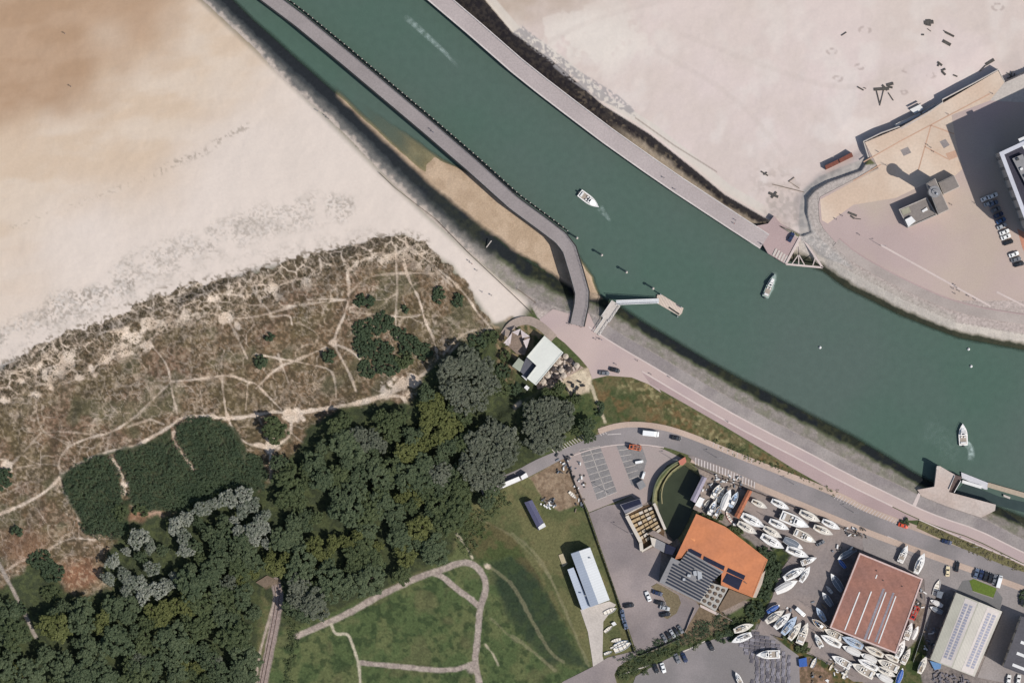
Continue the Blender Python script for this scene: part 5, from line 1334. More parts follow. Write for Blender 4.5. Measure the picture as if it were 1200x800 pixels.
# pond surrounds
ring=offset_pl([(797,541),(787,546),(777,556),(770,567),(767,580),(767,592)],0)
r=empty('pond_wall'); tag(r,'curved pale wall round the left side of the dark pond','wall')
b=MB(); rg=smooth_pl([(803,537),(790,543),(778,552),(770,563),(766,575),(765,592)])
b.prism(wpoly(offset_pl(rg,-.8)+offset_pl(rg,.8)[::-1],LAND+3.4),LAND-.4,LAND+2.6); b.build('wall',mat('mossy_concrete',lin(104,108,84,.8),.95,.2,1.5),r)
rg=smooth_pl([(800,543),(787,552),(779,563),(775,577),(776,590)])
b=MB(); b.prism(wpoly(offset_pl(rg,-.5)+offset_pl(rg,.5)[::-1],LAND),LAND-2,LAND+.1); b.build('inner_kerb',mat('tan_kerb',lin(156,146,110,.8),.9,.1),r)
b=MB(); b.prism(ccw(wpoly([(795,540),(803,535),(804.5,541),(800,545),(797,544.5)],LAND+2.7)),LAND,LAND+2.7); o=b.build('pump_house',mat('salmon_roof',lin(196,124,104,.8),.9,.08)); tag(o,'tiny salmon pink roofed hut at the top of the pond','hut')

# harbour control building with lookout tower
cg=mat('taupe_roof_felt',lin(136,128,122,.8),.9,.1,1.2,.08,.2)
r,rf,poly,top=flat_building('harbour_office','harbour office of stacked grey blocks on the plaza',[(1053.5,245.5),(1086,231.5),(1098,252),(1064,267)],4.2,wallc,cg,.35,mat('pale_parapet',lin(176,168,160,.8),.9))
b=MB(); b.prism(ccw(wpoly([(1060.5,257.5),(1068,253.5),(1073,259),(1064.5,266)],LAND+5.0)),LAND+4,LAND+5.4); b.build('roof_box',wht,rf)
b=MB(); b.prism(ccw(wpoly([(1055.5,246),(1065,242),(1067.5,248.5),(1058.5,252.5)],LAND+4.4)),LAND+4,LAND+4.5); b.build('roof_deck',mat('sage_deck',lin(160,156,136,.8)),rf)
b=MB(); b.prism(ccw(wpoly([(1080,247),(1086,243),(1087.5,246),(1081.5,249)],LAND+4.4)),LAND+4,LAND+4.7); b.build('rooflight',wht,rf)
for nm,q,h,m in (('mid_block',[(1086,215),(1096,209),(1112.5,245.5),(1100,251.5)],8.5,cg),('side_block',[(1100,214),(1118,205),(1125,219),(1106,228)],5.0,cg)):
    pq=ccw(wpoly(q,LAND+h)); b=MB(); b.prism(pq,LAND-.2,LAND+h-.2); blk=b.build(nm,wallc,r)
    b=MB(); b.prism(inset(pq,.25),LAND+h-.2,LAND+h); b.build('roof',m,blk)
pt=P(1094,225,LAND+14); b=MB(); b.cyl((pt.x,pt.y,LAND),(pt.x,pt.y,LAND+17),1.7,1.6,16); tw=b.build('tower',wallc,r)
b=MB(); b.cyl((pt.x,pt.y,LAND+17),(pt.x,pt.y,LAND+19.6),2.0,2.4,16); b.build('lookout_glass',glass,tw)
b=MB(); b.cyl((pt.x,pt.y,LAND+19.6),(pt.x,pt.y,LAND+20.1),2.6,2.5,16); b.cyl((pt.x,pt.y,LAND+20.1),(pt.x,pt.y,LAND+20.5),1.4,1.2,12); b.build('cap_roof',lead,tw)
b=MB(); b.bar((pt.x,pt.y,LAND+20),(pt.x,pt.y,LAND+26),.15); b.bar((pt.x-1.5,pt.y,LAND+24),(pt.x+1.5,pt.y,LAND+24),.1); b.cyl((pt.x+1,pt.y-1,LAND+20.4),(pt.x+1,pt.y-1,LAND+21.4),.5,.5,8); b.build('antennas',steel,tw)
# big block at the right edge
BBp=[(1171,179),(1200,165.5),(1330,104),(1372,190),(1222,288),(1207,274)]
b_w=mat('block_facade',lin(176,172,168,.8),.8,.06,1)
r,rf,poly,top=flat_building('apartment_block','tall apartment block with white parapet at the right edge above parked cars',BBp,24,b_w,mat('dark_roof_gravel',lin(64,62,72,.8),.95,.2,1.5),1.0,mat('white_parapet',lin(198,198,204,.8),.8,.05),par_w=1.6)
b=MB(); b.prism(ccw(wpoly([(1186,186),(1198,181),(1232,250),(1222,256)],top+.1)),top-.1,top+1.8); b.build('plant_room',lead,rf)
for i in range(7):
    x=1190+i*4+rnd.uniform(-1,1); y=188+i*8+rnd.uniform(-2,2)
    b=MB(); b.prism(ccw(wpoly([(x,y),(x+3,y-1.4),(x+4,y+1),(x+1,y+2.4)],top)),top+1.8,top+2.6); b.build('roof_unit',rnd.choice((steel,dkst,wht)),rf)
b=MB(); b.prism(ccw(wpoly([(1193,163),(1200,160),(1212,178),(1204,182)],top)),top,top+.3); b.build('roof_walkway',wht,rf)
# long rusty shed between boats, quay shed
def shed(name,label,q,h,m,wm,cat='shed',pitched=True):
    root=empty(name); tag(root,label,cat); top=LAND+h
    b=MB(); b.prism(ccw(wpoly(q,top)),LAND-.1,top-.1); b.build('wall',wm,root)
    c=[P(x,y,top) for x,y in q]; b=MB(); 
    if pitched:
        r0=(c[0]+c[1])/2+Vector((0,0,.5)); r1=(c[3]+c[2])/2+Vector((0,0,.5)); t=Vector((0,0,.1))
        for e0,e1 in ((c[0],c[3]),(c[1],c[2])): b.add([e0,r0,r1,e1,e0-t,r0-t,r1-t,e1-t],[(0,1,2,3),(7,6,5,4),(0,4,5,1),(1,5,6,2),(2,6,7,3),(3,7,4,0)])
        b.add([c[0]-t,c[1]-t,r0-t],[(0,1,2)]); b.add([c[3]-t,c[2]-t,r1-t],[(0,2,1)])
    else: b.prism(ccw([tuple(p[:2]) for p in c]),top-.1,top)
    ro=b.build('roof',m,root)
    d=(c[3]-c[0]).normalized(); s=(c[1]-c[0]).normalized()
    mid=(c[3]+c[2])/2; q2=MB(); q2.prism(ccw([tuple((mid-s*.5+d*.05)[:2]),tuple((mid+s*.5+d*.05)[:2]),tuple((mid+s*.5-d*.1)[:2]),tuple((mid-s*.5-d*.1)[:2])]),LAND,LAND+2); q2.build('door',dkst,root)
    return root,ro
shed('dock_shed','long rust orange roofed shed between the working boats and the white yachts',[(876.5,573.5),(881.5,575.5),(866,607.5),(860.5,604.5)],4.2,mat('rust_roof',lin(170,106,78,.8),.9,.2,1.5,.1,.2),mat('rust_wall',lin(120,90,70,.8),.9))
shed('pond_shed','long lilac grey roofed shed on the pond bank beside the working boats',[(823,557.5),(828.5,560),(815,589),(809,585.5)],3.0,mat('lilac_grey_roof',lin(158,150,162,.8),.8,.12,1.5,.1,.2),wallc)
r,ro=shed('meadow_shed','long dark blue grey shed with white end alone in the meadow',[(614.5,588.5),(623.5,585.5),(639.5,616.5),(631,621)],2.9,mat('slate_blue_roof',lin(88,88,112,.8),.8,.1,1.5),wallc)
roofbox(r,ro,[(636,613),(638,612.5),(639.7,616.5),(632,620.5),(630.5,617.5)],LAND+3.35,.1,wht,'end_panel')
shed('white_site_cabin','long white cabin along the top edge of the meadow',[(587,566.5),(608,558),(610,562.5),(589.5,571.5)],2.7,gel,wht,'cabin',False)
shed('white_site_cabin','short white cabin butted to the right end of the long white cabin',[(610,558),(616.5,553.5),(619,558.5),(612,562)],2.9,gel,wht,'cabin',False)
for k,(q,l) in enumerate((([(967,194),(982,187),(983.5,191.5),(968,199)],'rust brown container at the lower end of the pair on the beach apron'),([(983,186.5),(998,178.5),(1000,183.5),(984.5,191)],'rust brown container at the upper end of the pair by the sea wall'))):
    rt=empty('shipping_container'); tag(rt,l,'container','containers on the beach apron'); b=MB(); b.prism(ccw(wpoly(q,6)),2.9,5.6); b.build('body',mat('rust_brown_container',lin(128,76,62,.8),.8,.15,1.5,wave=(math.radians(28),.5,.2)),rt)
    q2=quad(q,-.01,.05,.0,.95); b=MB(); b.prism(ccw(wpoly(q2,5)),3.0,5.5); b.build('door',mat('rust_door',lin(110,64,54,.8),.8),rt)
# lock head pier, basin pontoons
r=empty('lock_pier'); tag(r,'beige concrete pier head jutting into the river at lower right','pier')
pierm=mat('pier_concrete',lin(188,170,158,.8),.92,.1,1.0,.1,.1,alt=(lin(200,186,176,.8),.08))
b=MB(); b.prism(ccw(wpoly([(1075,573.5),(1095,570),(1098,546),(1101,545.5),(1119,556),(1112,576),(1117,577.5),(1167,591),(1166,598),(1150,606),(1110,593),(1080,581)],LAND)),-2,LAND+.08); b.build('deck',pierm,r)
b=MB(); b.prism(ccw(wpoly([(1097,549),(1098,545.5),(1101.5,546),(1100.5,551)],LAND)),LAND,LAND+.9); b.build('light_base',conc,r)
b=MB(); b.prism(ccw(wpoly([(1119,556),(1128,558.5),(1118,577.5),(1112,576)],LAND)),-2,4.2); b.build('recess',mat('dark_recess',lin(96,82,78),.9,.3,1.5),r)
b=MB(); b.bar(P(1126,563,4.9),P(1118,577,4.9),.25,1.0); b.bar(P(1112,573,6.4),P(1119,557,6.4),.12,.6); b.build('gate_rail',wht,r)
r=empty('basin_pontoon'); tag(r,'white and timber floating walkway along the lower right basin','pontoon')
b=MB(); b.prism(ccw(wpoly([(1126.5,553),(1158,565.5),(1157,573.5),(1154,573),(1130,561),(1127,560)],.9)),-.3,.9); b.build('white_deck',mat('pontoon_white',lin(204,202,204,.8),.8,.06),r)
b=MB(); b.prism(ccw(wpoly([(1128,562),(1150,568.5),(1150,572.5),(1127,565.5)],.9)),-.3,1.6); b.build('white_float',wht,r)
b=MB(); b.prism(ccw(wpoly([(1158,565),(1200,577),(1330,614),(1330,620),(1200,583),(1157,570.5)],.9)),-.3,.95); b.build('timber_deck',mat('pontoon_timber',lin(178,162,142,.8),.9,.1,1.5),r)
b=MB(); b.prism(ccw(wpoly([(1176,579),(1184,582),(1183.5,584.5),(1176,581.5)],.9)),-.3,1.0); b.build('finger',conc,r)
b=MB(); b.prism(ccw(wpoly([(1130,566),(1150,573),(1172,582),(1200,588),(1330,625),(1330,640),(1200,600),(1165,591),(1119,578)],.3)),-2,.12)
tag(b.build('basin_water',mat('basin_water',lin(58,70,68,.9),.12,.08,.3)),kind='structure')
# ---------------------------------------------------------------- boats
PROTO={}
def hull_rings(L,Bm,Hd,tr=.8,n=9,full=.55):
    """list of (x, half beam, deck z, keel z)"""
    out=[]
    for i in range(n):
        t=i/(n-1)              # 0 stern .. 1 bow
        w=Bm/2*(tr+(1-tr)*math.sin(min(1,t/.45)*math.pi/2)) if t<.45 else Bm/2*max(.02,(1-((t-.45)/.55)**2.1))
        out.append((-L/2+L*t,w,Hd*(1+.12*t*t),.0+.55*Hd*max(0,t-.75)*3))
    return out
def make_boat(kind,col,L=9.0):
    root=empty({'yacht':'sailing_yacht','motor':'motor_boat','cover':'covered_boat','dinghy':'dinghy','work':'working_boat'}[kind])
    Bm=.36*L if kind!='dinghy' else .34*L
    zk={'yacht':1.35,'motor':.6,'cover':1.0,'dinghy':.12,'work':.7}[kind]     # keel bottom of canoe body above ground
    Hd={'yacht':1.25,'motor':1.5,'cover':1.3,'dinghy':.55,'work':1.5}[kind]
    tr={'yacht':.62,'motor':.93,'cover':.7,'dinghy':.75,'work':.75}[kind]
    if kind=='motor': Bm=.36*L
    rg=hull_rings(L,Bm,Hd,tr)
    hm={'white':gel,'cream':cream,'navy':tarpn,'pblue':pblue,'blue':bluep,'teal':teal,'orange':orangep,'red':redp,'yellow':yelp,'tarp':gel,'greytarp':gel,'sage':sage}[col]
    b=MB(); rings=[]
    for x,w,zd,zk0 in rg:
        rings.append([(x,-w,zk+zd),(x,-w*.96,zk+zd*.5),(x,-w*.55,zk+.12*zd+zk0),(x,0,zk+zk0*1.0),(x,w*.55,zk+.12*zd+zk0),(x,w*.96,zk+zd*.5),(x,w,zk+zd)])
    n=len(rings[0]); vs=[v for r in rings for v in r]; fs=[]
    for k in range(len(rings)-1):
        for i in range(n-1): fs.append((k*n+i,(k+1)*n+i,(k+1)*n+i+1,k*n+i+1))
    fs.append(tuple(range(n))); b.add(vs,fs); b.build('hull',hm,root,True)
    # deck with coaming
    dm={'white':gel,'cream':cream,'navy':cream,'pblue':pblue,'blue':gel,'teal':teak,'orange':teak,'red':teak,'yellow':cream,'tarp':gel,'greytarp':gel,'sage':sage}[col]
    b=MB(); vs=[];fs=[]
    for x,w,zd,_ in rg: vs += [(x,-w,zk+zd),(x,0,zk+zd+.06),(x,w,zk+zd)]
    for k in range(len(rg)-1):
        for i in range(2): fs.append((k*3+i,(k+1)*3+i,(k+1)*3+i+1,k*3+i+1))
    b.add(vs,[f[::-1] for f in fs])
    if kind!='dinghy' : dk_=b.build('deck',dm,root)
    else:
        # open boat: inside floor lower
        b=MB(); vs=[];fs=[]
        for x,w,zd,_ in rg: vs += [(x,-w*.86,zk+zd*.45),(x,w*.86,zk+zd*.45)]
        for k in range(len(rg)-1): fs.append((k*2,(k+1)*2,(k+1)*2+1,k*2+1))
        b.add(vs,[f[::-1] for f in fs]); b.build('floor',teak if col in('teal','orange') else cream,root)
        b=MB(); 
        for side in (-1,1):
            for (p,q) in zip(rg[:-1],rg[1:]): b.bar((p[0],side*p[1],zk+p[2]),(q[0],side*q[1],zk+q[2]),.12,.10)
        b.build('gunwale',hm,root)
        b=MB()
        for x in (-L*.25,0,L*.2): b.box(x-.12,-Bm*.42,zk+.35,x+.12,Bm*.42,zk+.42)
        b.build('thwart',wood,root)
    zd=zk+Hd
    if kind=='yacht':
        b=MB(); 
        b.loft([[(-L*.10,-.75,zd),(-L*.10,.75,zd),(-L*.10,.62,zd+.48),(-L*.10,-.62,zd+.48)],[(L*.12,-.72,zd),(L*.12,.72,zd),(L*.12,.55,zd+.45),(L*.12,-.55,zd+.45)],[(L*.28,-.38,zd),(L*.28,.38,zd),(L*.27,.25,zd+.18),(L*.27,-.25,zd+.18)]])
        cb_=b.build('cabin',dm,root)
        b=MB(); b.box(-L*.08,-.72,zd+.16,L*.1,-.66,zd+.34); b.box(-L*.08,.66,zd+.16,L*.1,.72,zd+.34); b.box(L*.02,-.2,zd+.46,L*.07,.2,zd+.5); b.box(L*.20,-.18,zd+.3,L*.24,.18,zd+.36); b.build('window',glass,cb_)
        b=MB(); b.box(-L*.40,-.62,zd+.02,-L*.115,.62,zd+.09); ck=b.build('cockpit',mat('cockpit_grey',lin(176,170,162,.8),.8,.2,4) if col!='cream' else mat('cockpit_pale_teak',lin(178,160,138,.8),.8,.2,4),root)
        b=MB(); b.box(-L*.42,-.95,zd+.02,-L*.12,-.68,zd+.26); b.box(-L*.42,.68,zd+.02,-L*.12,.95,zd+.26); b.build('bench',dm,ck)
        b=MB(); b.cyl((-L*.30,-.0,zd+.1),(-L*.30,0,zd+.9),.06,n=5); b.cyl((-L*.31,0,zd+.75),(-L*.29,0,zd+.78),.42,.42,12); b.build('wheel',dkst,ck)
        b=MB(); b.cyl((L*.09,0,zd+.3),(L*.09,0,zd+L*1.12),.075,.05,6); b.bar((L*.09,-.8,zd+L*.55),(L*.09,.8,zd+L*.55),.06); mst=b.build('mast',alu,root)
        b=MB(); b.bar((L*.08,0,zd+1.25),(-L*.30,0,zd+1.15),.14,.16); bm_=b.build('boom',alu,root)
        b=MB(); b.loft([[(x,-w,zd+1.25),(x,0,zd+1.2),(x,w,zd+1.25),(x,0,zd+1.25+h)] for x,w,h in ((L*.07,.16,.42),(-L*.1,.15,.34),(-L*.29,.08,.18))]); b.build('sail_cover',tarpn if col in('white','navy') else (bluep if col=='pblue' else tarpg),bm_)
        b=MB()
        for a_,c_ in (((L*.48,0,zd+.25),(L*.09,0,zd+L*1.1)),((-L*.48,0,zd+.1),(L*.09,0,zd+L*1.1)),((L*.07,-Bm*.45,zd),(L*.09,0,zd+L*.95)),((L*.07,Bm*.45,zd),(L*.09,0,zd+L*.95))): b.bar(a_,c_,.035)
        b.build('rigging',steel,root)
        b=MB(); b.loft([[(-L*.12,-.09,.15),(L*.06,-.09,.15),(L*.06,.09,.15),(-L*.12,.09,.15)],[(-L*.15,-.12,zk+.15),(L*.12,-.12,zk+.15),(L*.12,.12,zk+.15),(-L*.15,.12,zk+.15)]]); b.build('keel',antif,root)
        b=MB(); b.box(-L*.46,-.04,.5,-L*.40,.04,zk+.3); b.build('rudder',antif,root)
        b=MB()
        for s in (-1,1):
            for (p,q) in zip(rg[:-1],rg[1:]): b.bar((p[0],s*p[1]*.94,p[2]+zk+.55),(q[0],s*q[1]*.94,q[2]+zk+.55),.03)
            for p in rg[1:-1]: b.bar((p[0],s*p[1]*.94,p[2]+zk),(p[0],s*p[1]*.94,p[2]+zk+.55),.03)
        b.build('guard_rail',steel,root)
    if kind=='motor':
        b=MB(); b.loft([[(-L*.02,-1.05,zd),(-L*.02,1.05,zd),(-L*.03,.95,zd+1.0),(-L*.03,-.95,zd+1.0)],[(L*.16,-1.0,zd),(L*.16,1.0,zd),(L*.10,.78,zd+1.0),(L*.10,-.78,zd+1.0)],[(L*.33,-.6,zd),(L*.33,.6,zd),(L*.30,.45,zd+.25),(L*.30,-.45,zd+.25)]]); cb_=b.build('cabin',gel if col!='cream' else cream,root)
        b=MB(); b.loft([[(L*.115,-.8,zd+.95),(L*.115,.8,zd+.95)],[(L*.20,-.78,zd+.60),(L*.20,.78,zd+.60)]],cap=False,closed=False); b.box(-L*.02,-1.04,zd+.45,L*.1,-.97,zd+.85); b.box(-L*.02,.97,zd+.45,L*.1,1.04,zd+.85); b.box(L*.0,-.55,zd+1.0,L*.06,.55,zd+1.04); b.build('window',glass,cb_)
        b=MB(); b.box(-L*.44,-Bm*.36,zd+.07,-L*.05,Bm*.36,zd+.11); ck=b.build('cockpit',mat('cockpit_deck_tan',lin(170,158,144,.8),.85,.15,3),root)
        b=MB(); b.box(-L*.42,-Bm*.3,zd+.1,-L*.34,Bm*.3,zd+.5); b.box(-L*.15,-.9,zd+.1,-L*.08,-.3,zd+.6); b.box(-L*.15,.3,zd+.1,-L*.08,.9,zd+.6); b.build('seat',wht,ck)
        b=MB(); b.box(-L*.56,-.3,zk+.4,-L*.5,.3,zk+1.9); b.build('engine',dkst,root)
        b=MB()
        for s in (-1,1):
            for (p,q) in zip(rg[4:-1],rg[5:]): b.bar((p[0],s*p[1]*.92,p[2]+zk+.5),(q[0],s*q[1]*.92,q[2]+zk+.5),.05)
        b.build('bow_rail',steel,root)
    if kind=='cover':
        b=MB(); rings=[]
        for x,w,z_,_ in rg[:-1]: rings.append([(x,-w*1.02,zk+z_-.1),(x,-w*.6,zk+z_+.38),(x,0,zk+z_+.62),(x,w*.6,zk+z_+.38),(x,w*1.02,zk+z_-.1)])
        rings=rings[:7] if col!='tarp' else rings
        n=5; vs=[v for r in rings for v in r]; fs=[(k*n+i,k*n+i+1,(k+1)*n+i+1,(k+1)*n+i) for k in range(len(rings)-1) for i in range(n-1)]
        fs += [tuple(range(n))[::-1],tuple(range((len(rings)-1)*n,len(rings)*n))]
        b.add(vs,fs); b.build('cover',{'tarp':tarpb,'greytarp':tarpg,'white':mat('white_cover',lin(222,218,212,.84),.8,.05),'navy':tarpn}.get(col,tarpg),root)
        b=MB(); b.bar((-L*.4,0,zk+Hd+.65),(L*.3,0,zk+Hd+.65),.12); b.build('ridge_pole',alu,root)
    if kind=='work':
        b=MB(); b.box(-L*.34,-Bm*.34,zd-.02,L*.18,Bm*.34,zd+.10); ck=b.build('hold',mat('work_deck',(.14,.13,.12),.9,.3,4),root)
        b=MB(); b.box(-L*.30,-Bm*.28,zd,-L*.12,Bm*.28,zd+1.9); wh=b.build('wheelhouse',gel,root)
        b=MB(); b.box(-L*.13,-Bm*.24,zd+1.1,-L*.115,Bm*.24,zd+1.65); b.build('window',glass,wh)
        b=MB()
        for (p,q) in zip(rg[:-1],rg[1:]):
            for s in (-1,1): b.bar((p[0],s*p[1],p[2]+zk+.2),(q[0],s*q[1],q[2]+zk+.2),.16,.3)
        b.build('bulwark',gel if col!='red' else redp,root)
        b=MB(); b.cyl((L*.05,0,zd),(L*.05,0,zd+4),.09,n=5); b.bar((L*.05,0,zd+3.4),(-L*.3,0,zd+2.6),.09); b.build('mast',alu,root)
        b=MB(); 
        for x in (L*.1,L*.22,-L*.02): b.box(x-.25,-.5,zd+.08,x+.25,.5,zd+.45)
        b.build('gear_crate',bluep,root)
    if kind!='dinghy':
        b=MB()
        for x in (-L*.25,L*.15):
            for s in (-1,1):
                b.bar((x,s*Bm*.36,0.02),(x,s*Bm*.30,zk+.45),.12); 
            b.bar((x,-Bm*.42,.08),(x,Bm*.42,.08),.14)
        b.bar((-L*.25,0,.08),(L*.15,0,.08),.14); b.build('cradle',dkst,root)
    return root
GRP={'yacht':'yachts laid up ashore in the boatyard','motor':'motor boats laid up ashore','cover':'boats stored ashore under covers','dinghy':'small open boats ashore','work':'working boats on the dock yard'}
def boat(sx,sy,bx,by,kind,col,label,wf=1.0,z=LAND+.05,grp=None,float_=False):
    L_px=math.hypot(bx-sx,by-sy); L=L_px*S; key=(kind,col)
    if key not in PROTO: 
        o=make_boat(kind,col); PROTO[key]=(proto_tree(o),[0])
    pt,used=PROTO[key]
    o=pt[0] if not used[0] else copy_tree(pt)
    used[0]=1
    sc=L/9.0; p=P((sx+bx)/2,(sy+by)/2,z+1.5)
    o.scale=(sc,sc*wf,(sc+1)/2); o.rotation_euler=(0,0,math.atan2(-(by-sy),bx-sx)); o.location=(p.x,p.y,z if not float_ else -1.05*1)
    tag(o,label,'boat',grp or GRP[kind]); return o
Y='yacht';M='motor';C_='cover';D='dinghy';K='work'
BO=[
(881,586,899,595,Y,'cream','cream sailing yacht just right of the rust orange shed, bow pointing to the road'),
(904,586,925,596,Y,'white','white sailing yacht second from the left in the roadside row'),
(937,599,961,610.5,Y,'navy','lilac hulled yacht with dark canvas third from the left in the roadside row'),
(963.5,609.5,984.5,619.5,Y,'white','white yacht at the right end of the roadside row'),
(953.5,616.5,976,626,Y,'cream','slim cream yacht tucked below the end yacht of the roadside row'),
(915,603,948,617,M,'white','long white motor cruiser with dark cockpit in the second row from the road'),
(901.5,609.5,924.5,620,Y,'white','white yacht with round dark cockpit left of the motor boats'),
(931,622.5,956,635,M,'cream','wide white motor boat beside the dark puddle near the hall'),
(869,603,896,617,Y,'white','large white yacht nearest the lower end of the rust orange shed'),
(864.5,612,887,625,Y,'navy','yacht with dark open cockpit against the hedge of the orange roof'),
(895,617.5,916,629.5,Y,'navy','yacht with dark blue canopy between two white yachts above the hedge'),
(892,627,918.5,642,Y,'white','broad white yacht nearest the dark bush at the orange roof corner'),
(918.5,631,941,642.5,C_,'greytarp','pale boat with grey cover left of the wide motor boat'),
(921.5,642,947.5,652,Y,'white','white yacht in the gap under the grey covered boat'),
(939,660,957,653,M,'white','white motor boat with round stern platform, bow towards the hall'),
(918.5,678,943.5,664.5,Y,'white','large white yacht pointing up right beside the dark bushes'),
(938,681.5,949,663,Y,'white','slim white yacht standing upright beside the large up right pointing one'),
(909,693,934.5,680,C_,'white','smooth white covered boat lowest beside the dark bushes'),
(999,645,981.5,655,C_,'greytarp','blue grey covered boat in the shadow at the top corner of the red hall'),
(991,665,982,654.5,C_,'tarp','bright blue tarpaulin boat in the shadow of the red hall'),
(987,692,973.5,671.5,C_,'greytarp','grey covered boat with white bow midway along the shadowed hall side'),
(975.5,695,968,686,D,'pblue','little pale blue boat in the shadow left of the grey covered boat'),
(975,709.5,963.5,693.5,C_,'greytarp','blue white covered boat in the shadow below the little pale boat'),
(969,713,962,706,D,'teal','small dark dinghy in the shadow between two larger boats'),
(967,727.5,956.5,711,Y,'pblue','white bowed yacht at the lower end of the hall shadow'),
(967,737,951.5,725,K,'teal','dark working boat by the lower left corner of the red hall'),
(899,717,914,708,C_,'tarp','small boat under a blue cover at the top of the left cluster'),
(897.5,728.5,919,714.5,Y,'navy','dark decked yacht second from the top in the left cluster'),
(908,735.5,926.5,717.5,Y,'white','white yacht third from the top in the left cluster'),
(917,742.5,933.5,721.5,Y,'pblue','pale lilac yacht in the middle of the left cluster'),
(925,749,938.5,728.5,Y,'cream','beige decked yacht second from the right in the left cluster'),
(936.5,754,946.5,729,M,'cream','cream motor boat at the right end of the left cluster'),
(963,758,955,742,M,'white','small white motor boat alone left of the southern rows'),
(986.5,747.5,965.5,736.5,M,'cream','beige cockpit motor boat against the lower wall of the red hall'),
(985.5,756.5,961.5,743.5,Y,'white','bright white yacht second in line at the left of the southern rows'),
(1011,758,986.5,745.5,Y,'pblue','pale blue decked yacht along the lower wall of the red hall'),
(1008,766.5,987,756.5,C_,'white','white boat parked just below the pale blue decked yacht'),
(1035,768,1013,757,Y,'cream','cream yacht under the lower right part of the red roof'),
(1027.5,774.5,1008,765.5,C_,'white','smooth white boat in the middle of the southern rows'),
(1053,774.5,1036,766,Y,'cream','small cream yacht touching the lower right corner of the red hall'),
(1028.5,783.5,1005,772,Y,'white','white yacht third row down between smooth boat and big yacht'),
(1052.5,784.5,1028,772.5,M,'cream','motor boat with large dark cockpit right end of the southern rows'),
(997,780.5,974.5,768,M,'white','white cruiser at the lower left end of the southern rows'),
(1024,791.5,998,777,M,'cream','largest cream cruiser in the bottom southern row'),
(1029,782,1049.5,792,Y,'navy','grey decked yacht pointing right near the blue tarpaulin boat'),
(1045.5,799,1026,788.5,C_,'white','white boat lowest in the southern rows at the photo bottom'),
(988.5,795,994.5,783,D,'white','tiny white skiff pointing up below the southern rows'),
(1051.5,800,1058,782,C_,'tarp','narrow white boat with blue tarpaulin middle at the photo bottom'),
(972.5,785,977,776.5,D,'yellow','small yellow dinghy on the brown ground'),
(951,782,957,770,D,'pblue','small pale blue skiff on the weedy ground left of the yellow dinghy'),
(1061.5,749,1068.5,729,M,'white','white motor boat along the right wall of the red hall, uppermost'),
(1050.5,770.5,1060,749,Y,'white','long white yacht along the right wall of the red hall near its corner'),
(1057.5,777.5,1066.5,759,M,'cream','beige motor boat on the grass right of the red hall corner'),
(1069,748.5,1076,733,C_,'white','smooth white boat right of the uppermost one by the red hall'),
(1077,788.5,1085.5,768,Y,'cream','cream boat on the grass left of the cream hall corner'),
(1054.5,658.5,1063.5,638.5,M,'white','white boat standing off the top wall of the red hall, left one'),
(1073,671.5,1083,647.5,Y,'white','larger white yacht standing off the top right corner of the red hall'),
(1095,697.5,1101.5,679,D,'white','slim white rowing hull left of the cream hall shadow'),
(1104.5,710,1090,702.5,C_,'white','white hull with pointed bow, upper one in the cream hall shadow'),
(1104.5,717.5,1089.5,710.5,C_,'greytarp','grey white hull with pointed bow, lower one in the cream hall shadow'),
(860,739,883,731,Y,'cream','cream yacht lying above its twin beside the pontoon store'),
(880.5,742.5,857,752,Y,'white','white yacht with bow down left beside the pontoon store'),
(914,766,886,767,M,'white','white motor boat lying on top of the grey pontoon store'),
(869,802,862,787,M,'white','white boat at the photo bottom in the asphalt car park'),
(834.5,583.5,843.5,567.5,K,'navy','dark working boat with ribs second from the lilac shed'),
(840.5,588,848.5,571,D,'cream','slim timber coloured skiff among the working boats'),
(846,597,856,573,C_,'white','big white covered hull in the middle of the dock yard'),
(856,594,864.5,576,K,'pblue','mast carrying working boat left of the rust orange shed'),
(852,601,858,591,D,'white','white skiff at the foot of the mast carrying working boat'),
(831,603,839,586,K,'blue','bright blue working boat on the pond side'),
(837,607,844,592,K,'teal','dark teal working boat with white wheelhouse'),
(825,595,831.5,585,D,'cream','small cream boat right of the pale box'),
(858.5,612,851,600.5,D,'red','faded red skiff below the rust orange shed'),
(708,719,722.5,712.5,D,'white','white dinghy with dark shadow beside the hangar yard'),
(708.5,740.5,718,733,D,'cream','cream dinghy on the grass below the hangar yard'),
(728,749,716,751.5,D,'cream','stubby cream dinghy at the top of the grass corner rack'),
(720,762.5,740,753,D,'white','long white hull at the bottom of the grass corner rack'),
(720,757.5,736,750.5,D,'blue','blue hull in the middle of the grass corner rack'),
(715.5,759.5,721.5,757,D,'white','very small white tender at the left of the grass corner rack'),
(708,766.5,717.5,763,D,'pblue','pale tender beside the lane fence by the grass corner'),
(667,576,675.5,584,D,'cream','cream dinghy at the edge of the brown yard by the car park'),
]
for a in BO: boat(*a[:6],a[6])
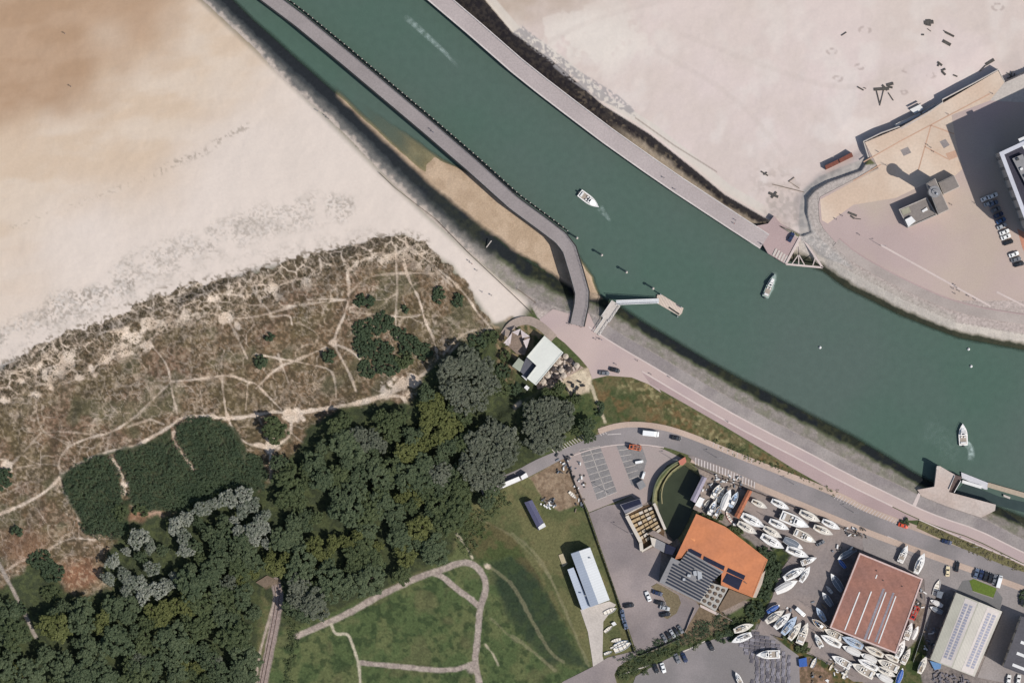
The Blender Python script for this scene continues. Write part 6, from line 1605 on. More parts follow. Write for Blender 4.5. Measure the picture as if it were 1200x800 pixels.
# afloat
AF='boats under way in the channel'
boat(679.5,225.5,702,242.5,M,'white','white motor cruiser under way in the channel beside the boardwalk',grp=AF,float_=True)
boat(897.5,348,909,321,M,'sage','pale boat under way near the white triangular frame',grp=AF,float_=True,wf=.8)
boat(1130.5,522,1129.5,496.5,M,'white','white motor boat heading up river above the lock pier',grp=AF,float_=True,wf=1.15)
def foam(name,pts,w0,w1,label,seed,a_=.6):
    n=len(pts); b=MB(); r=random.Random(seed)
    m=MATS.get('foam')
    if not m:
        m=bpy.data.materials.new('foam'); m.use_nodes=True; N,L=nt(m); bs=N['Principled BSDF']; bs.inputs['Base Color'].default_value=(.42,.52,.48,1); bs.inputs['Roughness'].default_value=.8
        tc=N.new('ShaderNodeTexCoord'); ns=N.new('ShaderNodeTexNoise'); ns.inputs['Scale'].default_value=.5; ns.inputs['Detail'].default_value=5
        L.new(tc.outputs['Object'],ns.inputs['Vector']); at=N.new('ShaderNodeAttribute'); at.attribute_name='fade'
        mr=N.new('ShaderNodeMapRange'); mr.inputs[1].default_value=.3; mr.inputs[2].default_value=.72; L.new(ns.outputs['Fac'],mr.inputs[0])
        mu=N.new('ShaderNodeMath'); mu.operation='MULTIPLY'; L.new(mr.outputs[0],mu.inputs[0]); L.new(at.outputs['Fac'],mu.inputs[1])
        t=N.new('ShaderNodeBsdfTransparent'); mx=N.new('ShaderNodeMixShader'); L.new(mu.outputs[0],mx.inputs[0]); L.new(t.outputs[0],mx.inputs[1]); L.new(bs.outputs[0],mx.inputs[2]); L.new(mx.outputs[0],N['Material Output'].inputs['Surface']); MATS['foam']=m
    P_=resample(smooth_pl(pts),24); vs=[];fd=[];K_=7
    for i,(x,y) in enumerate(P_):
        a=P_[max(i-1,0)];c=P_[min(i+1,23)]; dx,dy=c[0]-a[0],c[1]-a[1]; l=math.hypot(dx,dy) or 1; w=w0+(w1-w0)*i/23
        for k in range(K_):
            o_=(k/(K_-1)-.5)*w; p=P(x-dy/l*o_,y+dx/l*o_,.04); vs.append((p.x,p.y,.04))
            e=1-abs(k/(K_-1)-.5)*2; fd.append(a_*min(1,e*2)*min(1,i/3,(23-i)/6))
    fs=[(i*K_+k,i*K_+k+1,(i+1)*K_+k+1,(i+1)*K_+k) for i in range(23) for k in range(K_-1)]
    me=bpy.data.meshes.new(name); me.from_pydata(vs,[],fs); me.update(); at=me.attributes.new('fade','FLOAT','POINT'); at.data.foreach_set('value',fd); me.materials.append(m)
    o=bpy.data.objects.new(name,me); COL.objects.link(o); tag(o,label,'wake',kind='stuff')
foam('wake_foam',[(473,19),(485,28),(500,42),(512,53),(522,62),(538,80)],9,5,'old broken wake streak in the upper channel',1,.5)
foam('wake_foam',[(702,242),(708,250),(716,260)],10,3,'wake off the motor cruiser in the channel',2,.5)
foam('wake_foam',[(1130,518),(1136,522),(1139,530),(1137,540)],9,9,'round foam patch behind the up river motor boat',3,.9)
foam('wake_foam',[(896,350),(905,335),(908,318)],9,8,'foam round the pale boat by the triangular frame',4,.9)
foam('wake_foam',[(1080,500),(1100,510),(1120,525),(1100,545)],34,24,'faint churned water left of the up river motor boat',5,.07)
# small buoys
for x,y,l in ((961,407,'small white buoy in mid river'),(1138,429,'pale buoy near the right bank, lower one'),(1135,409,'pale buoy near the right bank, upper one')):
    r=empty('buoy'); p=P(x,y,0); r.location=(p.x,p.y,0); tag(r,l,'buoy','buoys in the river'); b=MB(); b.cyl((0,0,-.2),(0,0,.35),.55,.6,10); b.cyl((0,0,.35),(0,0,.7),.6,.2,10); b.build('float',wht,r); b=MB(); b.cyl((0,0,.7),(0,0,1.1),.08,.08,6); b.build('ring_post',steel,r)

# ---------------------------------------------------------------- vehicles
CP={}
def paintm(n,rgb): return mat('car_paint_'+n,rgb,.3,.03,2,.03,.4,spec=.6)
PC={'white':paintm('white',(.72,.72,.70)),'silver':paintm('silver',(.36,.37,.38)),'grey':paintm('grey',(.14,.145,.155)),'black':paintm('black',(.014,.015,.018)),'navy':paintm('navy',(.018,.03,.075)),'blue':paintm('blue',(.04,.09,.20)),'red':paintm('red',(.55,.075,.03)),'cream':paintm('cream',(.66,.56,.36)),'bluegrey':paintm('blue_grey',(.10,.13,.19))}
def make_car(kind,col):
    root=empty({'car':'parked_car','van':'van'}[kind]); m=PC[col]; L=4.4 if kind=='car' else 6.2; w=.88 if kind=='car' else 1.05
    b=MB()
    if kind=='car':
        prof=[(-2.2,.45,.60,.72),(-2.1,.32,.86,.84),(-1.5,.28,.94,.88),(.0,.28,.95,.88),(1.3,.28,.90,.88),(1.95,.32,.76,.82),(2.2,.42,.6,.66)]
    else:
        prof=[(-3.1,.4,2.15,1.0),(-3.0,.35,2.3,1.02),(1.4,.35,2.3,1.02),(1.9,.35,2.1,1.0),(2.6,.35,1.2,1.0),(3.1,.4,.95,.88)]
    rings=[]
    for x,z0,z1,hw in prof:
        rings.append([(x,-hw*.92,z0),(x,-hw,z0+.25),(x,-hw,z1-.18),(x,-hw*.86,z1),(x,hw*.86,z1),(x,hw,z1-.18),(x,hw,z0+.25),(x,hw*.92,z0)])
    b.loft(rings); b.build('body',m,root,False)
    if kind=='car':
        b=MB(); b.loft([[(-1.55,-.68,.9),(-1.55,.68,.9),(-1.0,.60,1.40),(-1.0,-.60,1.40)],[(.95,-.70,.9),(.95,.70,.9),(.25,.58,1.42),(.25,-.58,1.42)]]); gh=b.build('cabin_glass',glass,root)
        b=MB(); b.loft([[(-1.05,-.60,1.385),(-1.05,.60,1.385),(-1.0,.56,1.46),(-1.0,-.56,1.46)],[(.27,-.58,1.405),(.27,.58,1.405),(.20,.54,1.475),(.20,-.54,1.475)]]); b.build('roof',m,root)
        b=MB()
        for s in (-1,1):
            b.bar((.95,s*.72,.92),(.25,s*.60,1.42),.09); b.bar((-1.55,s*.70,.92),(-1.0,s*.60,1.40),.11); b.bar((-.35,s*.73,.92),(-.35,s*.61,1.42),.08)
        b.build('pillars',m,root)
        fx,rx,zz=1.35,-1.35,.33
    else:
        b=MB(); b.loft([[(1.93,-.86,2.02),(1.93,.86,2.02)],[(2.5,-.90,1.36),(2.5,.90,1.36)]],cap=False,closed=False); b.box(1.0,-1.035,1.3,1.8,-1.02,1.9); b.box(1.0,1.02,1.3,1.8,1.035,1.9); b.build('windscreen',glass,root)
        fx,rx,zz=2.0,-1.9,.36
    for x in (fx,rx):
        for s in (-1,1):
            b=MB(); b.cyl((x,s*(w-.16),zz),(x,s*(w+.02),zz),zz,n=12); wl_=b.build('wheel',rubber,root)
            q=MB(); q.cyl((x,s*(w+.02),zz),(x,s*(w+.035),zz),zz*.6,n=8); q.build('rim',steel,wl_)
    for s in (-1,1):
        b=MB(); b.box(prof[-1][0]-.12,s*.55-.16,.62 if kind=='car' else .8,prof[-1][0]+.015,s*.55+.16,.74 if kind=='car' else .95); b.build('headlight',wht,root)
        b=MB(); b.box(prof[0][0]-.015,s*.6-.13,.58 if kind=='car' else .9,prof[0][0]+.1,s*.6+.13,.70 if kind=='car' else 1.3); b.build('tail_light',redp,root)
        b=MB(); b.box(.75 if kind=='car' else 1.9,s*(w+.02)-.09,.92 if kind=='car' else 1.3,.9 if kind=='car' else 2.05,s*(w+.02)+.09,1.04 if kind=='car' else 1.6); b.build('mirror',m,root)
    return root
def car(x,y,ang,col,label,kind='car',z=None,sc=1.0,grp=None):
    key=(kind,col)
    if key not in CP: CP[key]=(proto_tree(make_car(kind,col)),[0])
    pt,u=CP[key]; o=pt[0] if not u[0] else copy_tree(pt); u[0]=1
    z=LAND+.19 if z is None else z
    p=P(x,y,z+.5); o.location=(p.x,p.y,z); o.rotation_euler=(0,0,math.radians(ang)); o.scale=(sc,sc,sc)
    o.name='parked_car' if kind=='car' else 'van'
    tag(o,label,'car' if kind=='car' else 'van',grp or 'cars and vans around the harbour')
car(737,709,8,'black','black car alone at the left edge of the worn yard')
car(729.5,719.5,100,'bluegrey','upper of two blue grey cars nose to tail along the yard edge')
car(732.5,731,106,'bluegrey','lower of two blue grey cars nose to tail along the yard edge')
car(759.5,698.5,112,'white','white car standing before the traffic island in the worn yard')
car(770.5,694.5,-18,'navy','navy car uppermost in the row beside the traffic island')
car(773.5,706,-12,'black','black car second in the row beside the traffic island')
car(779,712,-14,'silver','silver car third in the row beside the traffic island')
car(779.5,719.5,12,'black','black car lowest in the row beside the traffic island')
for i,(x,y,c) in enumerate(((778.5,747.5,'grey'),(783.5,744.5,'black'),(788,742,'silver'),(792.5,739.5,'black'),(797.5,737,'grey'))):
    car(x,y,-58,c,['grey car at the left end of the hedge row','black car second from left in the hedge row','silver car in the middle of the hedge row','black car fourth from left in the hedge row','grey car at the right end of the hedge row'][i],sc=.85)
car(768.5,782.5,-68,'black','black car beside a white one in the bottom car park')
car(777,782,-72,'white','white car beside a black one in the bottom car park')
car(793.5,771,-66,'grey','dark grey car of the pair further along the bottom car park')
car(802,770,-66,'navy','navy car of the pair further along the bottom car park')
car(833,756.5,-64,'black','black car alone at the hedge of the bottom car park')
car(762.5,507.8,-6,'white','long white minibus on the curved road above the car park','van',LAND+.14,1.12)
car(792,513,-12,'black','black car following the minibus on the curved road',z=LAND+.14)
car(1058.5,615.5,-17,'red','bright orange red car at the roadside by the planting',z=LAND+.2)
car(1109.5,634.5,-16,'navy','blue car driving on the road above the cream hall',z=LAND+.14)
car(1110.5,669,86,'cream','cream car on the forecourt above the cream hall')
car(1121.5,663.5,80,'black','black car right of the cream car on the forecourt')
for i,(x,y,c) in enumerate(((1144,671.5,'bluegrey'),(1149.5,673,'navy'),(1155,675,'black'),(1160.5,677,'black'),(1165.5,678.8,'grey'))):
    car(x,y,72,c,['blue grey car at the left end of the row above the lawn','navy car second in the row above the lawn','black car third in the row above the lawn','black car fourth in the row above the lawn','dark grey car next to the white van above the lawn'][i])
car(1171,681,74,'white','white van at the right end of the row above the lawn','van',sc=.85)
car(708,437,-3,'grey','dark car left of its pair on the pink plaza by the verge')
car(720.5,433.5,-14,'black','dark car right of its pair on the pink plaza by the verge')
car(927,278,62,'navy','blue car parked on the quay near the triangular frame',z=5.56)
car(1174,265,28,'silver','silver car uppermost of the sunlit plaza row')
car(1177,272,22,'white','first white car of the sunlit plaza row')
car(1178.7,277.5,22,'white','second white car of the sunlit plaza row')
car(1181.5,284,18,'black','black car under the white pair in the plaza row')
car(1188,298,20,'white','white car after the gap in the plaza row')
car(1190.5,304,16,'grey','grey car after the gap in the plaza row')
car(1194,309.5,14,'black','black car lowest in the plaza row')
for i,(x,y,c) in enumerate(((1155,232.5,'white'),(1163.5,229.5,'white'),(1158.5,238.5,'silver'),(1164,238.5,'bluegrey'),(1167,245.5,'grey'),(1170,252,'navy'),(1173,258.5,'blue'))):
    car(x,y,24,c,['white car at the left top of the shaded plaza group','white car at the right top of the shaded plaza group','silver car second row left in the shaded plaza group','blue grey car second row right in the shaded plaza group','grey car third row of the shaded plaza group','navy car fourth row of the shaded plaza group','blue car last of the shade before the silver one'][i])
car(1182,796,80,'white','white car left of the pair at the bottom right corner'); car(1193.5,796,80,'white','white car right of the pair at the bottom right corner')
car(749,541,10,'white','white van under the orange machine in the upper car park','van',sc=.55)
car(754,556.5,72,'white','small white van lowest in the upper car park','van',sc=.5)
car(938,716.5,-42,'white','pale box van in the middle of the boatyard beside the left cluster','van',sc=.8)
car(961.5,636,28,'grey','dark car low beside the wide white motor boat',sc=.85)
car(1198,703,80,'black','dark car at the right photo edge by the bush')
# ---------------------------------------------------------------- site furniture
def box_thing(name,label,q,h,m,cat,grp=None,z0=LAND,part='body',lid=None,base=None):
    r=empty(name); tag(r,label,cat,grp); b=MB(); b.prism(ccw(wpoly(q,z0+h)),z0,z0+h*.85); b.build(part,m,r)
    qq=ccw(wpoly(q,z0+h)); b=MB(); b.prism(inset(qq,-.06),z0+h*.85,z0+h); b.build('lid',lid or m,r); return r
box_thing('pale_store_box','pale square box on the dock yard by the pond',[(820,582),(825.5,584.5),(820.5,594.5),(814.5,591.5)],2.4,gel,'store')
box_thing('grey_store_box','grey box at the top corner of the cream hall shadow',[(1099,692),(1105.5,693.5),(1103.5,701),(1097.5,699)],2.2,tarpg,'store')
box_thing('blue_tarp_stack','square stack under bright blue tarpaulin on the weedy ground',[(936,772),(945,770),(946,780),(937,781)],1.4,tarpb,'stack')
box_thing('blue_tarp_stack','blue tarpaulin at the lower left corner of the cream hall',[(1090,774),(1103,777.5),(1102,783),(1095,784)],1.2,bluep,'stack')
box_thing('white_crate','white crate beside the cream dinghy in the hangar grass',[(716.5,730),(720,728),(722.5,731),(719,733)],1,wht,'crate')
box_thing('recycling_hut','grey hut with dark canopy by the wall of the dark pond',[(746,566),(753,562),(757,569),(750,574)],2.6,mat('dark_canopy',lin(60,62,68),.8),'hut',lid=lead)
box_thing('white_crate','small white crate beneath the faded red skiff',[(859,613),(861.5,612.5),(862,615),(859.5,615.5)],1,wht,'crate')
# orange machine in the upper car park and red boat lift
def machine(x,y,a,m,label,sc=1):
    r=empty('boat_hoist' if m is redp else 'orange_trailer'); p=P(x,y,LAND+1); r.location=(p.x,p.y,LAND+.06); r.rotation_euler=(0,0,math.radians(a)); r.scale=(sc,)*3; tag(r,label,'machine')
    b=MB(); b.box(-2.6,-1.1,.7,2.6,-.8,.95); b.box(-2.6,.8,.7,2.6,1.1,.95)
    for k in range(4): b.box(-2.5+k*1.6,-1.1,.72,-2.2+k*1.6,1.1,.9)
    b.build('chassis',m,r)
    b=MB(); b.box(-2.4,-.85,.95,-.6,.85,2.4); b.build('cab',m,r); b=MB(); b.box(-.62,-.7,1.5,-.56,.7,2.2); b.box(-2.0,-.6,2.4,-1.0,.6,2.43); b.build('window',glass,r)
    b=MB(); b.bar((-.5,0,1.2),(2.9,0,2.6),.35); b.build('arm',m,r)
    for x_ in (-1.9,1.7):
        for s in (-1,1): b=MB(); b.cyl((x_,s*.95,.5),(x_,s*1.3,.5),.5,n=12); b.build('wheel',rubber,r)
machine(744,524,-10,orangep,'orange machine beside the road in the upper car park'); machine(1071.5,718,66,redp,'red boat hoist right of the red hall',1.15)
# floating pontoon sections stacked on the ground: textured store
r=random.Random(4); n=0; PPm=[mat('pontoon_grey_'+t,lin(*c,.8),.9,.25,3) for t,c in (('dark',(104,100,106)),('mid',(122,118,124)),('light',(142,138,144)))]
SP=[(884,736),(892,742),(908,750),(926,770),(930,800),(912,806),(878,806),(884,780),(874,768),(868,755),(862,750)]
PPB={}
for j in range(24):
    for i in range(12):
        x=862+i*6.2+(j%2)*.8; y=735+j*4.1+i*.6
        if not pin(SP,x,y) or n>=240: continue
        k=r.randrange(3)
        if k not in PPB:
            b=MB(); b.box(-.98,-.62,.12,.98,.62,.28); b.box(-.9,-.55,0,-.15,.55,.12); b.box(.15,-.55,0,.9,.55,.12); b.box(-.9,-.08,.28,.9,.08,.36); PPB[k]=b.build('pontoon_section',PPm[k]); o=PPB[k]
        else: o=PPB[k].copy(); COL.objects.link(o)
        p=P(x+r.uniform(-.3,.3),y+r.uniform(-.3,.3)); o.location=(p.x,p.y,LAND+.08); o.rotation_euler=(0,0,math.radians(-12 if y<765 else 78)+r.uniform(-.06,.06))
        tag(o,f"{['dark','mid','light'][k]} grey pontoon section in the store, {x/12:.1f}% across {y/8:.1f}% down",'pontoon section','pontoon sections stored on the ground'); n+=1
# debris / materials behind the cream hall
b=MB()
for k in range(160):
    x=r.uniform(1094,1140); y=r.uniform(780,812); 
    if y<783+(x-1094)*.25: continue
    p=P(x,y); a=r.uniform(0,3); s=r.uniform(.3,1.1); b.box(-s,-.2,LAND,s,.2,LAND+r.uniform(.3,.9),a,(p.x,p.y))
o=b.build('scrap_heap',PPm[1]); tag(o,'scrap and timber strewn below the cream hall','scrap',kind='stuff')
for (x0,y0,x1,y1,l,nn) in ((652,533,672,555,'rubbish heap along the top of the brown yard',24),(634,583,652,595,'rubbish heap beside the lawn in the brown yard',30),(835,557,870,572,'clutter along the top of the dock yard',30),(1066,690,1084,712,'clutter between the red hall and the cream hall',20),(990,618,1016,630,'clutter along the road wall at the yard end',26),(1083,735,1100,765,'clutter along the shadowed strip left of the cream hall',24),(900,700,960,735,'scattered trestles on the open boatyard floor',14),(975,640,1008,646,'odds and ends along the yard end by the hall',12),(820,565,862,600,'gear lying between the working boats',40),(672,540,686,598,'rubbish along the car park fence',26),(950,770,1000,800,'timber lying on the weedy ground',30)):
    b=MB(); b.cm=0
    for k in range(nn):
        x=r.uniform(x0,x1); y=r.uniform(y0,y1); p=P(x,y); s=r.uniform(.2,.9); b.cm=r.randrange(4); b.box(-s,-.18,LAND,s,.18*r.uniform(1,3),LAND+r.uniform(.3,1.0),r.uniform(0,3),(p.x,p.y))
    o=b.build('scrap_heap',[wood,wht,dkst,tarpg]); tag(o,l,'scrap',kind='stuff')
# cafe tables
def picnic():
    root=empty('cafe_table'); b=MB(); b.box(-.9,-.4,.72,.9,.4,.77); b.build('tabletop',rnd_top,root)
    for s in (-1,1):
        b=MB(); b.box(-.9,s*.75-.13,.42,.9,s*.75+.13,.46); b.build('bench',wood,root)
    b=MB(); 
    for x in (-.7,.7): b.bar((x,-.75,.0),(x,.3,.72),.1); b.bar((x,.75,0),(x,-.3,.72),.1); b.bar((x,-.8,.4),(x,.8,.4),.09)
    b.build('trestle',woodd,root); return root
rnd_top=mat('pale_table_top',lin(196,180,166,.8),.8,.1,3)
sheet('terrace',[(660,414),(684,431),(655,447),(630,456),(628.5,451)],LAND+.10,mat('terrace_boards',lin(168,148,134,.8),.9,.2,1.5))
pt=None;k=0
TQ=[(661,415),(684,431),(648,450),(629,453)]
for i in range(11):
    for j in range(8):
        x=632+i*5.0; y=412+j*5.2+(i%2)*2
        if not pin([(660,414.5),(683,431),(655,446.5),(633,454),(631,450)],x,y): continue
        if pt is None: o=picnic(); pt=proto_tree(o)
        else: o=copy_tree(pt)
        p=P(x+rnd.uniform(-.7,.7),y+rnd.uniform(-.7,.7),LAND+.12); o.location=p; o.rotation_euler=(0,0,rnd.uniform(0,3.14)); k+=1
        tag(o,f"picnic table on the cafe terrace, {x/12:.1f}% across {y/8:.1f}% down",'table','picnic tables on the cafe terrace')
# parasols, some open
def parasol(x,y,m,label):
    rt=empty('parasol'); p=P(x,y,LAND+2); rt.location=(p.x,p.y,LAND+.12); tag(rt,label,'parasol','parasols on the cafe terrace')
    b=MB(); b.cyl((0,0,0),(0,0,2.6),.04,.04,6); b.build('pole',steel,rt)
    b=MB(); b.cyl((0,0,2.1),(0,0,2.65),1.25,.06,8,caps=False); b.cyl((0,0,2.08),(0,0,2.1),1.25,1.25,8); b.build('canopy',m,rt)
for i,(x,y,c) in enumerate(((663,417.5,0),(668,422,1),(676,428,0),(655,424,0),(648,432,1),(658,434,0),(666,432,1),(642,440,0),(652,442,1),(637,447,0),(645,447,1),(661,440,0))):
    parasol(x,y,(mat('sand_canvas',lin(190,176,160,.8),.9),mat('dark_canvas',lin(70,62,60,.8),.9))[c],f"{('pale','dark')[c]} parasol on the cafe terrace, {x/12:.1f}% across {y/8:.1f}% down")
# loose dark seats on the dotted sand patch
for i,(x,y) in enumerate(((668,448),(672,452),(674,459),(679,447),(683,452),(665,456),(670,461),(677,455))):
    b=MB(); b.box(-.9,-.35,0,.9,.35,.45); b.box(-.9,.25,.45,.9,.4,.85); o=b.build('timber_bench',woodd); p=P(x,y,LAND+.05); o.location=p; o.rotation_euler=(0,0,rnd.uniform(0,3)); tag(o,f"dark timber bench below the cafe, {x/12:.1f}% across {y/8:.1f}% down",'bench','benches on the sand patch')
# people
def person_mesh(name,shirt,trou,pose=0):
    me=bpy.data.meshes.new(name)
    st=.22 if pose else .1
    V=[(0,0,.95),(0,0,1.15),(0,0,1.40),(0,0,1.52),(0.02,0,1.66),(0.02,0,1.76),
       (0,.10,.92),(st,.11,.50),(st*.9,.11,.08),(st*.9+.16,.11,.04),(0,-.10,.92),(-st*.6,-.11,.50),(-st*1.5,-.11,.09),(-st*1.5+.16,-.11,.04),
       (0,.20,1.42),(-.05,.27,1.15),(.08,.27,.90),(0,-.20,1.42),(.10,-.27,1.15),(.2,-.25,.92)]
    E=[(0,1),(1,2),(2,3),(3,4),(4,5),(0,6),(6,7),(7,8),(8,9),(0,10),(10,11),(11,12),(12,13),(2,14),(14,15),(15,16),(2,17),(17,18),(18,19)]
    me.from_pydata(V,E,[]); o=bpy.data.objects.new(name,me); COL.objects.link(o)
    sk=o.modifiers.new('s','SKIN'); rad=[.14,.13,.15,.055,.095,.07,.09,.06,.04,.035,.09,.06,.04,.035,.06,.045,.03,.06,.045,.03]
    for i,v in enumerate(me.skin_vertices[0].data): v.radius=(rad[i],rad[i]*1.0); v.use_root=(i==0)
    sb=o.modifiers.new('d','SUBSURF'); sb.levels=1; sb.render_levels=1
    dg=bpy.context.evaluated_depsgraph_get(); m2=bpy.data.meshes.new_from_object(o.evaluated_get(dg)); o.modifiers.clear(); o.data=m2
    m2.materials.clear(); skin=mat('skin',(.45,.28,.2),.6,.03); hair=mat('hair',(.05,.035,.025),.8,.1)
    for m_ in (skin,shirt,trou,hair): m2.materials.append(m_)
    for p in m2.polygons:
        c=p.center; p.material_index = 3 if (c.z>1.70 or (c.z>1.62 and c.x<0)) else 0 if c.z>1.5 else 2 if c.z<.98 and abs(c.y)<.2 else 0 if (abs(c.y)>.2 and c.z<1.2) else 1
    return o
SH={'red':redp,'white':wht,'dark':tarpn,'blue':bluep,'grey':tarpg}
PM={}
PE=[(505,152,'dark','two walkers, the left one in dark clothes, mid way along the boardwalk'),(507.5,155,'blue','walker in blue on the boardwalk next to one in dark clothes'),(778,208.5,'dark','walker in dark clothes on the far jetty below the channel bend'),(860.5,262,'red','walker in a red top near the lower end of the far jetty'),(862,258,'dark','dark dressed walker beside the red top on the far jetty'),(891.5,285.5,'dark','person by the white kerb at the quay end of the far jetty'),(894,287,'grey','person in grey by the quay end of the far jetty'),(791,222,'blue','person in blue on the channel kerb of the far jetty'),
(382,136,'dark','person in dark clothes where the left beach meets the stone slope'),(385,139,'grey','person in grey where the left beach meets the stone slope'),(372,130,'blue','person in blue on the left beach edge'),(76,39.5,'dark','lone dark walker high on the wet left beach'),(83,101.5,'dark','second lone walker on the left beach, lower'),
(550,306,'dark','dark walker beside the timber fence on the left beach'),(553,309,'red','red topped walker beside the timber fence on the left beach'),(559,317,'grey','grey walker beside the timber fence on the left beach'),(576,346,'dark','dark walker on the sand near the top of the plaza'),(565,342,'blue','blue walker on the sand near the dune corner'),
(702,397,'dark','dark figure at the foot of the access ramp'),(698,397.5,'grey','grey figure at the foot of the access ramp'),(705,398,'blue','blue figure right of the access ramp foot'),(667,380,'white','white topped person under the end of the boardwalk'),(681,383,'dark','dark person right of the boardwalk end'),
(747,422.5,'dark','dark walker on the promenade kerb line'),(763,438.5,'dark','dark walker on the promenade below the kerb line'),(785,442,'grey','grey walker on the grey riverside walkway'),(853,494,'dark','dark walker on the promenade above the verge'),(722,427,'dark','person beside the dark cars on the plaza'),
(980,257,'dark','first of three dark figures left of the play equipment'),(987,253,'dark','second of three dark figures left of the play equipment'),(1007,275,'grey','lone figure in the middle of the pink plaza'),(1115,240,'dark','dark figure at the right side of the harbour office'),(1142,238,'grey','grey figure on the plaza between harbour office and cars'),
(1119,334,'dark','person on the white line among the group'),(1117,338,'blue','person in blue below the white line'),(1121,337,'dark','dark person below the white line'),(1124,341,'grey','grey person further along the white line'),(1135,347,'dark','dark person further down the white line'),(1143,351,'white','white topped person at the lower end of the white line'),(1119,344,'dark','dark person standing apart below the white line group'),
(1087,170,'dark','dark person upper one near the paving seam'),(1091,173,'dark','dark person lower one near the paving seam'),(1094,178,'grey','grey person on the sandy paving'),(1111,134,'red','red topped person on the seafront promenade'),(1029,178,'dark','dark person on the lower seafront promenade'),(1163,110,'dark','dark person at the right end of the seafront promenade')]
for x,y,c,l in PE:
    k=(c,hash(l)%2==0 and 0)
    if c not in PM: PM[c]=person_mesh('person',SH[c],SH['dark' if c!='dark' else 'grey'],1); o=PM[c]
    else: o=PM[c].copy(); COL.objects.link(o)
    o.name='person'
    z=zat(x,y)
    if y<300 and ((x>495 and x<512) ): z=6.6
    elif 770<x<896 and 200<y<290: z=5.6
    elif z>5.5 or x>700: z=max(z,LAND)+.06
    p=P(x,y,z); o.location=(p.x,p.y,z); o.rotation_euler=(0,0,rnd.uniform(0,6)); tag(o,l,'person','people out walking')
# beach timbers / play frames
def timbers(x,y,segs,label,z0=None,w=.45,h=.45,m=mat('bleached_dark_timber',(.075,.068,.06),.95,.35,2),name='beach_timbers',cat='timber frame'):
    r_=empty(name); z=zat(x,y) if z0 is None else z0; tag(r_,label,cat,'timber frames and heaps on the right beach')
    for s in segs:
        b=MB(); a=P(s[0],s[1],z); c=P(s[2],s[3],z); ww=(s[4] if len(s)>4 else w)*.75
        b.bar((a.x,a.y,z+h*.4),(c.x,c.y,z+h*.55),ww,h*.7); b.build('beam',m,r_)
timbers(1033,107,[(1024,105,1042,104,1.6),(1027,106,1031,122,.6),(1036,104,1031,124,.4),(1041,109,1047,118,.5),(1034,100,1040,106,1.2)],'large dark angular timber frame on the right beach')
timbers(1043,100,[(1039,100,1047,98,1.5),(1041,102,1046,103,1.1)],'dark heap right of the large angular timber frame')
timbers(1009,104,[(1005,102,1012,106,.8),(1012,103,1015,104,.4)],'small dark timber left of the large angular frame')
timbers(1088,27,[(1083,27,1094,26,2.0),(1085,29,1091,30,1.0),(1085,24,1091,24,.8),(1087,34,1091,37,.4)],'dark green heap alone high on the right beach')
timbers(1113,41,[(1108,38,1118,43,1.2),(1106,36,1108,38,.5)],'upper timber of the pair on the right beach')
timbers(1110,51,[(1105,48,1114,53,1.8)],'lower block of the pair on the right beach')
timbers(1101,76,[(1099,73,1104,77,1.2),(1099,78,1101,74,.8)],'upper hooked dark timber above the sea wall')
timbers(1105,84,[(1103,83,1108,81,1.0),(1104,84,1108,88,1.2)],'lower hooked dark timber above the sea wall')
timbers(1119,89,[(1117,88,1122,90,.8)],'small dark timber nearest the sea wall')
timbers(1160,74,[(1155,76,1165,70,1.6),(1148,84,1155,77,.5)],'dark frame against the upper end of the sea wall')
timbers(989,41,[(986,42,992,38,.5)],'short thin timber far left on the right beach')
timbers(1081,41,[(1080,41,1083,41,.8)],'tiny dark block below the dark green heap')
timbers(1187,90,[(1180,92,1192,88,.5),(1181,86,1191,94,.5),(1183,94,1186,84,.5),(1187,95,1189,86,.5)],'crossed dark lattice at the top end of the seafront promenade')
timbers(928,222,[(905,216,945,226,.35),(924,213,931,208,.4),(925,213,937,221,.3)],'long thin poles lying by the pale slip',m=wood)
timbers(907,228,[(901,226,912,231,1.5),(904,232,910,225,1.2)],'dark heap with white scraps at the pale slip')
timbers(898,204,[(892,201,900,206,.8),(895,205,899,202,.6)],'small dark heap above the pale slip')
timbers(998,252,[(994,249,1004,253,1.2),(997,253,1001,256,1.0),(1000,256,1009,257,.3)],'dark play equipment on the pink plaza',z0=LAND+.06)
timbers(564,286,[(570,290,576,282,.5)],'pale pole leaning on the dark slope of the left bank',m=conc)
timbers(617,346,[(606,338,628,355,.35)],'long thin pole on the sand near the boardwalk end',m=wood)
# lamp posts
def lamp(x,y,label,h=8,z=LAND,a=0):
    r_=empty('street_lamp'); p=P(x,y,z); r_.location=(p.x,p.y,z); r_.rotation_euler=(0,0,a); tag(r_,label,'street lamp','street lamps of the harbour')
    b=MB(); b.cyl((0,0,0),(0,0,h),.11,.06,6); b.build('pole',steel,r_); b=MB(); b.bar((0,0,h),(1.4,0,h+.25),.08); b.build('arm',steel,r_); b=MB(); b.box(1.2,-.13,h+.18,1.9,.13,h+.32); b.build('lamp_head',lead,r_)
for x,y,l,h in ((713,577,'street lamp amid the marked bays of the upper car park',9),(736,624,'street lamp in the worn yard left of the courtyard works',9),(788,538,'street lamp by the wall above the pond',7),(1032,288,'street lamp at the start of the long white line on the plaza',6),(1139,640,'street lamp by the road above the cream hall',8),(840,536,'street lamp on the verge side of the road',7),(1000,600,'street lamp by the road above the boatyard end',7),(930,567,'street lamp by the road above the roadside yachts',7)):
    lamp(x,y,l,h)
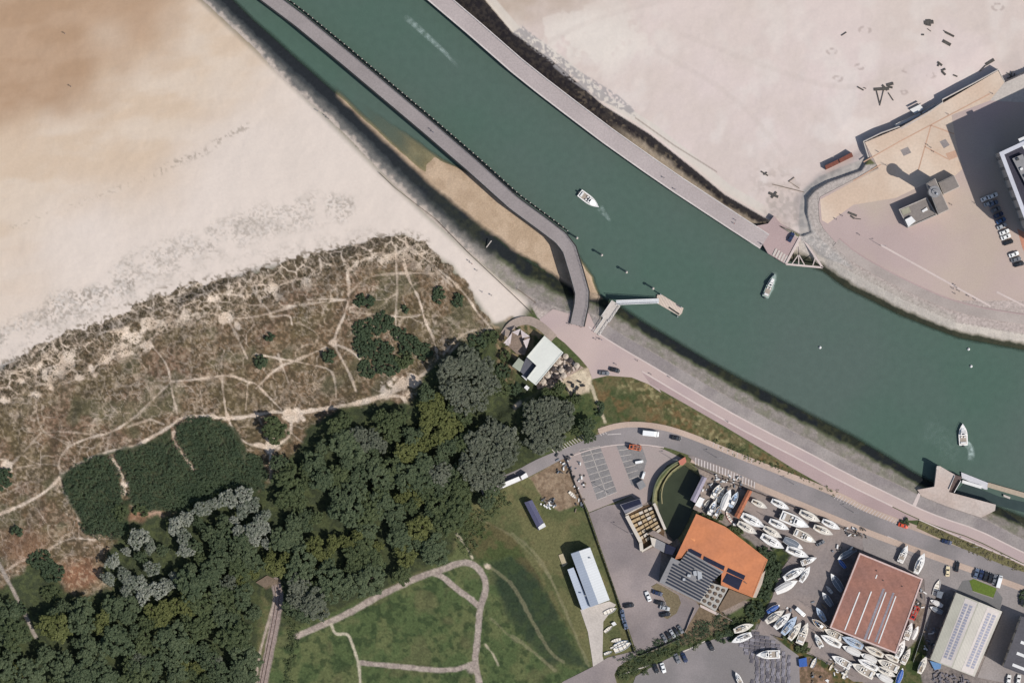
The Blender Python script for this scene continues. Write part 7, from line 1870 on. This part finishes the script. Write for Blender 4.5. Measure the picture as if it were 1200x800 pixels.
# fences / walls along the yards
def fence(pts,label,h=1.6,m=None,name='yard_fence'):
    r_=empty(name); tag(r_,label,'fence' if name!='boundary_wall' else 'wall')
    wk=walk(pts,5.5); b=MB(); c=MB()
    for (x,y,_),(x2,y2,_) in zip(wk[:-1],wk[1:]):
        p=P(x,y);q=P(x2,y2); b.bar((p.x,p.y,LAND+h/2+.1),(q.x,q.y,LAND+h/2+.1),.08 if name!='boundary_wall' else .3,h); c.bar((p.x,p.y,LAND),(p.x,p.y,LAND+h+.15),.14)
    b.build('panels',m or woodd,r_); c.build('posts',steel,r_)
fence([(815,546),(850,563),(885,576),(950,602),(1010,628)],'dark low boundary wall between the road pavement and the boatyard',1.2,mat('dark_wall',lin(92,78,70),.9,.2),'boundary_wall')
fence([(688,600),(720,690),(744,765),(748,768),(775,757),(800,746)],'dark fence down the left side of the worn yard',1.4,woodd)
fence([(662,534),(668,548),(674,566),(688,600)],'dark fence between the brown yard and the upper car park',1.3,woodd)
fence([(905,744),(925,750),(948,765),(975,778),(1000,792)],'low fence under the left cluster of yachts',1.0,mat('mesh_fence',lin(96,96,84),.9))
fence([(1090,700),(1083,735),(1070,775)],'thin fence through the strip between the two halls',1.2,steel)
fence([(802,741),(805,735),(808,726),(812,717),(814,712)],'pale railing at the right edge of the worn yard',1.0,kerb)
fence([(858,727),(840,717),(821,708)],'low pale fence below the lantern roof',.8,kerb)
# rails of the disused track
for k,off in enumerate((-2.0,2.0)):
    q=[(323,684),(326,700),(321,730),(315,760),(307,800),(299,850)]; wk=walk(offset_pl(smooth_pl(q),off),8); b=MB()
    for (x,y,_),(x2,y2,_) in zip(wk[:-1],wk[1:]):
        p=P(x,y);q_=P(x2,y2); b.bar((p.x,p.y,zat(x,y)+.1),(q_.x,q_.y,zat(x2,y2)+.1),.12,.2)
    o=b.build('rail',mat('rusty_rail',(.12,.07,.05),.8,.2)); tag(o,('left' if k==0 else 'right')+' rusty rail of the old track in the grass','rail','rails of the old track')
box_thing('track_gate_slab','brown slab across the top of the old track',[(300,682),(313,674),(326,680),(310,688)],.4,mat('brown_slab',lin(120,104,88),.9,.2),'slab',z0=zat(313,681))
